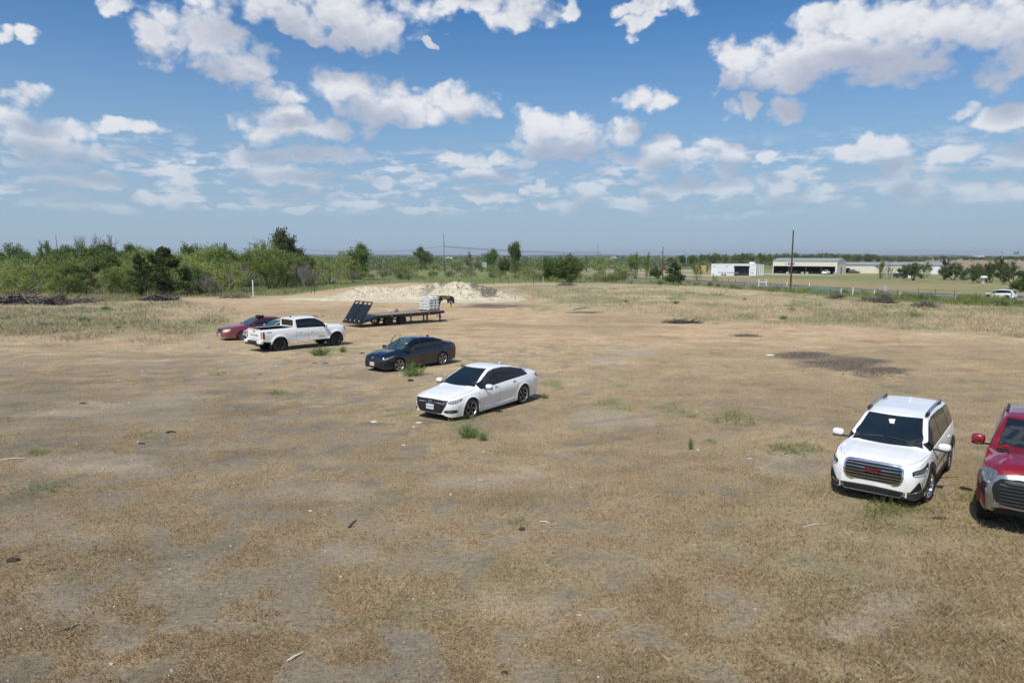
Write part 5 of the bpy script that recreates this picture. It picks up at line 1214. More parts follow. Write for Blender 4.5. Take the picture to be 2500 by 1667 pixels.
def make_proto(kind,seed):
    rnd=random.Random(seed); rs=np.random.RandomState(seed)
    if kind=='cedar':
        mb=MB(); mb.tube([(0,0,-.2),(.05,0,3),(0,0,5.6)],[.17,.10,.02],7); V,F,C=cedar_proto(seed); bark=BARK
    else:
        K=KIND[kind]; mb=MB(); tips=[]
        for i in range(K['st']):
            a=2*PI*(i+rnd.random()*.7)/K['st']; ln=K['lean']*rnd.uniform(.6,1.2); d=Vector((math.cos(a)*ln,math.sin(a)*ln,1)).normalized()
            L=K['L']*rnd.uniform(.8,1.2)
            branches(rnd,mb,Vector((math.cos(a)*.12*min(1,K['st']-1),math.sin(a)*.12*min(1,K['st']-1),-.15)),d,L,K['r'],K['lv'],tips,K['sp'],K['up'],kids=K['kids'],minr=.014 if kind in('bare','mesquite') else .010)
        T_=np.array([tuple(t[0]) for t in tips]); n=K['n']; cw=.6+.8*rs.rand(len(T_)); 
        k=rs.choice(len(T_),n,p=cw/cw.sum()); off=rs.randn(n,3); off/=np.linalg.norm(off,axis=1)[:,None]; off*=(rs.rand(n,1)**.4)*K['cr']*(.6+.7*rs.rand(len(T_),1)[k]); off[:,2]*=.62
        P=T_[k]+off
        if kind in ('mesquite','mesquite_tall','hackberry','scrub'):
            lo=rs.rand(len(P))<.24; q=rs.uniform(.12,1,len(P)); P[lo,2]*=q[lo]; P[lo,:2]*=(.75+.35*q[lo])[:,None]
        kp=P[:,2]>.1; P=P[kp]; k=k[kp]
        ca,cb=np.array(K['c'][0]),np.array(K['c'][1]); w=rs.rand(len(T_),1)[k]*.7+rs.rand(len(P),1)*.3
        V,F,C=quads(P,K['s'][0],K['s'][1],rs,(ca*w+cb*(1-w))*(.8+.4*rs.rand(len(T_),1)[k])); bark=BARKG if K['bark'] else BARK
    hmax=float(np.percentile(V[:,2],99.5)); wid=float(np.percentile(np.hypot(V[:,0],V[:,1]),94))
    t=mb.build('trunk',bark,smooth=True,ang=80); c=fast('crown',V,F,LEAF,col=C); me=(t.data,c.data); bpy.data.objects.remove(t); bpy.data.objects.remove(c)
    return me,hmax,wid
PROTO={}
for k_,n_ in (('mesquite',6),('mesquite_tall',4),('hackberry',4),('oak',2),('round_oak',4),('round_bush',3),('scrub',4),('bare',3),('dead_red',1),('cedar',2)):
    PROTO[k_]=[make_proto(k_,100+17*i+len(k_)) for i in range(n_)]
TN={'mesquite':'mesquite','mesquite_tall':'mesquite','hackberry':'hackberry_tree','oak':'oak_tree','round_oak':'live_oak','round_bush':'round_shrub','scrub':'scrub_bush','bare':'bare_shrub','dead_red':'dying_tree','cedar':'cedar_tree'}
rt=random.Random(99)
def plant(kind,p,h,wscale=1.,label='',cat='tree',group=None,i=None,rz=None,lean=0):
    me,hm,wd=PROTO[kind][rt.randrange(len(PROTO[kind])) if i is None else i]; s=h/hm
    o=empty(TN[kind],p,rt.uniform(0,2*PI) if rz is None else rz,label=label,cat=cat,group=group); o.scale=(s*wscale,s*wscale,s)
    if lean: o.rotation_euler=(0,lean,0)
    a,b=('trunk','crown') if cat=='tree' else ('stems','foliage')
    inst(a,me[0],o); inst(b,me[1],o); return o
def plant_px(kind,bx,by,ty,wpx=None,**k):
    p=G(bx,by); h=Zat(p.y,ty)-p.z; i=k.pop('i',None); i=rt.randrange(len(PROTO[kind])) if i is None else i
    ws=1.
    if wpx:
        wm=wpx/FPX*(p.y*cP+(CAMZ-p.z)*sP); ws=(wm/2)/(PROTO[kind][i][2]*h/PROTO[kind][i][1])
    return plant(kind,p,h,ws,i=i,**k)
# the belt of brush on the left
front=[(-500,738),(0,727),(300,724),(480,722),(600,716),(750,705),(860,690),(1000,683),(1110,681)]
sky_=[(-500,596),(0,598),(170,600),(300,601),(420,606),(560,598),(640,600),(700,612),(760,628),(830,622),(880,612),(940,634),(1000,640),(1110,645)]
fr_t=[(-500,655),(0,652),(300,648),(400,650),(560,655),(700,658),(860,662),(1000,668),(1110,668)]
cnt=0
Y_=74.
while Y_<175:
    st=3.9+(Y_-74)*.045
    X_=-100.
    while X_<-8:
        x=X_+rt.uniform(-.42,.42)*st; y=Y_+rt.uniform(-.45,.45)*st; X_+=st
        z=z1(x,y); u,v=pix(np.array([x]),np.array([y]),np.array([z])); u,v=float(u[0]),float(v[0])
        if u<-260 or u>1085: continue
        fv=float(curve(u,front)); 
        if v>fv: continue
        
        if u<330 and v>fv-7 and rt.random()<.45: continue
        f=min(max((y-82-(x+60)*(-.06))/72,0),1); tv=float(curve(u,fr_t))*(1-f)+float(curve(u,sky_))*f
        h=(Zat(y,tv)-z)*rt.uniform(.92,1.15)*((.60+.33*f) if u<700 else (.80+.25*f))
        if h<1.2: h=1.4
        r=rt.random()
        if f<.35: kind,nm=('mesquite','fr') if r<.62 else ('bare','b') if r<.76 else ('scrub','s') if r<.93 else ('mesquite_tall','t')
        elif f<.7: kind,nm=('mesquite','m') if r<.5 else ('mesquite_tall','t') if r<.8 else ('bare','b') if r<.86 else ('hackberry','h')
        else: kind,nm=('hackberry','h') if r<.45 else ('mesquite_tall','t') if r<.8 else ('mesquite','m') if r<.95 else ('bare','b')
        if kind=='scrub': h=min(h,2.6)
        if kind=='bare': h=min(h,4.5 if f<.6 else 6)
        row='front' if f<.35 else 'middle' if f<.7 else 'back'
        side='left of the white post' if u<600 else 'near the rubble heap'
        LB={'mesquite':'feathery light mesquite','mesquite_tall':'taller mesquite','hackberry':'dark leafy hackberry','bare':'leafless grey shrub','scrub':'pale green scrub bush'}[kind]
        plant(kind,(x,y,z),h,rt.uniform(.95,1.25)*(1.15 if kind=='mesquite' else 1),label=f'{LB} in the {row} of the brush belt {side}',cat='shrub' if kind in('scrub','bare') else 'tree',group=f'{LB} plants, {row} of the brush belt {side}')
        cnt+=1
    Y_+=st
# trees one can pick out on the left and in the middle
for kind,bx,by,ty,w,lb in [
 ('cedar',404,721,606,118,'dark dense cedar standing out at the front of the left brush belt'),
 ('cedar',345,722,622,70,'smaller dark cedar close beside the big cedar'),
 ('oak',706,689,560,112,'tallest tree of the skyline, dark spreading oak left of centre'),
 ('mesquite_tall',650,689,588,80,'light green tree tucked against the left of the tall oak'),
 ('hackberry',878,684,597,88,'bright green round topped tree above the left end of the rubble heap'),
 ('hackberry',1028,660,604,46,'small dark tree just left of the centre power pole'),
 ('hackberry',528,689,595,62,'dark tree on the skyline below the far power pole'),
 ('hackberry',60,689,595,70,'leafy tree on the skyline at the far left edge'),
 ('hackberry',125,689,590,46,'dark tree beside the leaning power pole'),
 ('bare',258,689,572,60,'bare grey tree with thin branches above the left skyline'),
 ('bare',206,689,574,40,'thin dead tree rising above the left skyline'),
 ('bare',508,724,668,52,'leafless grey shrub at the field edge left of the white post'),
 ('bare',745,708,640,40,'leafless shrub just behind the steel fence posts'),
 ('dead_red',1152,674,611,32,'reddish brown dying tree right of the centre power pole'),
 ('hackberry',1202,662,609,46,'dark tree with a black forked trunk beside the blue and white sign'),
 ('hackberry',1257,669,591,50,'tallest pale green tree right of the blue and white sign'),
 ('round_bush',1232,672,628,36,'dark bush between the two trees right of the sign'),
 ('round_bush',1390,690,624,74,'big dark green round bush right of the rubble heap'),
 ('round_bush',1345,686,630,46,'dark bush touching the left side of the big round bush'),
 ('mesquite',1478,683,623,90,'light green spreading mesquite right of the big round bush'),
 ('mesquite_tall',1552,681,618,44,'green tree with a stout trunk beside the road'),
 ('mesquite_tall',1577,680,616,30,'tall thin green tree beside the stout trunked tree'),
 ('bare',1602,679,622,28,'leafless twisted tree left of the roadside power pole'),
 ('round_bush',1604,681,652,32,'small olive bush under the leafless twisted tree'),
 ('cedar',1645,695,642,46,'dark cedar shaped bush on the near side of the road'),
 ('mesquite_tall',1701,686,638,24,'slender tree in front of the tan container'),
 ('mesquite',1746,688,668,18,'small pale mesquite in front of the white container'),
 ('mesquite_tall',2148,680,636,36,'leaning tree in front of the long cream warehouse'),
 ('bare',2171,681,641,28,'half dead tree beside the leaning tree by the warehouse'),
 ('round_oak',2205,680,645,48,'spreading oak at the left of the dark blue trailer'),
 ('round_oak',2230,685,641,56,'dark oak at the right end of the dark blue trailer'),
 ('mesquite',2262,676,644,34,'pale thin tree against the white end of the warehouse'),
 ('round_oak',2304,683,647,36,'small round oak near the end of the warehouse'),
 ('round_oak',2326,684,642,66,'wide low crowned oak in the middle of the right hand lawn'),
 ('round_oak',2389,691,652,46,'oak with a dark trunk left of the white table'),
 ('round_oak',2372,682,644,46,'oak behind the white table'),
 ('round_oak',2419,690,636,42,'tall oak right of the white table'),
 ('cedar',2442,686,633,26,'dark pointed cedar behind the oaks at far right'),
 ('round_oak',2472,695,640,68,'spreading oak nearest the right edge'),
 ('round_bush',2492,713,684,40,'green bush at the right edge above the crossover'),
 ('mesquite',2368,738,714,46,'bright green weedy bush left of the crossover'),
 ('mesquite',2404,742,712,46,'bright green weedy bush below the nose of the crossover'),
 ]:
    plant_px(kind,bx,by,ty,w,label=lb,cat='shrub' if 'bush' in lb or 'shrub' in lb else 'tree')
# scrub beyond the rubble heap and along the road
for i in range(250):
    u=rt.uniform(820,1560); v=rt.uniform(648,700); 
    if v>float(curve(u,[(820,694),(900,686),(1110,682),(1200,684),(1350,688),(1560,690)])): continue
    if u>1420 and v<676: continue
    p=G(u,v); k=rt.choice(['mesquite','scrub','scrub','mesquite','bare','mesquite_tall']); h=rt.uniform(1.2,2.9)*(1.35 if k=='mesquite_tall' else 1)*(1.25 if v<665 else 1)*(1.3 if u<1020 else 1)
    LB={'mesquite':'low light green mesquite','mesquite_tall':'low dark green mesquite','bare':'leafless grey bush','scrub':'pale green scrub bush'}[k]
    plant(k,p,h,1.2,label=f'{LB} in the scrub beyond the rubble heap',cat='shrub',group=f'{LB} plants in the scrub beyond the rubble heap')
for i in range(100):
    u=rt.uniform(1420,2500); vr=float(curve(u,[(1100,655),(1276,663),(1521,684),(1712,694),(2085,716),(2255,728),(2500,742)])); v=vr+rt.uniform(1,8)
    p=G(u,v); k=rt.choice(['scrub','scrub','mesquite','bare']); h=rt.uniform(.5,1.15)
    LB={'mesquite':'knee high light green mesquite','bare':'small leafless bush','scrub':'low grey green bush'}[k]
    plant(k,p,h,1.3,label=f'{LB} by the road fence',cat='shrub',group=f'{LB} plants along the road fence')
# line of trees behind the sheds
for i in range(64):
    u=1640+i*9.8+rt.uniform(-6,6); 
    if u>2240 and rt.random()<.35: continue
    ty=float(curve(u,[(1600,628),(1680,624),(1760,618),(1900,620),(1980,619),(2130,622),(2180,628),(2260,632)]))+rt.uniform(-2,3)
    by=float(curve(u,[(1600,652),(1760,648),(2000,645),(2110,642),(2270,638)])); 
    plant_px(rt.choice(['hackberry','round_oak','mesquite_tall']),u,by,ty,rt.uniform(22,34),label='leafy tree in the line of trees behind the sheds',group='trees in a line behind the sheds')
for i in range(26):
    u=2180+i*13+rt.uniform(-5,5); by=635.5; plant_px(rt.choice(['hackberry','round_oak']),u,by,by-rt.uniform(6,11),rt.uniform(14,24),label='distant dark tree on the far edge of the ploughed field',group='trees on the far edge of the ploughed field')
# far woods: a mass of crowns out to the hills
rs=np.random.RandomState(8); n=90000
ncl=2600; cu=rs.uniform(-300,2800,ncl); cy=300*np.exp(rs.rand(ncl)*2.3); cx=Xat(cy,cu)
k_=rs.randint(0,ncl,n); ch=rs.uniform(3.5,8,ncl)*np.where((cu>2100)&(cy<900),.0,1.)*np.where(cu<1150,1.,.8)*np.where((cu>1650)&(cy<420),0,1)
cr=ch*rs.uniform(.7,1.6,ncl)
o_=rs.randn(n,3); o_/=np.linalg.norm(o_,axis=1)[:,None]; o_*=rs.rand(n,1)**.33
P=np.stack([cx[k_]+o_[:,0]*cr[k_],cy[k_]+o_[:,1]*cr[k_],zt(cx,cy)[k_]+ch[k_]*(.5+.5*o_[:,2])],1); P=P[ch[k_]>0]; kk=k_[ch[k_]>0]
sz=.55+P[:,1]*.0011
V,F,C=quads(P,sz,sz*.7,rs,np.array([[.12,.165,.055]])*(.6+.8*rs.rand(ncl,1)[kk])*(.8+.4*rs.rand(len(P),1)))
tag(fast('far_woods',V,F,LEAF,col=C),'distant woods and scrub fading towards the horizon','woods',kind='stuff')
# hills on the skyline
u=np.linspace(-900,3400,400); R0=5200.; hx=Xat(R0,u); hh=3+20*sst(fbm(u,u*0,420.,71,4),.38,.72)*(.35+.65*sst(u,1250,1500)*(1-sst(u,2300,2600)*.4)+.2*(u<1000))
V=[];F=[]
for i in range(400): V+= [(hx[i],R0,-12),(hx[i]*1.02,R0+250,hh[i]-4),(hx[i]*1.06,R0+900,-12)]
for i in range(399): b=3*i; F+=[(b,b+3,b+4,b+1),(b+1,b+4,b+5,b+2)]
HM=mat('hill_woods',(.055,.075,.04),rough=1,var=.35,scale=.02,coords='Generated')
tag(fast('hills',V,F,HM,smooth=True),'low wooded hills on the horizon','hills',kind='structure')
# ------------------------------------------------------------------ weeds in the field
def weed_proto(seed,h,r,n,c1,c2,upr=.8):
    rs=np.random.RandomState(seed); V=[];F=[];C=[]
    m=int(n/14); a=rs.rand(m)*2*PI; rr_=r*rs.rand(m)**.6; ln=rs.rand(m)*(1-upr)
    for i in range(m):
        t=np.linspace(.15,1,14); hh_=h*(.45+.55*rs.rand())*(1-.35*rr_[i]/r); bf=.45 if upr>.5 else .85; bx,by=rr_[i]*bf*math.cos(a[i]),rr_[i]*bf*math.sin(a[i])
        qx=a[i] if upr>.5 else a[i]*7.3; x=bx+rr_[i]*.7*(1 if upr>.5 else .3)*math.cos(qx)*t; y=by+rr_[i]*.7*(1 if upr>.5 else .3)*math.sin(qx)*t; z=hh_*t
        V.append(np.stack([x+rs.randn(14)*.03*h,y+rs.randn(14)*.03*h,z],1))
    P=np.concatenate(V); w=rs.rand(len(P),1); cc=np.array(c1)*w+np.array(c2)*(1-w)
    sz=h*.10
    V,F,C=quads(P,sz,sz*.32,rs,cc); o=fast('foliage',V,F,LEAF,col=C); me=o.data; bpy.data.objects.remove(o)
    if upr<.5: return me,None,h
    mb=MB()
    for i in range(min(m,26)): mb.tube([(rr_[i]*.3*math.cos(a[i]),rr_[i]*.3*math.sin(a[i]),-.02),(rr_[i]*math.cos(a[i]),rr_[i]*math.sin(a[i]),h*.75)],[.006,.003],4,cap=False)
    s=mb.build('stems',BARK); ms=s.data; bpy.data.objects.remove(s); return me,ms,h
WG=[weed_proto(1,.8,.55,1500,(.20,.29,.09),(.12,.19,.06)),weed_proto(2,.8,.45,1200,(.24,.30,.11),(.16,.22,.08)),weed_proto(3,.35,.7,1300,(.21,.27,.08),(.15,.20,.06),.2),weed_proto(4,.35,.8,1100,(.29,.27,.11),(.21,.20,.09),.2),weed_proto(5,.9,.18,700,(.11,.27,.06),(.08,.19,.05))]
for t_,px_,py_,h,w,lb in [
 (0,1008,916,.85,1.5,'tall green weed growing against the side of the dark blue sedan'),(2,1150,1022,.35,1.,'green weeds under the side of the white sedan behind its front wheel'),
 (0,1143,1068,.55,1.2,'bluish green weed clump in front of the white sedan front wheel'),(1,1178,1076,.35,1.2,'olive weed tuft just right of the clump by the white sedan'),
 (0,780,868,.75,1.6,'leafy green weed clump beside the white pickup'),(1,838,860,.55,1.2,'smaller green weed right of the clump by the white pickup'),
 (1,1687,1098,.50,.45,'narrow upright bright green weed in the middle of the field'),(2,1792,1026,.45,1.5,'round green bushy weed left of the white SUV'),
 (2,1690,1020,.16,1.,'small green tuft left of the bushy weed'),(2,1925,1100,.16,2.4,'flat green mat of grass left of the white SUV'),
 (2,1735,1078,.12,1.4,'tiny flat green tuft between the upright weed and the bushy weed'),(2,1265,1282,.20,.9,'green tuft beside a dark clod in the foreground'),
 (2,540,914,.18,1.8,'flat green tuft left of the dark blue sedan'),(2,635,917,.16,.9,'small green tuft nearest the left of the dark blue sedan'),
 (2,672,959,.16,1.6,'flat green weed patch left of the white sedan'),(3,578,994,.14,1.8,'olive grass tuft in the bare soil at left'),
 (2,92,1107,.18,1.5,'green tuft near the left edge of the bare soil'),(2,105,1192,.2,2.2,'largest green weed patch at the left edge'),
 (3,340,1064,.14,1.6,'dry olive tuft beside the broken branch'),(2,2170,1250,.38,1.6,'green grass clump under the front bumper of the white SUV'),
 (3,2290,1212,.3,1.6,'grass clump between the white SUV and the red pickup'),(2,2400,1225,.25,1.4,'green weeds at the wheel of the red pickup'),
 (1,1085,985,.28,1.4,'green grass under the front bumper of the white sedan'),(1,1330,972,.30,1.4,'dark green grass behind the white sedan'),
 (1,1130,898,.30,1.2,'green grass behind the rear wheel of the dark blue sedan'),(0,108,800,.7,1.4,'dark green weed in the tall grass at far left'),
 (0,205,785,.75,1.8,'wide dark green weed in the tall grass at left'),(0,290,803,.5,1.2,'green weed in the tall grass left of the maroon sedan'),
 (0,258,756,.7,1.8,'green weed below the brush piles'),(0,2236,776,.7,1.8,'bright green weed clump in the tall grass at right'),
 (0,1932,760,.7,1.3,'green weed below the large power pole'),(0,1818,734,.7,1.,'green weed in the tall grass below the white H shaped posts'),
 (0,1650,742,.7,1.4,'grey green weed in the tall grass right of centre'),(0,1528,738,.6,1.4,'green weed at the edge of the mown field right of centre'),
 (0,1912,780,.6,1.4,'green weed at the right end of the tall grass edge')]:
    p=G(px_,py_); me,ms,h0=WG[t_]; h*=.78; w*=.85; s=h/h0; o=empty('weed',p,rt.uniform(0,6),label=lb,cat='weed'); o.scale=(s*w if h>.3 or w<1.3 else w*.55,)*2+(s,)
    inst('foliage',me,o)
    if ms: inst('stems',ms,o)
# ------------------------------------------------------------------ rubble heap
LIME=mat('limestone_rubble',(1,1,1),rough=.9,var=.12,scale=1.2,tint=True,bump=.5,bscale=9)
xs2=np.arange(-40,5,.17); ys2=np.arange(86,108,.18)
def heap(x,y):
    """height of the spoil heap above the ground"""
    u,v=pix(x,y,zt(x,y)); 
    yr=99.+.5*np.sin(x*.3)
    crest=np.interp(x,[-32,-27.3,-25.2,-24,-22.4,-19.4,-16.7,-14,-11.5,-9.2,-5.4,-2.6,-.6,1.2,2.4],[0,.12,.5,1.2,1.85,2.0,1.55,2.2,2.5,2.6,2.35,1.55,.95,.45,0])*.98
    wb=4.2+1.1*np.sin(x*.7); wf=3.4
    prof=np.where(y>yr,np.clip(1-(y-yr)/wb,0,1),np.clip(1-(yr-y)/wf,0,1))
    hgt=crest*prof**.85*(.8+.45*fbm(x,y,2.6,201,3))
    apron=.12*sst(y,88,90)*np.clip((107-y)/6,0,1)*sst(x,-36,-32)*(1-sst(x,-1.5,2))
    r=hgt+apron*(hgt<.6)+(fbm(x,y,.55,203,3)-.5)*.42*np.clip(hgt,0,1)+(fbm(x,y,.3,207,2)-.5)*.10*(hgt+apron>.05)
    e=np.minimum(sst(x+(n5:=fbm(x,y,3,213)-.5)*7,-36,-32),1-sst(x+n5*4,.5,3.5))*sst(y+n5*5,89.6+.016*(x+10)**2,91.6+.016*(x+10)**2)*(1-sst(y+n5*4,101.5,104))
    return np.where(e>.02,r*e-.06*(1-e),-.15)
HX,HY=np.meshgrid(xs2,ys2); hx_,hy_=HX.ravel(),HY.ravel(); hz=heap(hx_,hy_); gz0=zt(hx_,hy_)
dark=sst(fbm(hx_,hy_,3.2,221,3),.60,.68)*sst(hx_,-14,-11)*(hz>.5); dark=np.maximum(dark,sst(-np.abs(hx_+12.3)-np.abs(hy_-99.5)*.8+fbm(hx_,hy_,1.,223)*2,.0,1.2)); dark=np.maximum(dark,sst(-np.abs(hx_+4.2+(hy_-97)*.8)*.55-np.abs(hy_-97.2)*.5+fbm(hx_,hy_,1.,225)*2.2,.0,.9))
cc=np.tile(np.array([[.54,.475,.345]]),(len(hx_),1))*(.85+.3*fbm(hx_,hy_,.5,231)[:,None]); cc=mixc(cc,(.11,.095,.08),dark*.92); cc=mixc(cc,(.40,.36,.27),sst(fbm(hx_,hy_,1.6,233),.5,.7)*.4)
ii2=np.arange(len(hx_)).reshape(len(ys2),len(xs2)); ff=np.stack([ii2[:-1,:-1].ravel(),ii2[:-1,1:].ravel(),ii2[1:,1:].ravel(),ii2[1:,:-1].ravel()],1)
keep=(hz[ff]>-.12).any(1); ho=fast('heap_surface',np.stack([hx_,hy_,gz0+hz],1),ff[keep],LIME,col=cc); 
hr=empty('rubble_heap',(0,0,0),label='long pale heap of limestone rubble with darker soil on top',cat='rubble heap'); ho.parent=hr
# loose rocks over the heap
rs=np.random.RandomState(31)
bm=bmesh.new(); bmesh.ops.create_icosphere(bm,subdivisions=1,radius=1); IV=np.array([v.co[:] for v in bm.verts]); IF=np.array([[v.index for v in f.verts] for f in bm.faces]); bm.free()
def rocks(n,X,Y,Z,s,C,name,parent=None,m=LIME):
    V=np.zeros((n,len(IV),3)); 
    q=rs.randn(n,3,3); Q=np.linalg.qr(q)[0]; sc=s[:,None]*(.6+.8*rs.rand(n,3))
    base=IV[None]*(.75+.5*rs.rand(n,len(IV),1)); V=np.einsum('nij,nvj->nvi',Q,base*sc[:,None,:]); V[:,:,2]*=.75
    V+=np.stack([X,Y,Z],1)[:,None,:]; F=(IF[None]+(np.arange(n)*len(IV))[:,None,None]).reshape(-1,3)
    return fast(name,V.reshape(-1,3),F,m,col=np.repeat(C,len(IV),0),parent=parent)
n=3600; X=rs.uniform(-38,4,n*3); Y=rs.uniform(90,105,n*3); H=heap(X,Y); k=(H>.25)|((H>.0)&(rs.rand(n*3)<.08)); X,Y,H=X[k][:n],Y[k][:n],H[k][:n]; n=len(X)
s=.035+.13*rs.rand(n)**3; pd=np.interp(X,[-16,-12,-4],[.05,.15,.3])*(H>.5); c=np.where(rs.rand(n,1)<pd[:,None],[[.18,.155,.125]],[[.50,.44,.325]])*(.75+.45*rs.rand(n,1))
rk=rocks(n,X,Y,zt(X,Y)+H,s,c,'loose_rocks',hr); rk['kind']='stuff'
# small stones scattered over the field
n=2600; X,Y=gpv(rs.uniform(-100,2600,n),rs.uniform(800,1740,n)); u_,v_=pix(X,Y,zt(X,Y)); wt=np.clip(.9-u_/1700,.12,1)*(.3+fbm(X,Y,2.,251)); k=rs.rand(n)<wt; X,Y=X[k],Y[k]; n=len(X)
tag(rocks(n,X,Y,zt(X,Y)+.004,(.007+.026*rs.rand(n)**3.5)*np.clip(Y/16,.8,2.2),np.tile([[.52,.49,.43]],(n,1))*(.6+.5*rs.rand(n,1)),'scattered_stones'),'small pale stones scattered over the bare soil','stones',kind='stuff')
# dark clods on the burnt patches
n=2200; j=rs.randint(0,len(BURN),n); B=np.array(BURN,float)[j]; X,Y=gpv(B[:,0]+rs.randn(n)*B[:,2]*.42,B[:,1]+rs.randn(n)*B[:,3]*.34)
tag(rocks(n,X,Y,zt(X,Y)+.01,.012+.05*rs.rand(n)**3,np.array([[.12,.095,.075]])*(.6+.9*rs.rand(n,1)),'burnt_debris'),'charred clods and debris on the burnt patches','debris',kind='stuff')
# small rubble bits in a pale pile behind the white pickup
p=G(776,772); n=160; X=p.x+rs.randn(n)*.55; Y=p.y+rs.randn(n)*.35; d_=np.hypot((X-p.x)/1.1,(Y-p.y)/.7)
tag(rocks(n,X,Y,zt(X,Y)+.30*np.clip(1-d_,0,1),.06+.07*rs.rand(n),np.array([[.40,.31,.19]])*(.7+.6*rs.rand(n,1)),'stone_pile'),'small tan pile of broken stones behind the white pickup','stone pile')
# ------------------------------------------------------------------ roads, drives
def ribbon(name,pts,w,dz,m,label,cat,step=3.,ext=None):
    P=[G(*q) for q in pts]; P=[Vector((p.x,p.y)) for p in P]; 
    L=[]; 
    for a,b in zip(P[:-1],P[1:]):
        n=max(1,int((b-a).length/step)); L+=[a+(b-a)*k/n for k in range(n)]
    L.append(P[-1]); 
    for _ in range(12): L=[L[0]]+[(L[i-1]+L[i]*2+L[i+1])/4 for i in range(1,len(L)-1)]+[L[-1]]
    V=[];F=[];m_=7
    for i,p in enumerate(L):
        d=(L[min(i+1,len(L)-1)]-L[max(i-1,0)]).normalized(); n=Vector((-d.y,d.x))
        for k in range(m_):
            t=(k/(m_-1)-.5)*w*(1+.04*math.sin(i*.9)*(1 if k in(0,m_-1) else 0)); q=p+n*t; V.append((q.x,q.y,z1(q.x,q.y)+dz-(.06 if k in(0,m_-1) else 0)))
    for i in range(len(L)-1):
        for k in range(m_-1): F.append((i*m_+k,i*m_+k+1,(i+1)*m_+k+1,(i+1)*m_+k))
    return tag(fast(name,V,F,m,smooth=True),label,cat,kind='structure')
ASPH=mat('worn_asphalt',(.20,.195,.185),rough=.9,var=.15,scale=.35,coords='Object'); CAL=mat('caliche_gravel',(.50,.46,.39),rough=.95,var=.15,scale=.3)
ribbon('road',[(2700,741),(2490,729),(2255,720.5),(2085,709),(1900,698),(1712,688.5),(1521,680),(1400,673),(1276,663.5),(1190,659.5),(1090,655)],6.6,.10,ASPH,'grey country road behind the fence','road')
ribbon('gravel_drive',[(1420,661),(1500,664),(1560,665.5),(1650,669),(1760,674.5),(1840,676)],7,.08,CAL,'white gravel drive in front of the containers','drive')
ribbon('gravel_yard',[(1850,668),(1900,670),(1960,672),(2035,672.5)],9,.07,CAL,'pale gravel apron in front of the open shed','drive')
ribbon('far_gravel_lot',[(1430,657),(1540,659),(1640,660),(1720,662)],14,.06,CAL,'pale gravel lot where the cars stand','lot')
ribbon('far_track',[(1030,643.5),(1100,644),(1190,644.2),(1260,644.4)],12,.25,CAL,'pale strip of bare caliche far behind the centre pole','track')
# dark strip: the shade at the road's far edge, put into its colour
EDGE_SHADE=mat('painted_edge_shade',(.035,.03,.022),rough=1)
ribbon('edge_shade',[(2500,726.5),(2255,718),(2085,706.8),(1900,696),(1712,686.8),(1521,678.4),(1400,671.8)],1.3,.13,EDGE_SHADE,'dark strip painted as the shaded edge on the far side of the road','edge_shade')
# ------------------------------------------------------------------ poles and wires
WOOD=mat('pole_wood',(.075,.050,.040),rough=.95,var=.35,scale=(4),bump=.3); GALV=mat('galvanised_steel',(.42,.44,.45),rough=.45,metal=.6); WPIPE=mat('white_painted_pipe',(.78,.78,.76),rough=.45,var=.06); CER=mat('insulator',(.55,.60,.64),rough=.2,coat=1); WIRE=mat('wire',(.05,.05,.05),rough=.6); GREENP=mat('green_gate_paint',(.13,.25,.19),rough=.6); RUST=mat('rusty_steel',(.07,.045,.035),rough=.9,var=.3)
def pole(bx,by,tx,ty,label,r=.17,lean=0,arm=False,ins=True):
    p=G(bx,by); zt_=Zat(p.y,ty); xt=Xat(p.y,tx,zt_); h=zt_-p.z; o=empty('power_pole',p,0,label=label,cat='power pole',group=None)
    t=Vector((xt-p.x,0,h)) if lean else Vector((0,0,h)); g=MB(); g.tube([(0,0,-.3),t*.5,t],[r,r*.86,r*.66],10); g.build('shaft',WOOD,o)
    if arm: g=MB(); g.box(t+Vector((0,-.1,-.35)),(2.2,.1,.12)); g.build('crossarm',WOOD,o,smooth=False)
    if ins:
        for s in(-1,1):
            g=MB(); g.tube([t+Vector((0,0,-.25)),t+Vector((s*.32,0,.05)),t+Vector((s*.36,0,.18))],.03,5); g.lathe([(.0,.05),(.10,.05),(.05,.12),(.10,.15),(.05,.22),(0,.24)],t+Vector((s*.36,0,.10)),'Z',10); g.build('insulator',CER,o)
    return o,p+t
pole_a,ta_=pole(1929.5,711,1937.5,562,'thick reddish brown power pole nearest the camera at right')
pole_b,tb_=pole(1084.6,664,1087,570,'tall dark power pole left of the picture centre',r=.15)
pole_c,tc_=pole(1617,681,1616,602.5,'slim grey power pole in front of the parked cars',r=.12); 
g=MB(); g.lathe([(0,-.5),(.25,-.5),(.25,.4),(.1,.5),(0,.5)],(-.35,0,tc_.z-pole_c.location.z-1.8),'Z',12); g.build('transformer',GALV,pole_c)
pole_d,td_=pole(1459,650,1460.6,592,'far power pole rising behind the light green mesquite',r=.15,ins=False)
pole_e,te_=pole(611.6,664,611.6,592,'far power pole on the left skyline',r=.15,arm=True)
pole_f,tf_=pole(147,664,136,576,'power pole leaning to the left on the far left skyline',r=.17,lean=1)
def wire(a,b,sag,name='power_line',lab='',z=0):
    g=MB(); g.tube([a.lerp(b,t)-Vector((0,0,sag*4*t*(1-t))) for t in np.linspace(0,1,22)],.022+.00008*max(a.y,b.y),4,cap=False); o=g.build(name,WIRE); tag(o,lab,'wire'); return o
mid_b=tb_.copy(); mid_b.z-= (tb_.z-pole_b.location.z)*.325
eL=Vector((mid_b.x-90,mid_b.y+60,mid_b.z-.0)); wire(mid_b,eL,2.8,lab='thin wire running left from the centre power pole')
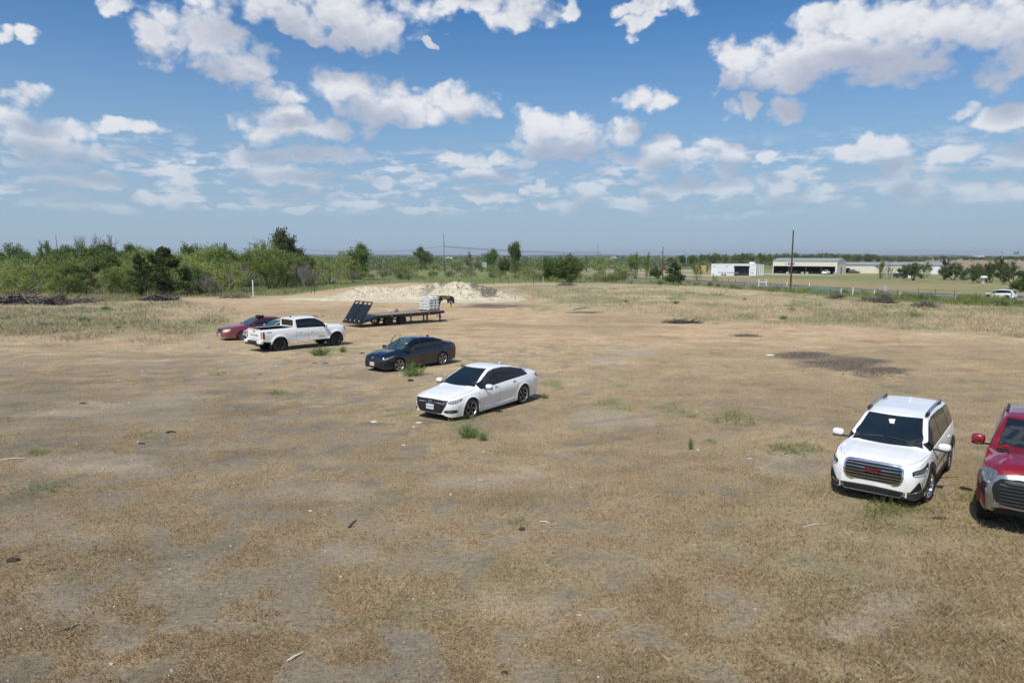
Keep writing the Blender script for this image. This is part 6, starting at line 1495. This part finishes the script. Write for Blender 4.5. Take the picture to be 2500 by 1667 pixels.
for k,dz in ((0,0),(1,-.5)):
    e=Vector((td_.x+10,td_.y+60,td_.z-7+dz)); wire(mid_b+Vector((0,0,dz)),e,1.2,lab=['upper','lower'][k]+' wire running right from the centre power pole')
# ------------------------------------------------------------------ fences
def tpost(px_,by,ty,label,m=RUST,r=.035,lean=0,name='fence_post',cat='fence post',group=None,box=False):
    p=G(px_,by); h=Zat(p.y,ty)-p.z; g=MB()
    if box: g.box((0,0,h/2-.1),(.16,.16,h+.2))
    else: g.tube([(0,0,-.1),(lean*h,0,h)],[r,r],8)
    o=g.build(name,m); o.location=p; tag(o,label,cat,group); return o
GP='steel posts of the wire fence by the road'; GW='white pipe posts by the road fence'
for i,(x,b,t) in enumerate([(1706,694,683),(1738,695,684),(1817,699,688),(1881,702,691),(1908,704,694),(1948,706.5,694),(2012,711,700),(2027,715,701),(2069,716,702),(2104,718,705),(2142,718,703),(2190,722,706),(2242,718.5,703),(2283,722,706),(2329.5,727,708)]):
    tpost(x,b+1,t,'thin rusty steel post in the wire fence along the road',group=GP)
for x,b,t,l,lb in ((1920.5,699,687,.10,'white pipe post just left of the large power pole'),(1975.5,702.5,690,.06,'white pipe post between the power pole and the green gate'),(2081,722,702,.05,'thick white pipe post right of the green gate'),(2053,719,705,.0,'white pipe post at the right end of the green gate'),(2133.8,723.5,708.5,.04,'white pipe post left of the diamond sign'),(2193,728,713,.30,'white pipe post leaning to the right beside the diamond sign'),(2267,732,719,.03,'thin pale post right of the diamond sign'),(2332,734,722,.06,'thin pale post left of the weedy bush'),(2435.5,741,725,.05,'grey wooden post in front of the crossover'),(2467,742,713,.02,'thick grey post in front of the crossover rear wheel')):
    tpost(x,b,t,lb,m=GALV if 'grey' in lb else WPIPE,r=.075 if 'thin' not in lb else .045,lean=l)
for x,b,t,lb in ((1762,692,680,'grey square timber post, left one of the roadside pair'),(1778.5,692.5,679,'grey square timber post, right one of the roadside pair'),(1795,693,683,'short grey timber post beside the wire gate'),(1939.5,712,694,'dark timber post just right of the large power pole')):
    tpost(x,b,t,lb,m=BARKG,box=True)
h_=empty('pipe_brace',G(1861.5,699),0,label='white H shaped pipe brace in the road fence',cat='fence brace'); sc1=Xat(h_.location.y,1)-Xat(h_.location.y,0)
for s,dx in((1,-9*sc1),(1,9*sc1)):
    g=MB(); g.tube([(dx,0,-.1),(dx,0,Zat(h_.location.y,682)-h_.location.z)],.10,10); g.build('post',WPIPE,h_)
g=MB(); z_=Zat(h_.location.y,689.5)-h_.location.z; g.tube([(-9*sc1,0,z_),(9*sc1,0,z_)],.08,8); g.build('rail',WPIPE,h_)
def pipe_gate(x0,y0,x1,y1,hpx,nb,m,label,cat='gate',name='pipe_gate',posts=2,r=.03):
    a,b=G(x0,y0),G(x1,y1); o=empty(name,a,math.atan2(b.y-a.y,b.x-a.x),label=label,cat=cat); L=(b-a).length; h=Zat(a.y,y0-hpx)-a.z; dz=(b.z-a.z)
    for k in range(nb):
        z=.15+(h-.15)*k/(nb-1); g=MB(); g.tube([(0,0,z),(L,0,z+dz)],r,6); g.build('rail',m,o)
    for k in range(posts):
        x=L*k/(posts-1); g=MB(); g.tube([(x,0,-.1+dz*x/L),(x,0,h+.05+dz*x/L)],r*1.25,6); g.build('upright',m,o)
    return o
pipe_gate(1984,716,2050,719.5,16,6,GREENP,'pale green steel pipe gate right of the large power pole',posts=3,r=.045)
pipe_gate(1806,695,1850,697,11,5,GALV,'galvanised wire gate left of the white H brace',posts=3)
pipe_gate(1093,667,1120,669,10,5,GREENP,'pale green pipe gate at the foot of the centre power pole',posts=2,r=.05)
pipe_gate(1429,687.5,1506,690,9,4,RUST,'dark pipe fence under the light green mesquite',cat='fence',name='pipe_fence',posts=7,r=.045)
for k,z in enumerate((.35,.7,1.05)):
    pts=[G(x,b) for x,b in ((1640,693),(1740,697),(1850,701),(1948,708),(2070,718),(2190,724),(2283,727),(2436,738),(2620,752))]
    g=MB(); g.tube([p+Vector((0,0,z)) for p in pts],.012,4,cap=False); tag(g.build('fence_wire',WIRE),['lowest','middle','top'][k]+' strand of the wire fence along the road','wire')
for x,b,t,lb,mm,rr_ in ((618.5,724,683,'tall white post at the edge of the brush','w',.09),(760,717,689,'dark steel post left one of the pair beside the rubble heap','r',.05),(768.5,718,689,'dark steel post right one of the pair beside the rubble heap','r',.05),(816,709,693,'steel post partly hidden by the left end of the rubble heap','r',.04),(1205.8,694.5,673,'dark fence post behind the right end of the rubble heap','r',.06),(1242,694,676,'fence post in the gap right of the rubble heap','r',.04),(1269,693,678,'fence post left of the dark corner post','r',.04),(1302,695,676,'dark corner post left of the white post','r',.06),(1326,689,674.5,'slim white post left of the big round bush','w',.06)):
    tpost(x,b,t,lb,m=WPIPE if mm=='w' else RUST,r=rr_)
# ------------------------------------------------------------------ signs
sg=G(2160,722); yw=math.radians(8); o=empty('road_sign',sg,0,label='diamond shaped road sign seen from its bare metal back',cat='road sign'); zc=Zat(sg.y,704)-sg.z; hh=(Zat(sg.y,693)-Zat(sg.y,715.5))/2
g=MB(); g.tube([(0,.05,-.2),(0,.05,zc+hh*.6)],.035,6); g.build('post',GALV,o)
ww=hh*.56
g=MB(); g.prism([(-ww,0,zc),(0,0,zc-hh),(ww,0,zc),(0,0,zc+hh)],(0,.012,0)); g.build('plate',mat('sign_back',(.50,.53,.56),rough=.4,metal=.3),o,smooth=False)
p=G(1182,664); o=empty('yard_sign',p,0,label='blue and white rectangular sign on two posts among the scrub',cat='sign'); z0,z1_=Zat(p.y,652)-p.z,Zat(p.y,641.5)-p.z; w_=11*(Xat(p.y,1)-Xat(p.y,0))
for s in(-1,1): g=MB(); g.tube([(s*w_*.45,.06,-.1),(s*w_*.45,.06,z0+.5)],.06,6); g.build('post',WPIPE,o)
g=MB(); g.box((0,0,(z0+z1_)/2),(w_,.06,z1_-z0)); g.build('board',mat('sign_white',(.62,.66,.70),rough=.5),o,smooth=False)
for zz,wd,hh_,dx in (((z0*.3+z1_*.7),w_*.66,(z1_-z0)*.24,0),((z0*.62+z1_*.38),w_*.66,(z1_-z0)*.22,0)):
    g=MB(); g.box((dx,-.045,zz),(wd,.02,hh_)); g.build('blue_band',mat('sign_blue',(.16,.26,.50),rough=.5),o,smooth=False)
# highway gantry on the right
d=620.; xg=Xat(d,2446),Xat(d,2530); o=empty('sign_gantry',(xg[0],d,z1(xg[0],d)),0,label='steel highway gantry carrying a green sign on the right horizon',cat='sign gantry'); zb=o.location.z; zg=Zat(d,617)-zb
for x in (0,xg[1]-xg[0]): g=MB(); g.tube([(x,0,0),(x,0,zg+1.5)],.5,8); g.build('column',GALV,o)
g=MB()
for dz_ in (0,1.4): g.tube([(0,0,zg+dz_),(xg[1]-xg[0],0,zg+dz_)],.18,6)
for k in range(14): x=(xg[1]-xg[0])*k/14; g.tube([(x,0,zg),(x+(xg[1]-xg[0])/14,0,zg+1.4)],.12,4)
g.build('truss',GALV,o)
xs_g=(Xat(d,2472)-xg[0],Xat(d,2484.5)-xg[0]); z_a,z_b=Zat(d,621)-zb,Zat(d,614.5)-zb; g=MB(); g.box((sum(xs_g)/2,-.6,(z_a+z_b)/2),(xs_g[1]-xs_g[0],.2,z_b-z_a),bev=.05); g.build('sign_panel',mat('highway_green',(.02,.22,.13),rough=.5),o)
g=MB(); g.box((sum(xs_g)/2-.4,-.75,(z_a+z_b)/2),(2.4,.04,.35)); g.build('sign_letters',REFW,o,smooth=False)
# teal billboard far off with a mast
d=480.; x=Xat(d,1675.5); o=empty('billboard',(x,d,z1(x,d)),0,label='small teal billboard on a post above the far trees',cat='billboard'); z_a,z_b=Zat(d,629)-o.location.z,Zat(d,621.6)-o.location.z; w_=8*(Xat(d,1)-Xat(d,0))
g=MB(); g.tube([(0,.2,0),(0,.2,z_a+.5)],.3,8); g.build('post',GALV,o); g=MB(); g.box((0,0,(z_a+z_b)/2),(w_,.3,z_b-z_a)); g.build('panel',mat('teal_paint',(.02,.33,.27),rough=.5),o,smooth=False); g=MB(); g.box((0,-.2,(z_a+z_b)/2),(w_*.5,.05,.5)); g.build('panel_letters',REFW,o,smooth=False)
d=700.; x=Xat(d,1672); g=MB(); g.tube([(0,0,0),(0,0,Zat(d,609)-z1(x,d))],.22,5); o=g.build('radio_mast',GALV); o.location=(x,d,z1(x,d)); tag(o,'thin radio mast above the teal billboard','mast')
# cell tower disguised as a tree
d=330.; x=Xat(d,2307.5); o=empty('phone_mast',(x,d,z1(x,d)),0,label='phone mast with dark artificial foliage and white panel above the lawn oaks',cat='phone mast'); z_a,z_b=Zat(d,650)-o.location.z,Zat(d,632)-o.location.z
g=MB(); g.tube([(0,0,0),(0,0,z_b)],[.35,.2],8); g.build('shaft',RUST,o); rs=np.random.RandomState(4); nP=500; P=np.stack([rs.randn(nP)*.9,rs.randn(nP)*.9,(z_a*.45+z_b*.55)+rs.randn(nP)*.8],1); V,F,C=quads(P,.7,.3,rs,np.tile([[.05,.045,.035]],(nP,1))); fast('foliage',V,F,LEAF,col=C,parent=o)
g=MB(); g.box((0,-.9,z_b-.9),(.6,.3,1.7)); g.build('antenna_panel',WPIPE,o,smooth=False)
# ------------------------------------------------------------------ buildings
def corr(name,col,sc=26,axis=0,**k):
    """ribbed sheet metal"""
    m=mat(name,col,rough=.5,var=.06,scale=.5); nt=m.node_tree; N=nt.nodes; L=nt.links
    tc=N.new('ShaderNodeTexCoord'); w=N.new('ShaderNodeTexWave'); w.inputs['Scale'].default_value=sc/12; w.bands_direction='XYZ'[axis]; L.new(tc.outputs['Object'],w.inputs[0])
    b=N.new('ShaderNodeBump'); b.inputs['Strength'].default_value=.5; b.inputs['Distance'].default_value=.04; L.new(w.outputs[0],b.inputs['Height']); L.new(b.outputs[0],N['Principled BSDF'].inputs['Normal']); return m
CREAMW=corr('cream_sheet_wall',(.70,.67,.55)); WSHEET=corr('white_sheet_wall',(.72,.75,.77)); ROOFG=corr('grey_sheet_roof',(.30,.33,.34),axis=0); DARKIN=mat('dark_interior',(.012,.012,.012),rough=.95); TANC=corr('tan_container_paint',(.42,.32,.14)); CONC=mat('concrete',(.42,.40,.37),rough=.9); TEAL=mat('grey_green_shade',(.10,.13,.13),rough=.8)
a,b=G(1886,668),G(2043,670.3); d_=b-a; d_.z=0; L=d_.length; th=math.atan2(d_.y,d_.x); z_=z1(a.x,a.y)
SH=empty('open_shed',(a.x,a.y,z_),th,label='long cream metal shed with four open bays and letters on its front',cat='shed')
H1=Zat(a.y,637)-z_; Ho=Zat(a.y,649.3)-z_; D=15.; HR=H1+1.0
def wb(name,c,dm,m,par,smooth=False): g=MB(); g.box(c,dm); return g.build(name,m,par,smooth=smooth)
wb('front_fascia',(L/2,0,(H1+Ho)/2),(L,.2,H1-Ho),CREAMW,SH); wb('front_post',(.15,0,Ho/2),(.3,.2,Ho),CREAMW,SH); wb('front_post',(L-.35,0,Ho/2),(.7,.2,Ho),CREAMW,SH)
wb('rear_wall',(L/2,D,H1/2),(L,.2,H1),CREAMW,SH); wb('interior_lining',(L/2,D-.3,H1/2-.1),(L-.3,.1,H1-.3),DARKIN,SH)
for x,nm in ((.1,'side_wall'),(L-.1,'side_wall')):
    g=MB(); g.prism([(x-.1,.1,0),(x-.1,D-.1,0),(x-.1,D-.1,H1),(x-.1,D/2,HR),(x-.1,.1,H1)],(.2,0,0)); g.build(nm,CREAMW,SH,smooth=False)
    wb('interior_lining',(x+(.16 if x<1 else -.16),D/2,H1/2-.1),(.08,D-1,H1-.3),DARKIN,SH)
wb('side_door',(L+.02,D*.45,1.5),(.06,1.2,3.0),RUST,SH)
g=MB(); g.prism([(-.3,-.35,H1-.02),(-.3,D/2,HR+.08),(-.3,D/2,HR+.20),(-.3,-.35,H1+.12)],(L+.6,0,0)); g.prism([(-.3,D/2,HR+.08),(-.3,D+.35,H1-.02),(-.3,D+.35,H1+.12),(-.3,D/2,HR+.20)],(L+.6,0,0)); g.build('roof',ROOFG,SH,smooth=False)
wb('floor_slab',(L/2,D/2,.04),(L-.3,D-.3,.08),CONC,SH)
for f in (.262,.528,.765):
    wb('bay_column',(L*f,.0,Ho/2),(.30,.28,Ho),RUST,SH); 
for i,f in enumerate((.255,.49,.56,.80,.985)):
    o=wb('concrete_block',(0,0,.45),(1.,.9,.9),CONC,None); c,s=math.cos(th),math.sin(th); o.location=(a.x+L*f*c+.8*s,a.y+L*f*s-.8*c,z_); o.rotation_euler=(0,0,th); tag(o,['pale block at the foot of the first shed column','pale block in the middle of the second shed bay','pale block at the foot of the second shed column','pale block beside the white pickup in the shed','pale block at the right front corner of the shed'][i],'block')

SB=mat('blue_letters',(.05,.06,.32),rough=.5); SR=mat('red_sign_paint',(.55,.06,.08),rough=.5)
zl=(H1*.42+Ho*.58); lh=(H1-Ho)*.42
for ch,f,m in (('E',.258,SB),('M',.291,SR),('S',.326,SB),('I',.350,SB)):
    g=MB(); text_mb(g,ch,lh*1.35,.05,Matrix.Translation((L*f,-.18,zl))@FACER,bold=.03); g.build('sign_letter',m,SH,smooth=False)
wb('sign_logo',(L*.212,-.14,zl-.1),(.9,.06,.5),mat('logo_grey',(.42,.44,.30)),SH)
for i in range(9):    # gear standing inside the dark bays
    f=[.05,.10,.33,.38,.44,.60,.66,.72,.93][i]; o=MB().box((0,0,.5),(rt.uniform(.8,1.8),1.2,rt.uniform(.7,1.4)),bev=.1).build('machine',[GREYPL,RUST,GREYP][i%3]); c,s=math.cos(th),math.sin(th); o.location=(a.x+L*f*c-3.*s,a.y+L*f*s+3.*c,z_+.1); o.rotation_euler=(0,0,th); tag(o,'dim machine standing inside an open bay of the shed','machine','machines inside the open shed')
# long warehouse behind
a2,b2=G(2050,666.5),G(2297,669.2); d2=b2-a2; d2.z=0; L2=d2.length; th2=math.atan2(d2.y,d2.x); z2=z1(a2.x,a2.y); WH=empty('warehouse',(a2.x,a2.y,z2),th2,label='long low cream and white warehouse behind the lawn oaks',cat='warehouse')
H2=Zat(a2.y,646)-z2; hr_=Zat(a2.y+7,640.5)-z2; D2=14.
x_o0,x_o1=L2*.045,L2*.105
wb('front_wall',((x_o1+L2*.86)/2,0,H2/2),(L2*.86-x_o1,.2,H2),CREAMW,WH); wb('front_wall',(x_o0/2,0,H2/2),(x_o0,.2,H2),CREAMW,WH); wb('front_lintel',((x_o0+x_o1)/2,0,H2*.8),(x_o1-x_o0,.2,H2*.4),CREAMW,WH); wb('end_panel',(L2*.93,-.02,H2/2),(L2*.14,.24,H2),WSHEET,WH)
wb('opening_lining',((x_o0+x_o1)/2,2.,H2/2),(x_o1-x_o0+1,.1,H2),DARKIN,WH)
for x in (.1,L2-.1):
    g=MB(); g.prism([(x-.1,.1,0),(x-.1,D2,0),(x-.1,D2,H2),(x-.1,D2/2,hr_),(x-.1,.1,H2)],(.2,0,0)); g.build('end_wall',WSHEET,WH,smooth=False)
g=MB(); g.prism([(-.3,-.5,H2-.05),(-.3,D2/2,hr_),(-.3,D2/2,hr_+.15),(-.3,-.5,H2+.12)],(L2+.6,0,0)); g.prism([(-.3,D2/2,hr_),(-.3,D2+.4,H2-.05),(-.3,D2+.4,H2+.12),(-.3,D2/2,hr_+.15)],(L2+.6,0,0)); g.build('roof',ROOFG,WH,smooth=False)
# white container with an open dock
a3,b3=G(1736,672),G(1846,673.3); d3=b3-a3; d3.z=0; L3=d3.length; th3=math.atan2(d3.y,d3.x); z3=z1(a3.x,a3.y); CT=empty('container_building',(a3.x,a3.y,z3),th3,label='long white container building with an open shaded dock',cat='container'); H3=Zat(a3.y,645)-z3; f0,f1=.52,.845
wb('wall_panel',(L3*f0/2,0,H3/2),(L3*f0,.15,H3),WSHEET,CT); wb('wall_panel',(L3*(1+f1)/2,0,H3/2),(L3*(1-f1),.15,H3),WSHEET,CT); wb('dock_header',(L3*(f0+f1)/2,-.3,H3-.3),(L3*(f1-f0)+.4,.8,.5),WSHEET,CT)
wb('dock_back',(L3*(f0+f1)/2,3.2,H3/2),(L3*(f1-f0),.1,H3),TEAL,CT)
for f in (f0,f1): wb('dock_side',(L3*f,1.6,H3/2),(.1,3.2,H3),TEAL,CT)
wb('rear_wall',(L3/2,6,H3/2),(L3,.15,H3),WSHEET,CT); wb('roof',(L3/2,3,H3+.08),(L3+.1,6.3,.14),WSHEET,CT)
for i in range(4): wb('end_post',(L3+.35+i*.28,.8+i*1.5,H3/2),(.34,.25,H3),WSHEET,CT)
wb('end_wall',(L3-.05,3.,H3/2),(.12,5.8,H3),mat('grey_end_wall',(.22,.24,.25)),CT)
for f,z in ((.07,.80),(.36,.80),(.92,.24)): wb('vent',(L3*f,-.10,H3*z),(.8,.05,.16),GREYPL,CT)
wb('roof_hatch',(L3*.88,2,H3+.5),(1.8,1.6,.8),WSHEET,CT); wb('dock_platform',(L3*(f0+f1)/2,.8,.5),(L3*(f1-f0)-.2,2.,.5),RUST,CT)
for f in (.60,.69,.76): wb('dock_post',(L3*f,-.1,.8),(.25,.25,1.7),RUST,CT)
# flat trailer parked in front of it
p=G(1778,673.5); o=empty('equipment_trailer',p,th3,label='long grey equipment trailer parked against the white container',cat='trailer'); g=MB(); g.box((0,0,1.25),(7.4,1.6,.16)); g.box((0,0,.95),(7.,.9,.14)); g.build('deck',GALV,o,smooth=False)
for x in(-2.,-1.,2.8): g=MB(); g.lathe([(.001,-.1),(.34,-.1),(.36,0),(.34,.1),(.001,.1)],(x,-.7,.36),'Y',14); g.build('wheel',TYRE,o)
# tan container
p=G(1709,664.5); o=empty('tan_container',p,th3+.1,label='tan shipping container with a rusty end left of the white container',cat='container'); hc=Zat(p.y,648)-p.z; wc=30*(Xat(p.y,1)-Xat(p.y,0)); wb('box',(0,1.2,hc/2),(wc,2.4,hc),TANC,o); wb('end_door',(wc/2+.04,1.2,hc/2),(.08,2.2,hc-.2),RUST,o)
# far buildings
for (x0_,x1_,y0_,y1_,d,lb,m) in ((1071,1106,632.6,628.8,620.,'long bright white building far beyond the centre power pole',WSHEET),(2378,2404,629,625.3,900.,'small white building on the far right horizon',WSHEET),(1487,1508,633.4,627.,560.,'pale dome of gravel left of the parked cars',CAL),(1550,1566,630,627,700.,'distant pale roof left of the roadside power pole',WSHEET)):
    d=G(x0_,y0_).y; xa,xb=Xat(d,x0_),Xat(d,x1_); zb=z1(xa,d); zt_=Zat(d,y1_); w_=xb-xa
    if 'dome' in lb:
        g=MB(); g.sup((w_/2,0,0),(w_*.55,8,zt_-zb),2.0,nu=20,nv=12); o=g.build('gravel_mound',m); o.location=(xa,d,zb); tag(o,'pale gravel mound beyond the light green mesquite','gravel mound'); continue
    o=empty('far_building',(xa,d,zb),0,label=lb,cat='building'); h_=zt_-zb; wb('wall',(w_/2,5,h_/2),(w_,10,h_),m,o); g=MB(); g.prism([(-.3,-.4,h_),(-.3,5,h_+.9),(-.3,10.4,h_)],(w_+.6,0,0)); g.build('roof',WSHEET,o,smooth=False)
# dark blue low trailer under the oaks, white table, pickup and cars in the distance
p=G(2200,678.5); o=empty('cargo_trailer',p,th2,label='dark blue flat sided trailer under the lawn oaks',cat='trailer'); w_=36*(Xat(p.y,1)-Xat(p.y,0)); h_=Zat(p.y,667)-p.z; wb('body',(0,1.,h_*.55),(w_,2.,h_*.75),mat('dark_blue_sheet',(.03,.045,.07)),o); wb('roof',(0,1.,h_*.96),(w_+.3,2.4,.12),GALV,o); wb('white_panel',(w_/2,-.05,h_*.5),(.9,.08,h_),WSHEET,o)
for s in(-1,1): g=MB(); g.lathe([(.001,-.1),(.34,-.1),(.34,.1),(.001,.1)],(s*w_*.25,0,.34),'Y',12); g.build('wheel',TYRE,o)
p=G(2401,692.5); o=empty('white_table',p,.3,label='white round table with thin legs among the lawn oaks',cat='table'); s_=Xat(p.y,1)-Xat(p.y,0); zt_=Zat(p.y,677)-p.z; g=MB(); g.sup((0,0,zt_),(7.5*s_,6*s_,.35),3,nu=20); g.build('top',WPIPE,o)
for q in ((-2.5,-1.5),(2.5,-1.5),(-2.5,1.5),(2.5,1.5)): g=MB(); g.tube([(q[0]*s_,q[1]*s_,0),(q[0]*s_*.7,q[1]*s_,zt_)],.06,6); g.build('leg',WPIPE,o)
for lb,P_,pt,rz,nm,ct in (('white pickup parked nose out in the right bay of the shed',dict(P4,paint=WHITE),(2016,671),th-PI/2,'pickup_truck','pickup truck'),('dark grey SUV parked on the gravel lot left of the roadside trees',dict(P8,paint=GREYP),(1510,661),-.5,'suv','SUV'),('red SUV parked right of the roadside power pole',dict(P8,paint=RED),(1621,661),.2,'suv','SUV'),('white sedan parked beside the red SUV on the gravel lot',dict(P1,paint=WHITE,rimd=ALU),(1634,660),.2,'sedan','sedan'),('dark SUV in the opening of the long warehouse',dict(P8,paint=GREYP),(2085,667),th2,'suv','SUV')):
    P_=dict(P_); P_['seams']=None; P_['hseams']=[]; p=G(*pt); vehicle(P_,nm,p,rz,lb,ct,detail=0)
# ------------------------------------------------------------------ log and brush piles
LOG=mat('grey_dead_wood',(.17,.15,.13),rough=.95,var=.4,scale=5,bump=.4); LOGD=mat('dark_dead_wood',(.045,.038,.033),rough=.95,var=.4,scale=5,bump=.4)
LOGM=mat('brown_dead_wood',(.12,.095,.075),rough=.95,var=.4,scale=5,bump=.4)
def logpile(x0_,x1_,by,ty,n,label,m=LOG,r=.07,depth=2.2,seed=0,flat=.5,Lm=2.2):
    bx_=x0_; rd=random.Random(seed); a,b=G(x0_,by),G(x1_,by); c=(a+b)/2; w_=(b-a).length; h=Zat(c.y,ty)-c.z; mats=[m,(LOGD if bx_<500 else LOGM) if m is LOG else LOG]; o=empty('brush_pile',c,0,label=label,cat='brush pile')
    gs=[MB(),MB()]
    for k in range(n):
        x=rd.triangular(-w_/2,w_/2,0); e=1-abs(x)/(w_/2)*.75; z=rd.uniform(.02,h*.8)*e; y=rd.uniform(0,depth); az=rd.gauss(0,.7); el=rd.gauss(0,.28); L_=rd.uniform(.4,1.)*Lm; rr_=r*rd.uniform(.25,1.)
        d=Vector((math.cos(az)*math.cos(el),math.sin(az)*math.cos(el),math.sin(el)))*L_; p=Vector((x,y,z)); q=p+d*.5+Vector((rd.gauss(0,.1),rd.gauss(0,.1),rd.gauss(0,.1)))*L_
        gs[0 if rd.random()<.6 else 1].tube([p-d*.5*.5,p*.5+q*.5,q],[rr_,rr_*.8,rr_*.4],5,cap=False)
    gs[0].build('grey_branches',mats[0],o); gs[1].build('dark_branches',mats[1],o); return o
logpile(-60,96,745,712,520,'large pile of grey cut logs at the far left edge',r=.12,seed=1,Lm=2.6)
logpile(92,150,746,719,210,'jagged brush pile right of the large log pile',r=.09,seed=2)
logpile(145,228,741,729,150,'low tail of dead branches trailing off to the right of the jagged pile',r=.07,seed=3)
logpile(330,430,735,715,360,'grey brush pile at the foot of the big cedar',r=.07,seed=4)
logpile(525,610,729,719,90,'low strip of dead sticks left of the white post',r=.05,seed=5)
logpile(1355,1412,698,688,170,'brown brush pile in front of the big round bush',r=.05,seed=6,Lm=1.5)
logpile(2026,2072,731,714,170,'grey tangle of branches below the green gate',r=.045,seed=7,Lm=1.6)
logpile(2104,2150,739,722,190,'dead brush and rubble left of the diamond sign pile',r=.045,seed=8,Lm=1.5)
logpile(2150,2192,741,714,240,'tall twiggy brush pile at the foot of the diamond sign',r=.05,seed=9,Lm=1.8)
logpile(2240,2300,752,734,190,'flat grey brush pile in the tall grass at right',r=.045,seed=10,Lm=1.8)
logpile(1620,1722,790,782,150,'thin strip of black charred twigs far out in the field',m=LOGD,r=.035,seed=11,Lm=1.3,depth=1.2)
# ------------------------------------------------------------------ litter and sticks in the field
def stick(pts,r,label,m=LOG,name='stick'):
    P=[G(*q) for q in pts]; c=P[0].copy(); g=MB(); g.tube([p-c+Vector((0,0,r*.8+(.02 if 0<i<len(P)-1 else 0))) for i,p in enumerate(P)],[r]*(len(P)-1)+[r*.5],6); o=g.build(name,m); o.location=c; tag(o,label,'stick')
PALE=mat('bleached_wood',(.62,.57,.46),rough=.8)
stick([(700,1616),(720,1606),(742,1592)],.014,'pale bleached stick lying in the near foreground',PALE); stick([(143,1547),(170,1539),(191,1529)],.016,'grey stick in the lower left corner'); stick([(165,1562),(180,1552)],.010,'short dark twig below the grey stick at lower left',LOGD)
stick([(850,1291),(862,1281),(870,1272)],.012,'short dark twig in the centre foreground',LOGD); stick([(855,1290),(866,1286)],.009,'second dark twig crossing the short dark twig',LOGD); stick([(1318,1276),(1332,1279),(1342,1282)],.012,'small pale stick beside the dark clod',PALE)
stick([(405,1057),(420,1055),(430,1056)],.022,'dark branch piece beside the olive tuft at left',LOGD); stick([(0,1122),(40,1120),(62,1119)],.012,'long thin straw at the left edge',PALE); stick([(1960,1288),(1990,1284),(2020,1280)],.008,'tan stem lying in front of the SUV',PALE)
stick([(1400,757),(1425,753),(1440,752)],.04,'dark twig at the middle of the far field',LOGD)
CLOD=mat('dark_clod',(.055,.042,.033),rough=1,var=.4,scale=12,bump=.6)
def lump(px_,py_,sx,sy,sz,label,m,cat,name,seed=0):
    rd=random.Random(seed); p=G(px_,py_); g=MB()
    g.sup((0,0,sz*.5),(sx,sy,sz),2.2,nu=12,nv=8); g.v=[(x+rd.uniform(-.14,.14)*sx,y+rd.uniform(-.14,.14)*sy,z+rd.uniform(-.2,.2)*sz) for x,y,z in g.v]; o=g.build(name,m,ang=20); o.location=p; tag(o,label,cat)
for i,(x,y,sx,sy,sz,lb) in enumerate(((1274,1296,.06,.045,.03,'dark clod of earth beside the green tuft in the foreground'),(32,1372,.10,.06,.035,'dark root lump at the left edge'),(345,1083,.10,.04,.025,'dark flat clod left of centre'),(203,984,.12,.05,.03,'dark clod in the bare soil at upper left'),(767,886,.16,.05,.02,'flat dark scrap left of the dark blue sedan'),(795,887,.16,.05,.02,'second flat dark scrap left of the dark blue sedan'),(1002,930,.13,.09,.06,'grey lump between the two sedans'),(884,863,.14,.06,.04,'black scrap just left of the dark blue sedan nose'),(2290,1268,.16,.03,.02,'dark twig lump between the SUV and the red pickup'),(1232,1642,.04,.03,.02,'dark dung lump at the bottom edge'))): lump(x,y,sx,sy,sz,lb,CLOD,'clod','clod',i)
PAPER=mat('white_litter',(.78,.79,.80),rough=.7,var=.05); BLUE=mat('blue_plastic',(.12,.15,.5),rough=.4); FOILM=mat('pale_blue_litter',(.45,.52,.60),rough=.4)
for i,(x,y,s,m,lb) in enumerate(((913,1029,.13,PAPER,'white scrap of paper left of the white sedan'),(1023,1031,.12,PAPER,'crumpled white paper in front of the white sedan bumper'),(1010,1042,.07,PAPER,'small white paper strip below the white sedan nose'),(985,1087,.07,PAPER,'white pebble sized scrap left of the bluish weed'),(1703,1098,.07,PAPER,'white scrap at the foot of the upright bright weed'),(1702,1005,.05,PAPER,'tiny white scrap left of the bushy weed'),(1830,1120,.09,FOILM,'pale blue plastic scrap left of the white SUV'),(1919,1112,.09,FOILM,'pale blue crumpled bag near the flat green mat'),(507,850,.14,BLUE,'blue plastic cup in front of the maroon sedan'),(412,851,.12,PAPER,'white bag in the dry grass left of the blue cup'),(1880,868,.30,PAPER,'white torn sheet on the left end of the burnt patch'),(1414,1614,.03,PAPER,'tiny white scrap in the bottom foreground'),(1744,1493,.05,PALE,'pale flat stone in the right foreground'),(1414,1503,.05,PALE,'pale flat stone in the bottom centre'),(1173,1171,.06,PALE,'flat tan stone in the centre of the field'),(757,1249,.06,PAPER,'white stone in the left centre foreground'))):
    s*=.75; lump(x,y,s,s*.45,s*.16 if m is not BLUE else s*.5,lb,m,'litter' if 'stone' not in lb else 'stone','litter_scrap' if 'stone' not in lb else 'flat_stone',50+i)
# ------------------------------------------------------------------ haze
HZ=bpy.data.materials.new('haze'); HZ.use_nodes=True; N=HZ.node_tree.nodes; N.remove(N['Principled BSDF']); pv=N.new('ShaderNodeVolumePrincipled')
pv.inputs['Color'].default_value=(.88,.93,1,1); pv.inputs['Density'].default_value=.000095; pv.inputs['Anisotropy'].default_value=.2
HZ.node_tree.links.new(pv.outputs[0],N['Material Output'].inputs['Volume'])
g=MB(); g.box((0,4500,26),(20000,13000,66)); hzo=g.build('haze',HZ,smooth=False); tag(hzo,'thin summer haze over the plain','haze',kind='stuff')
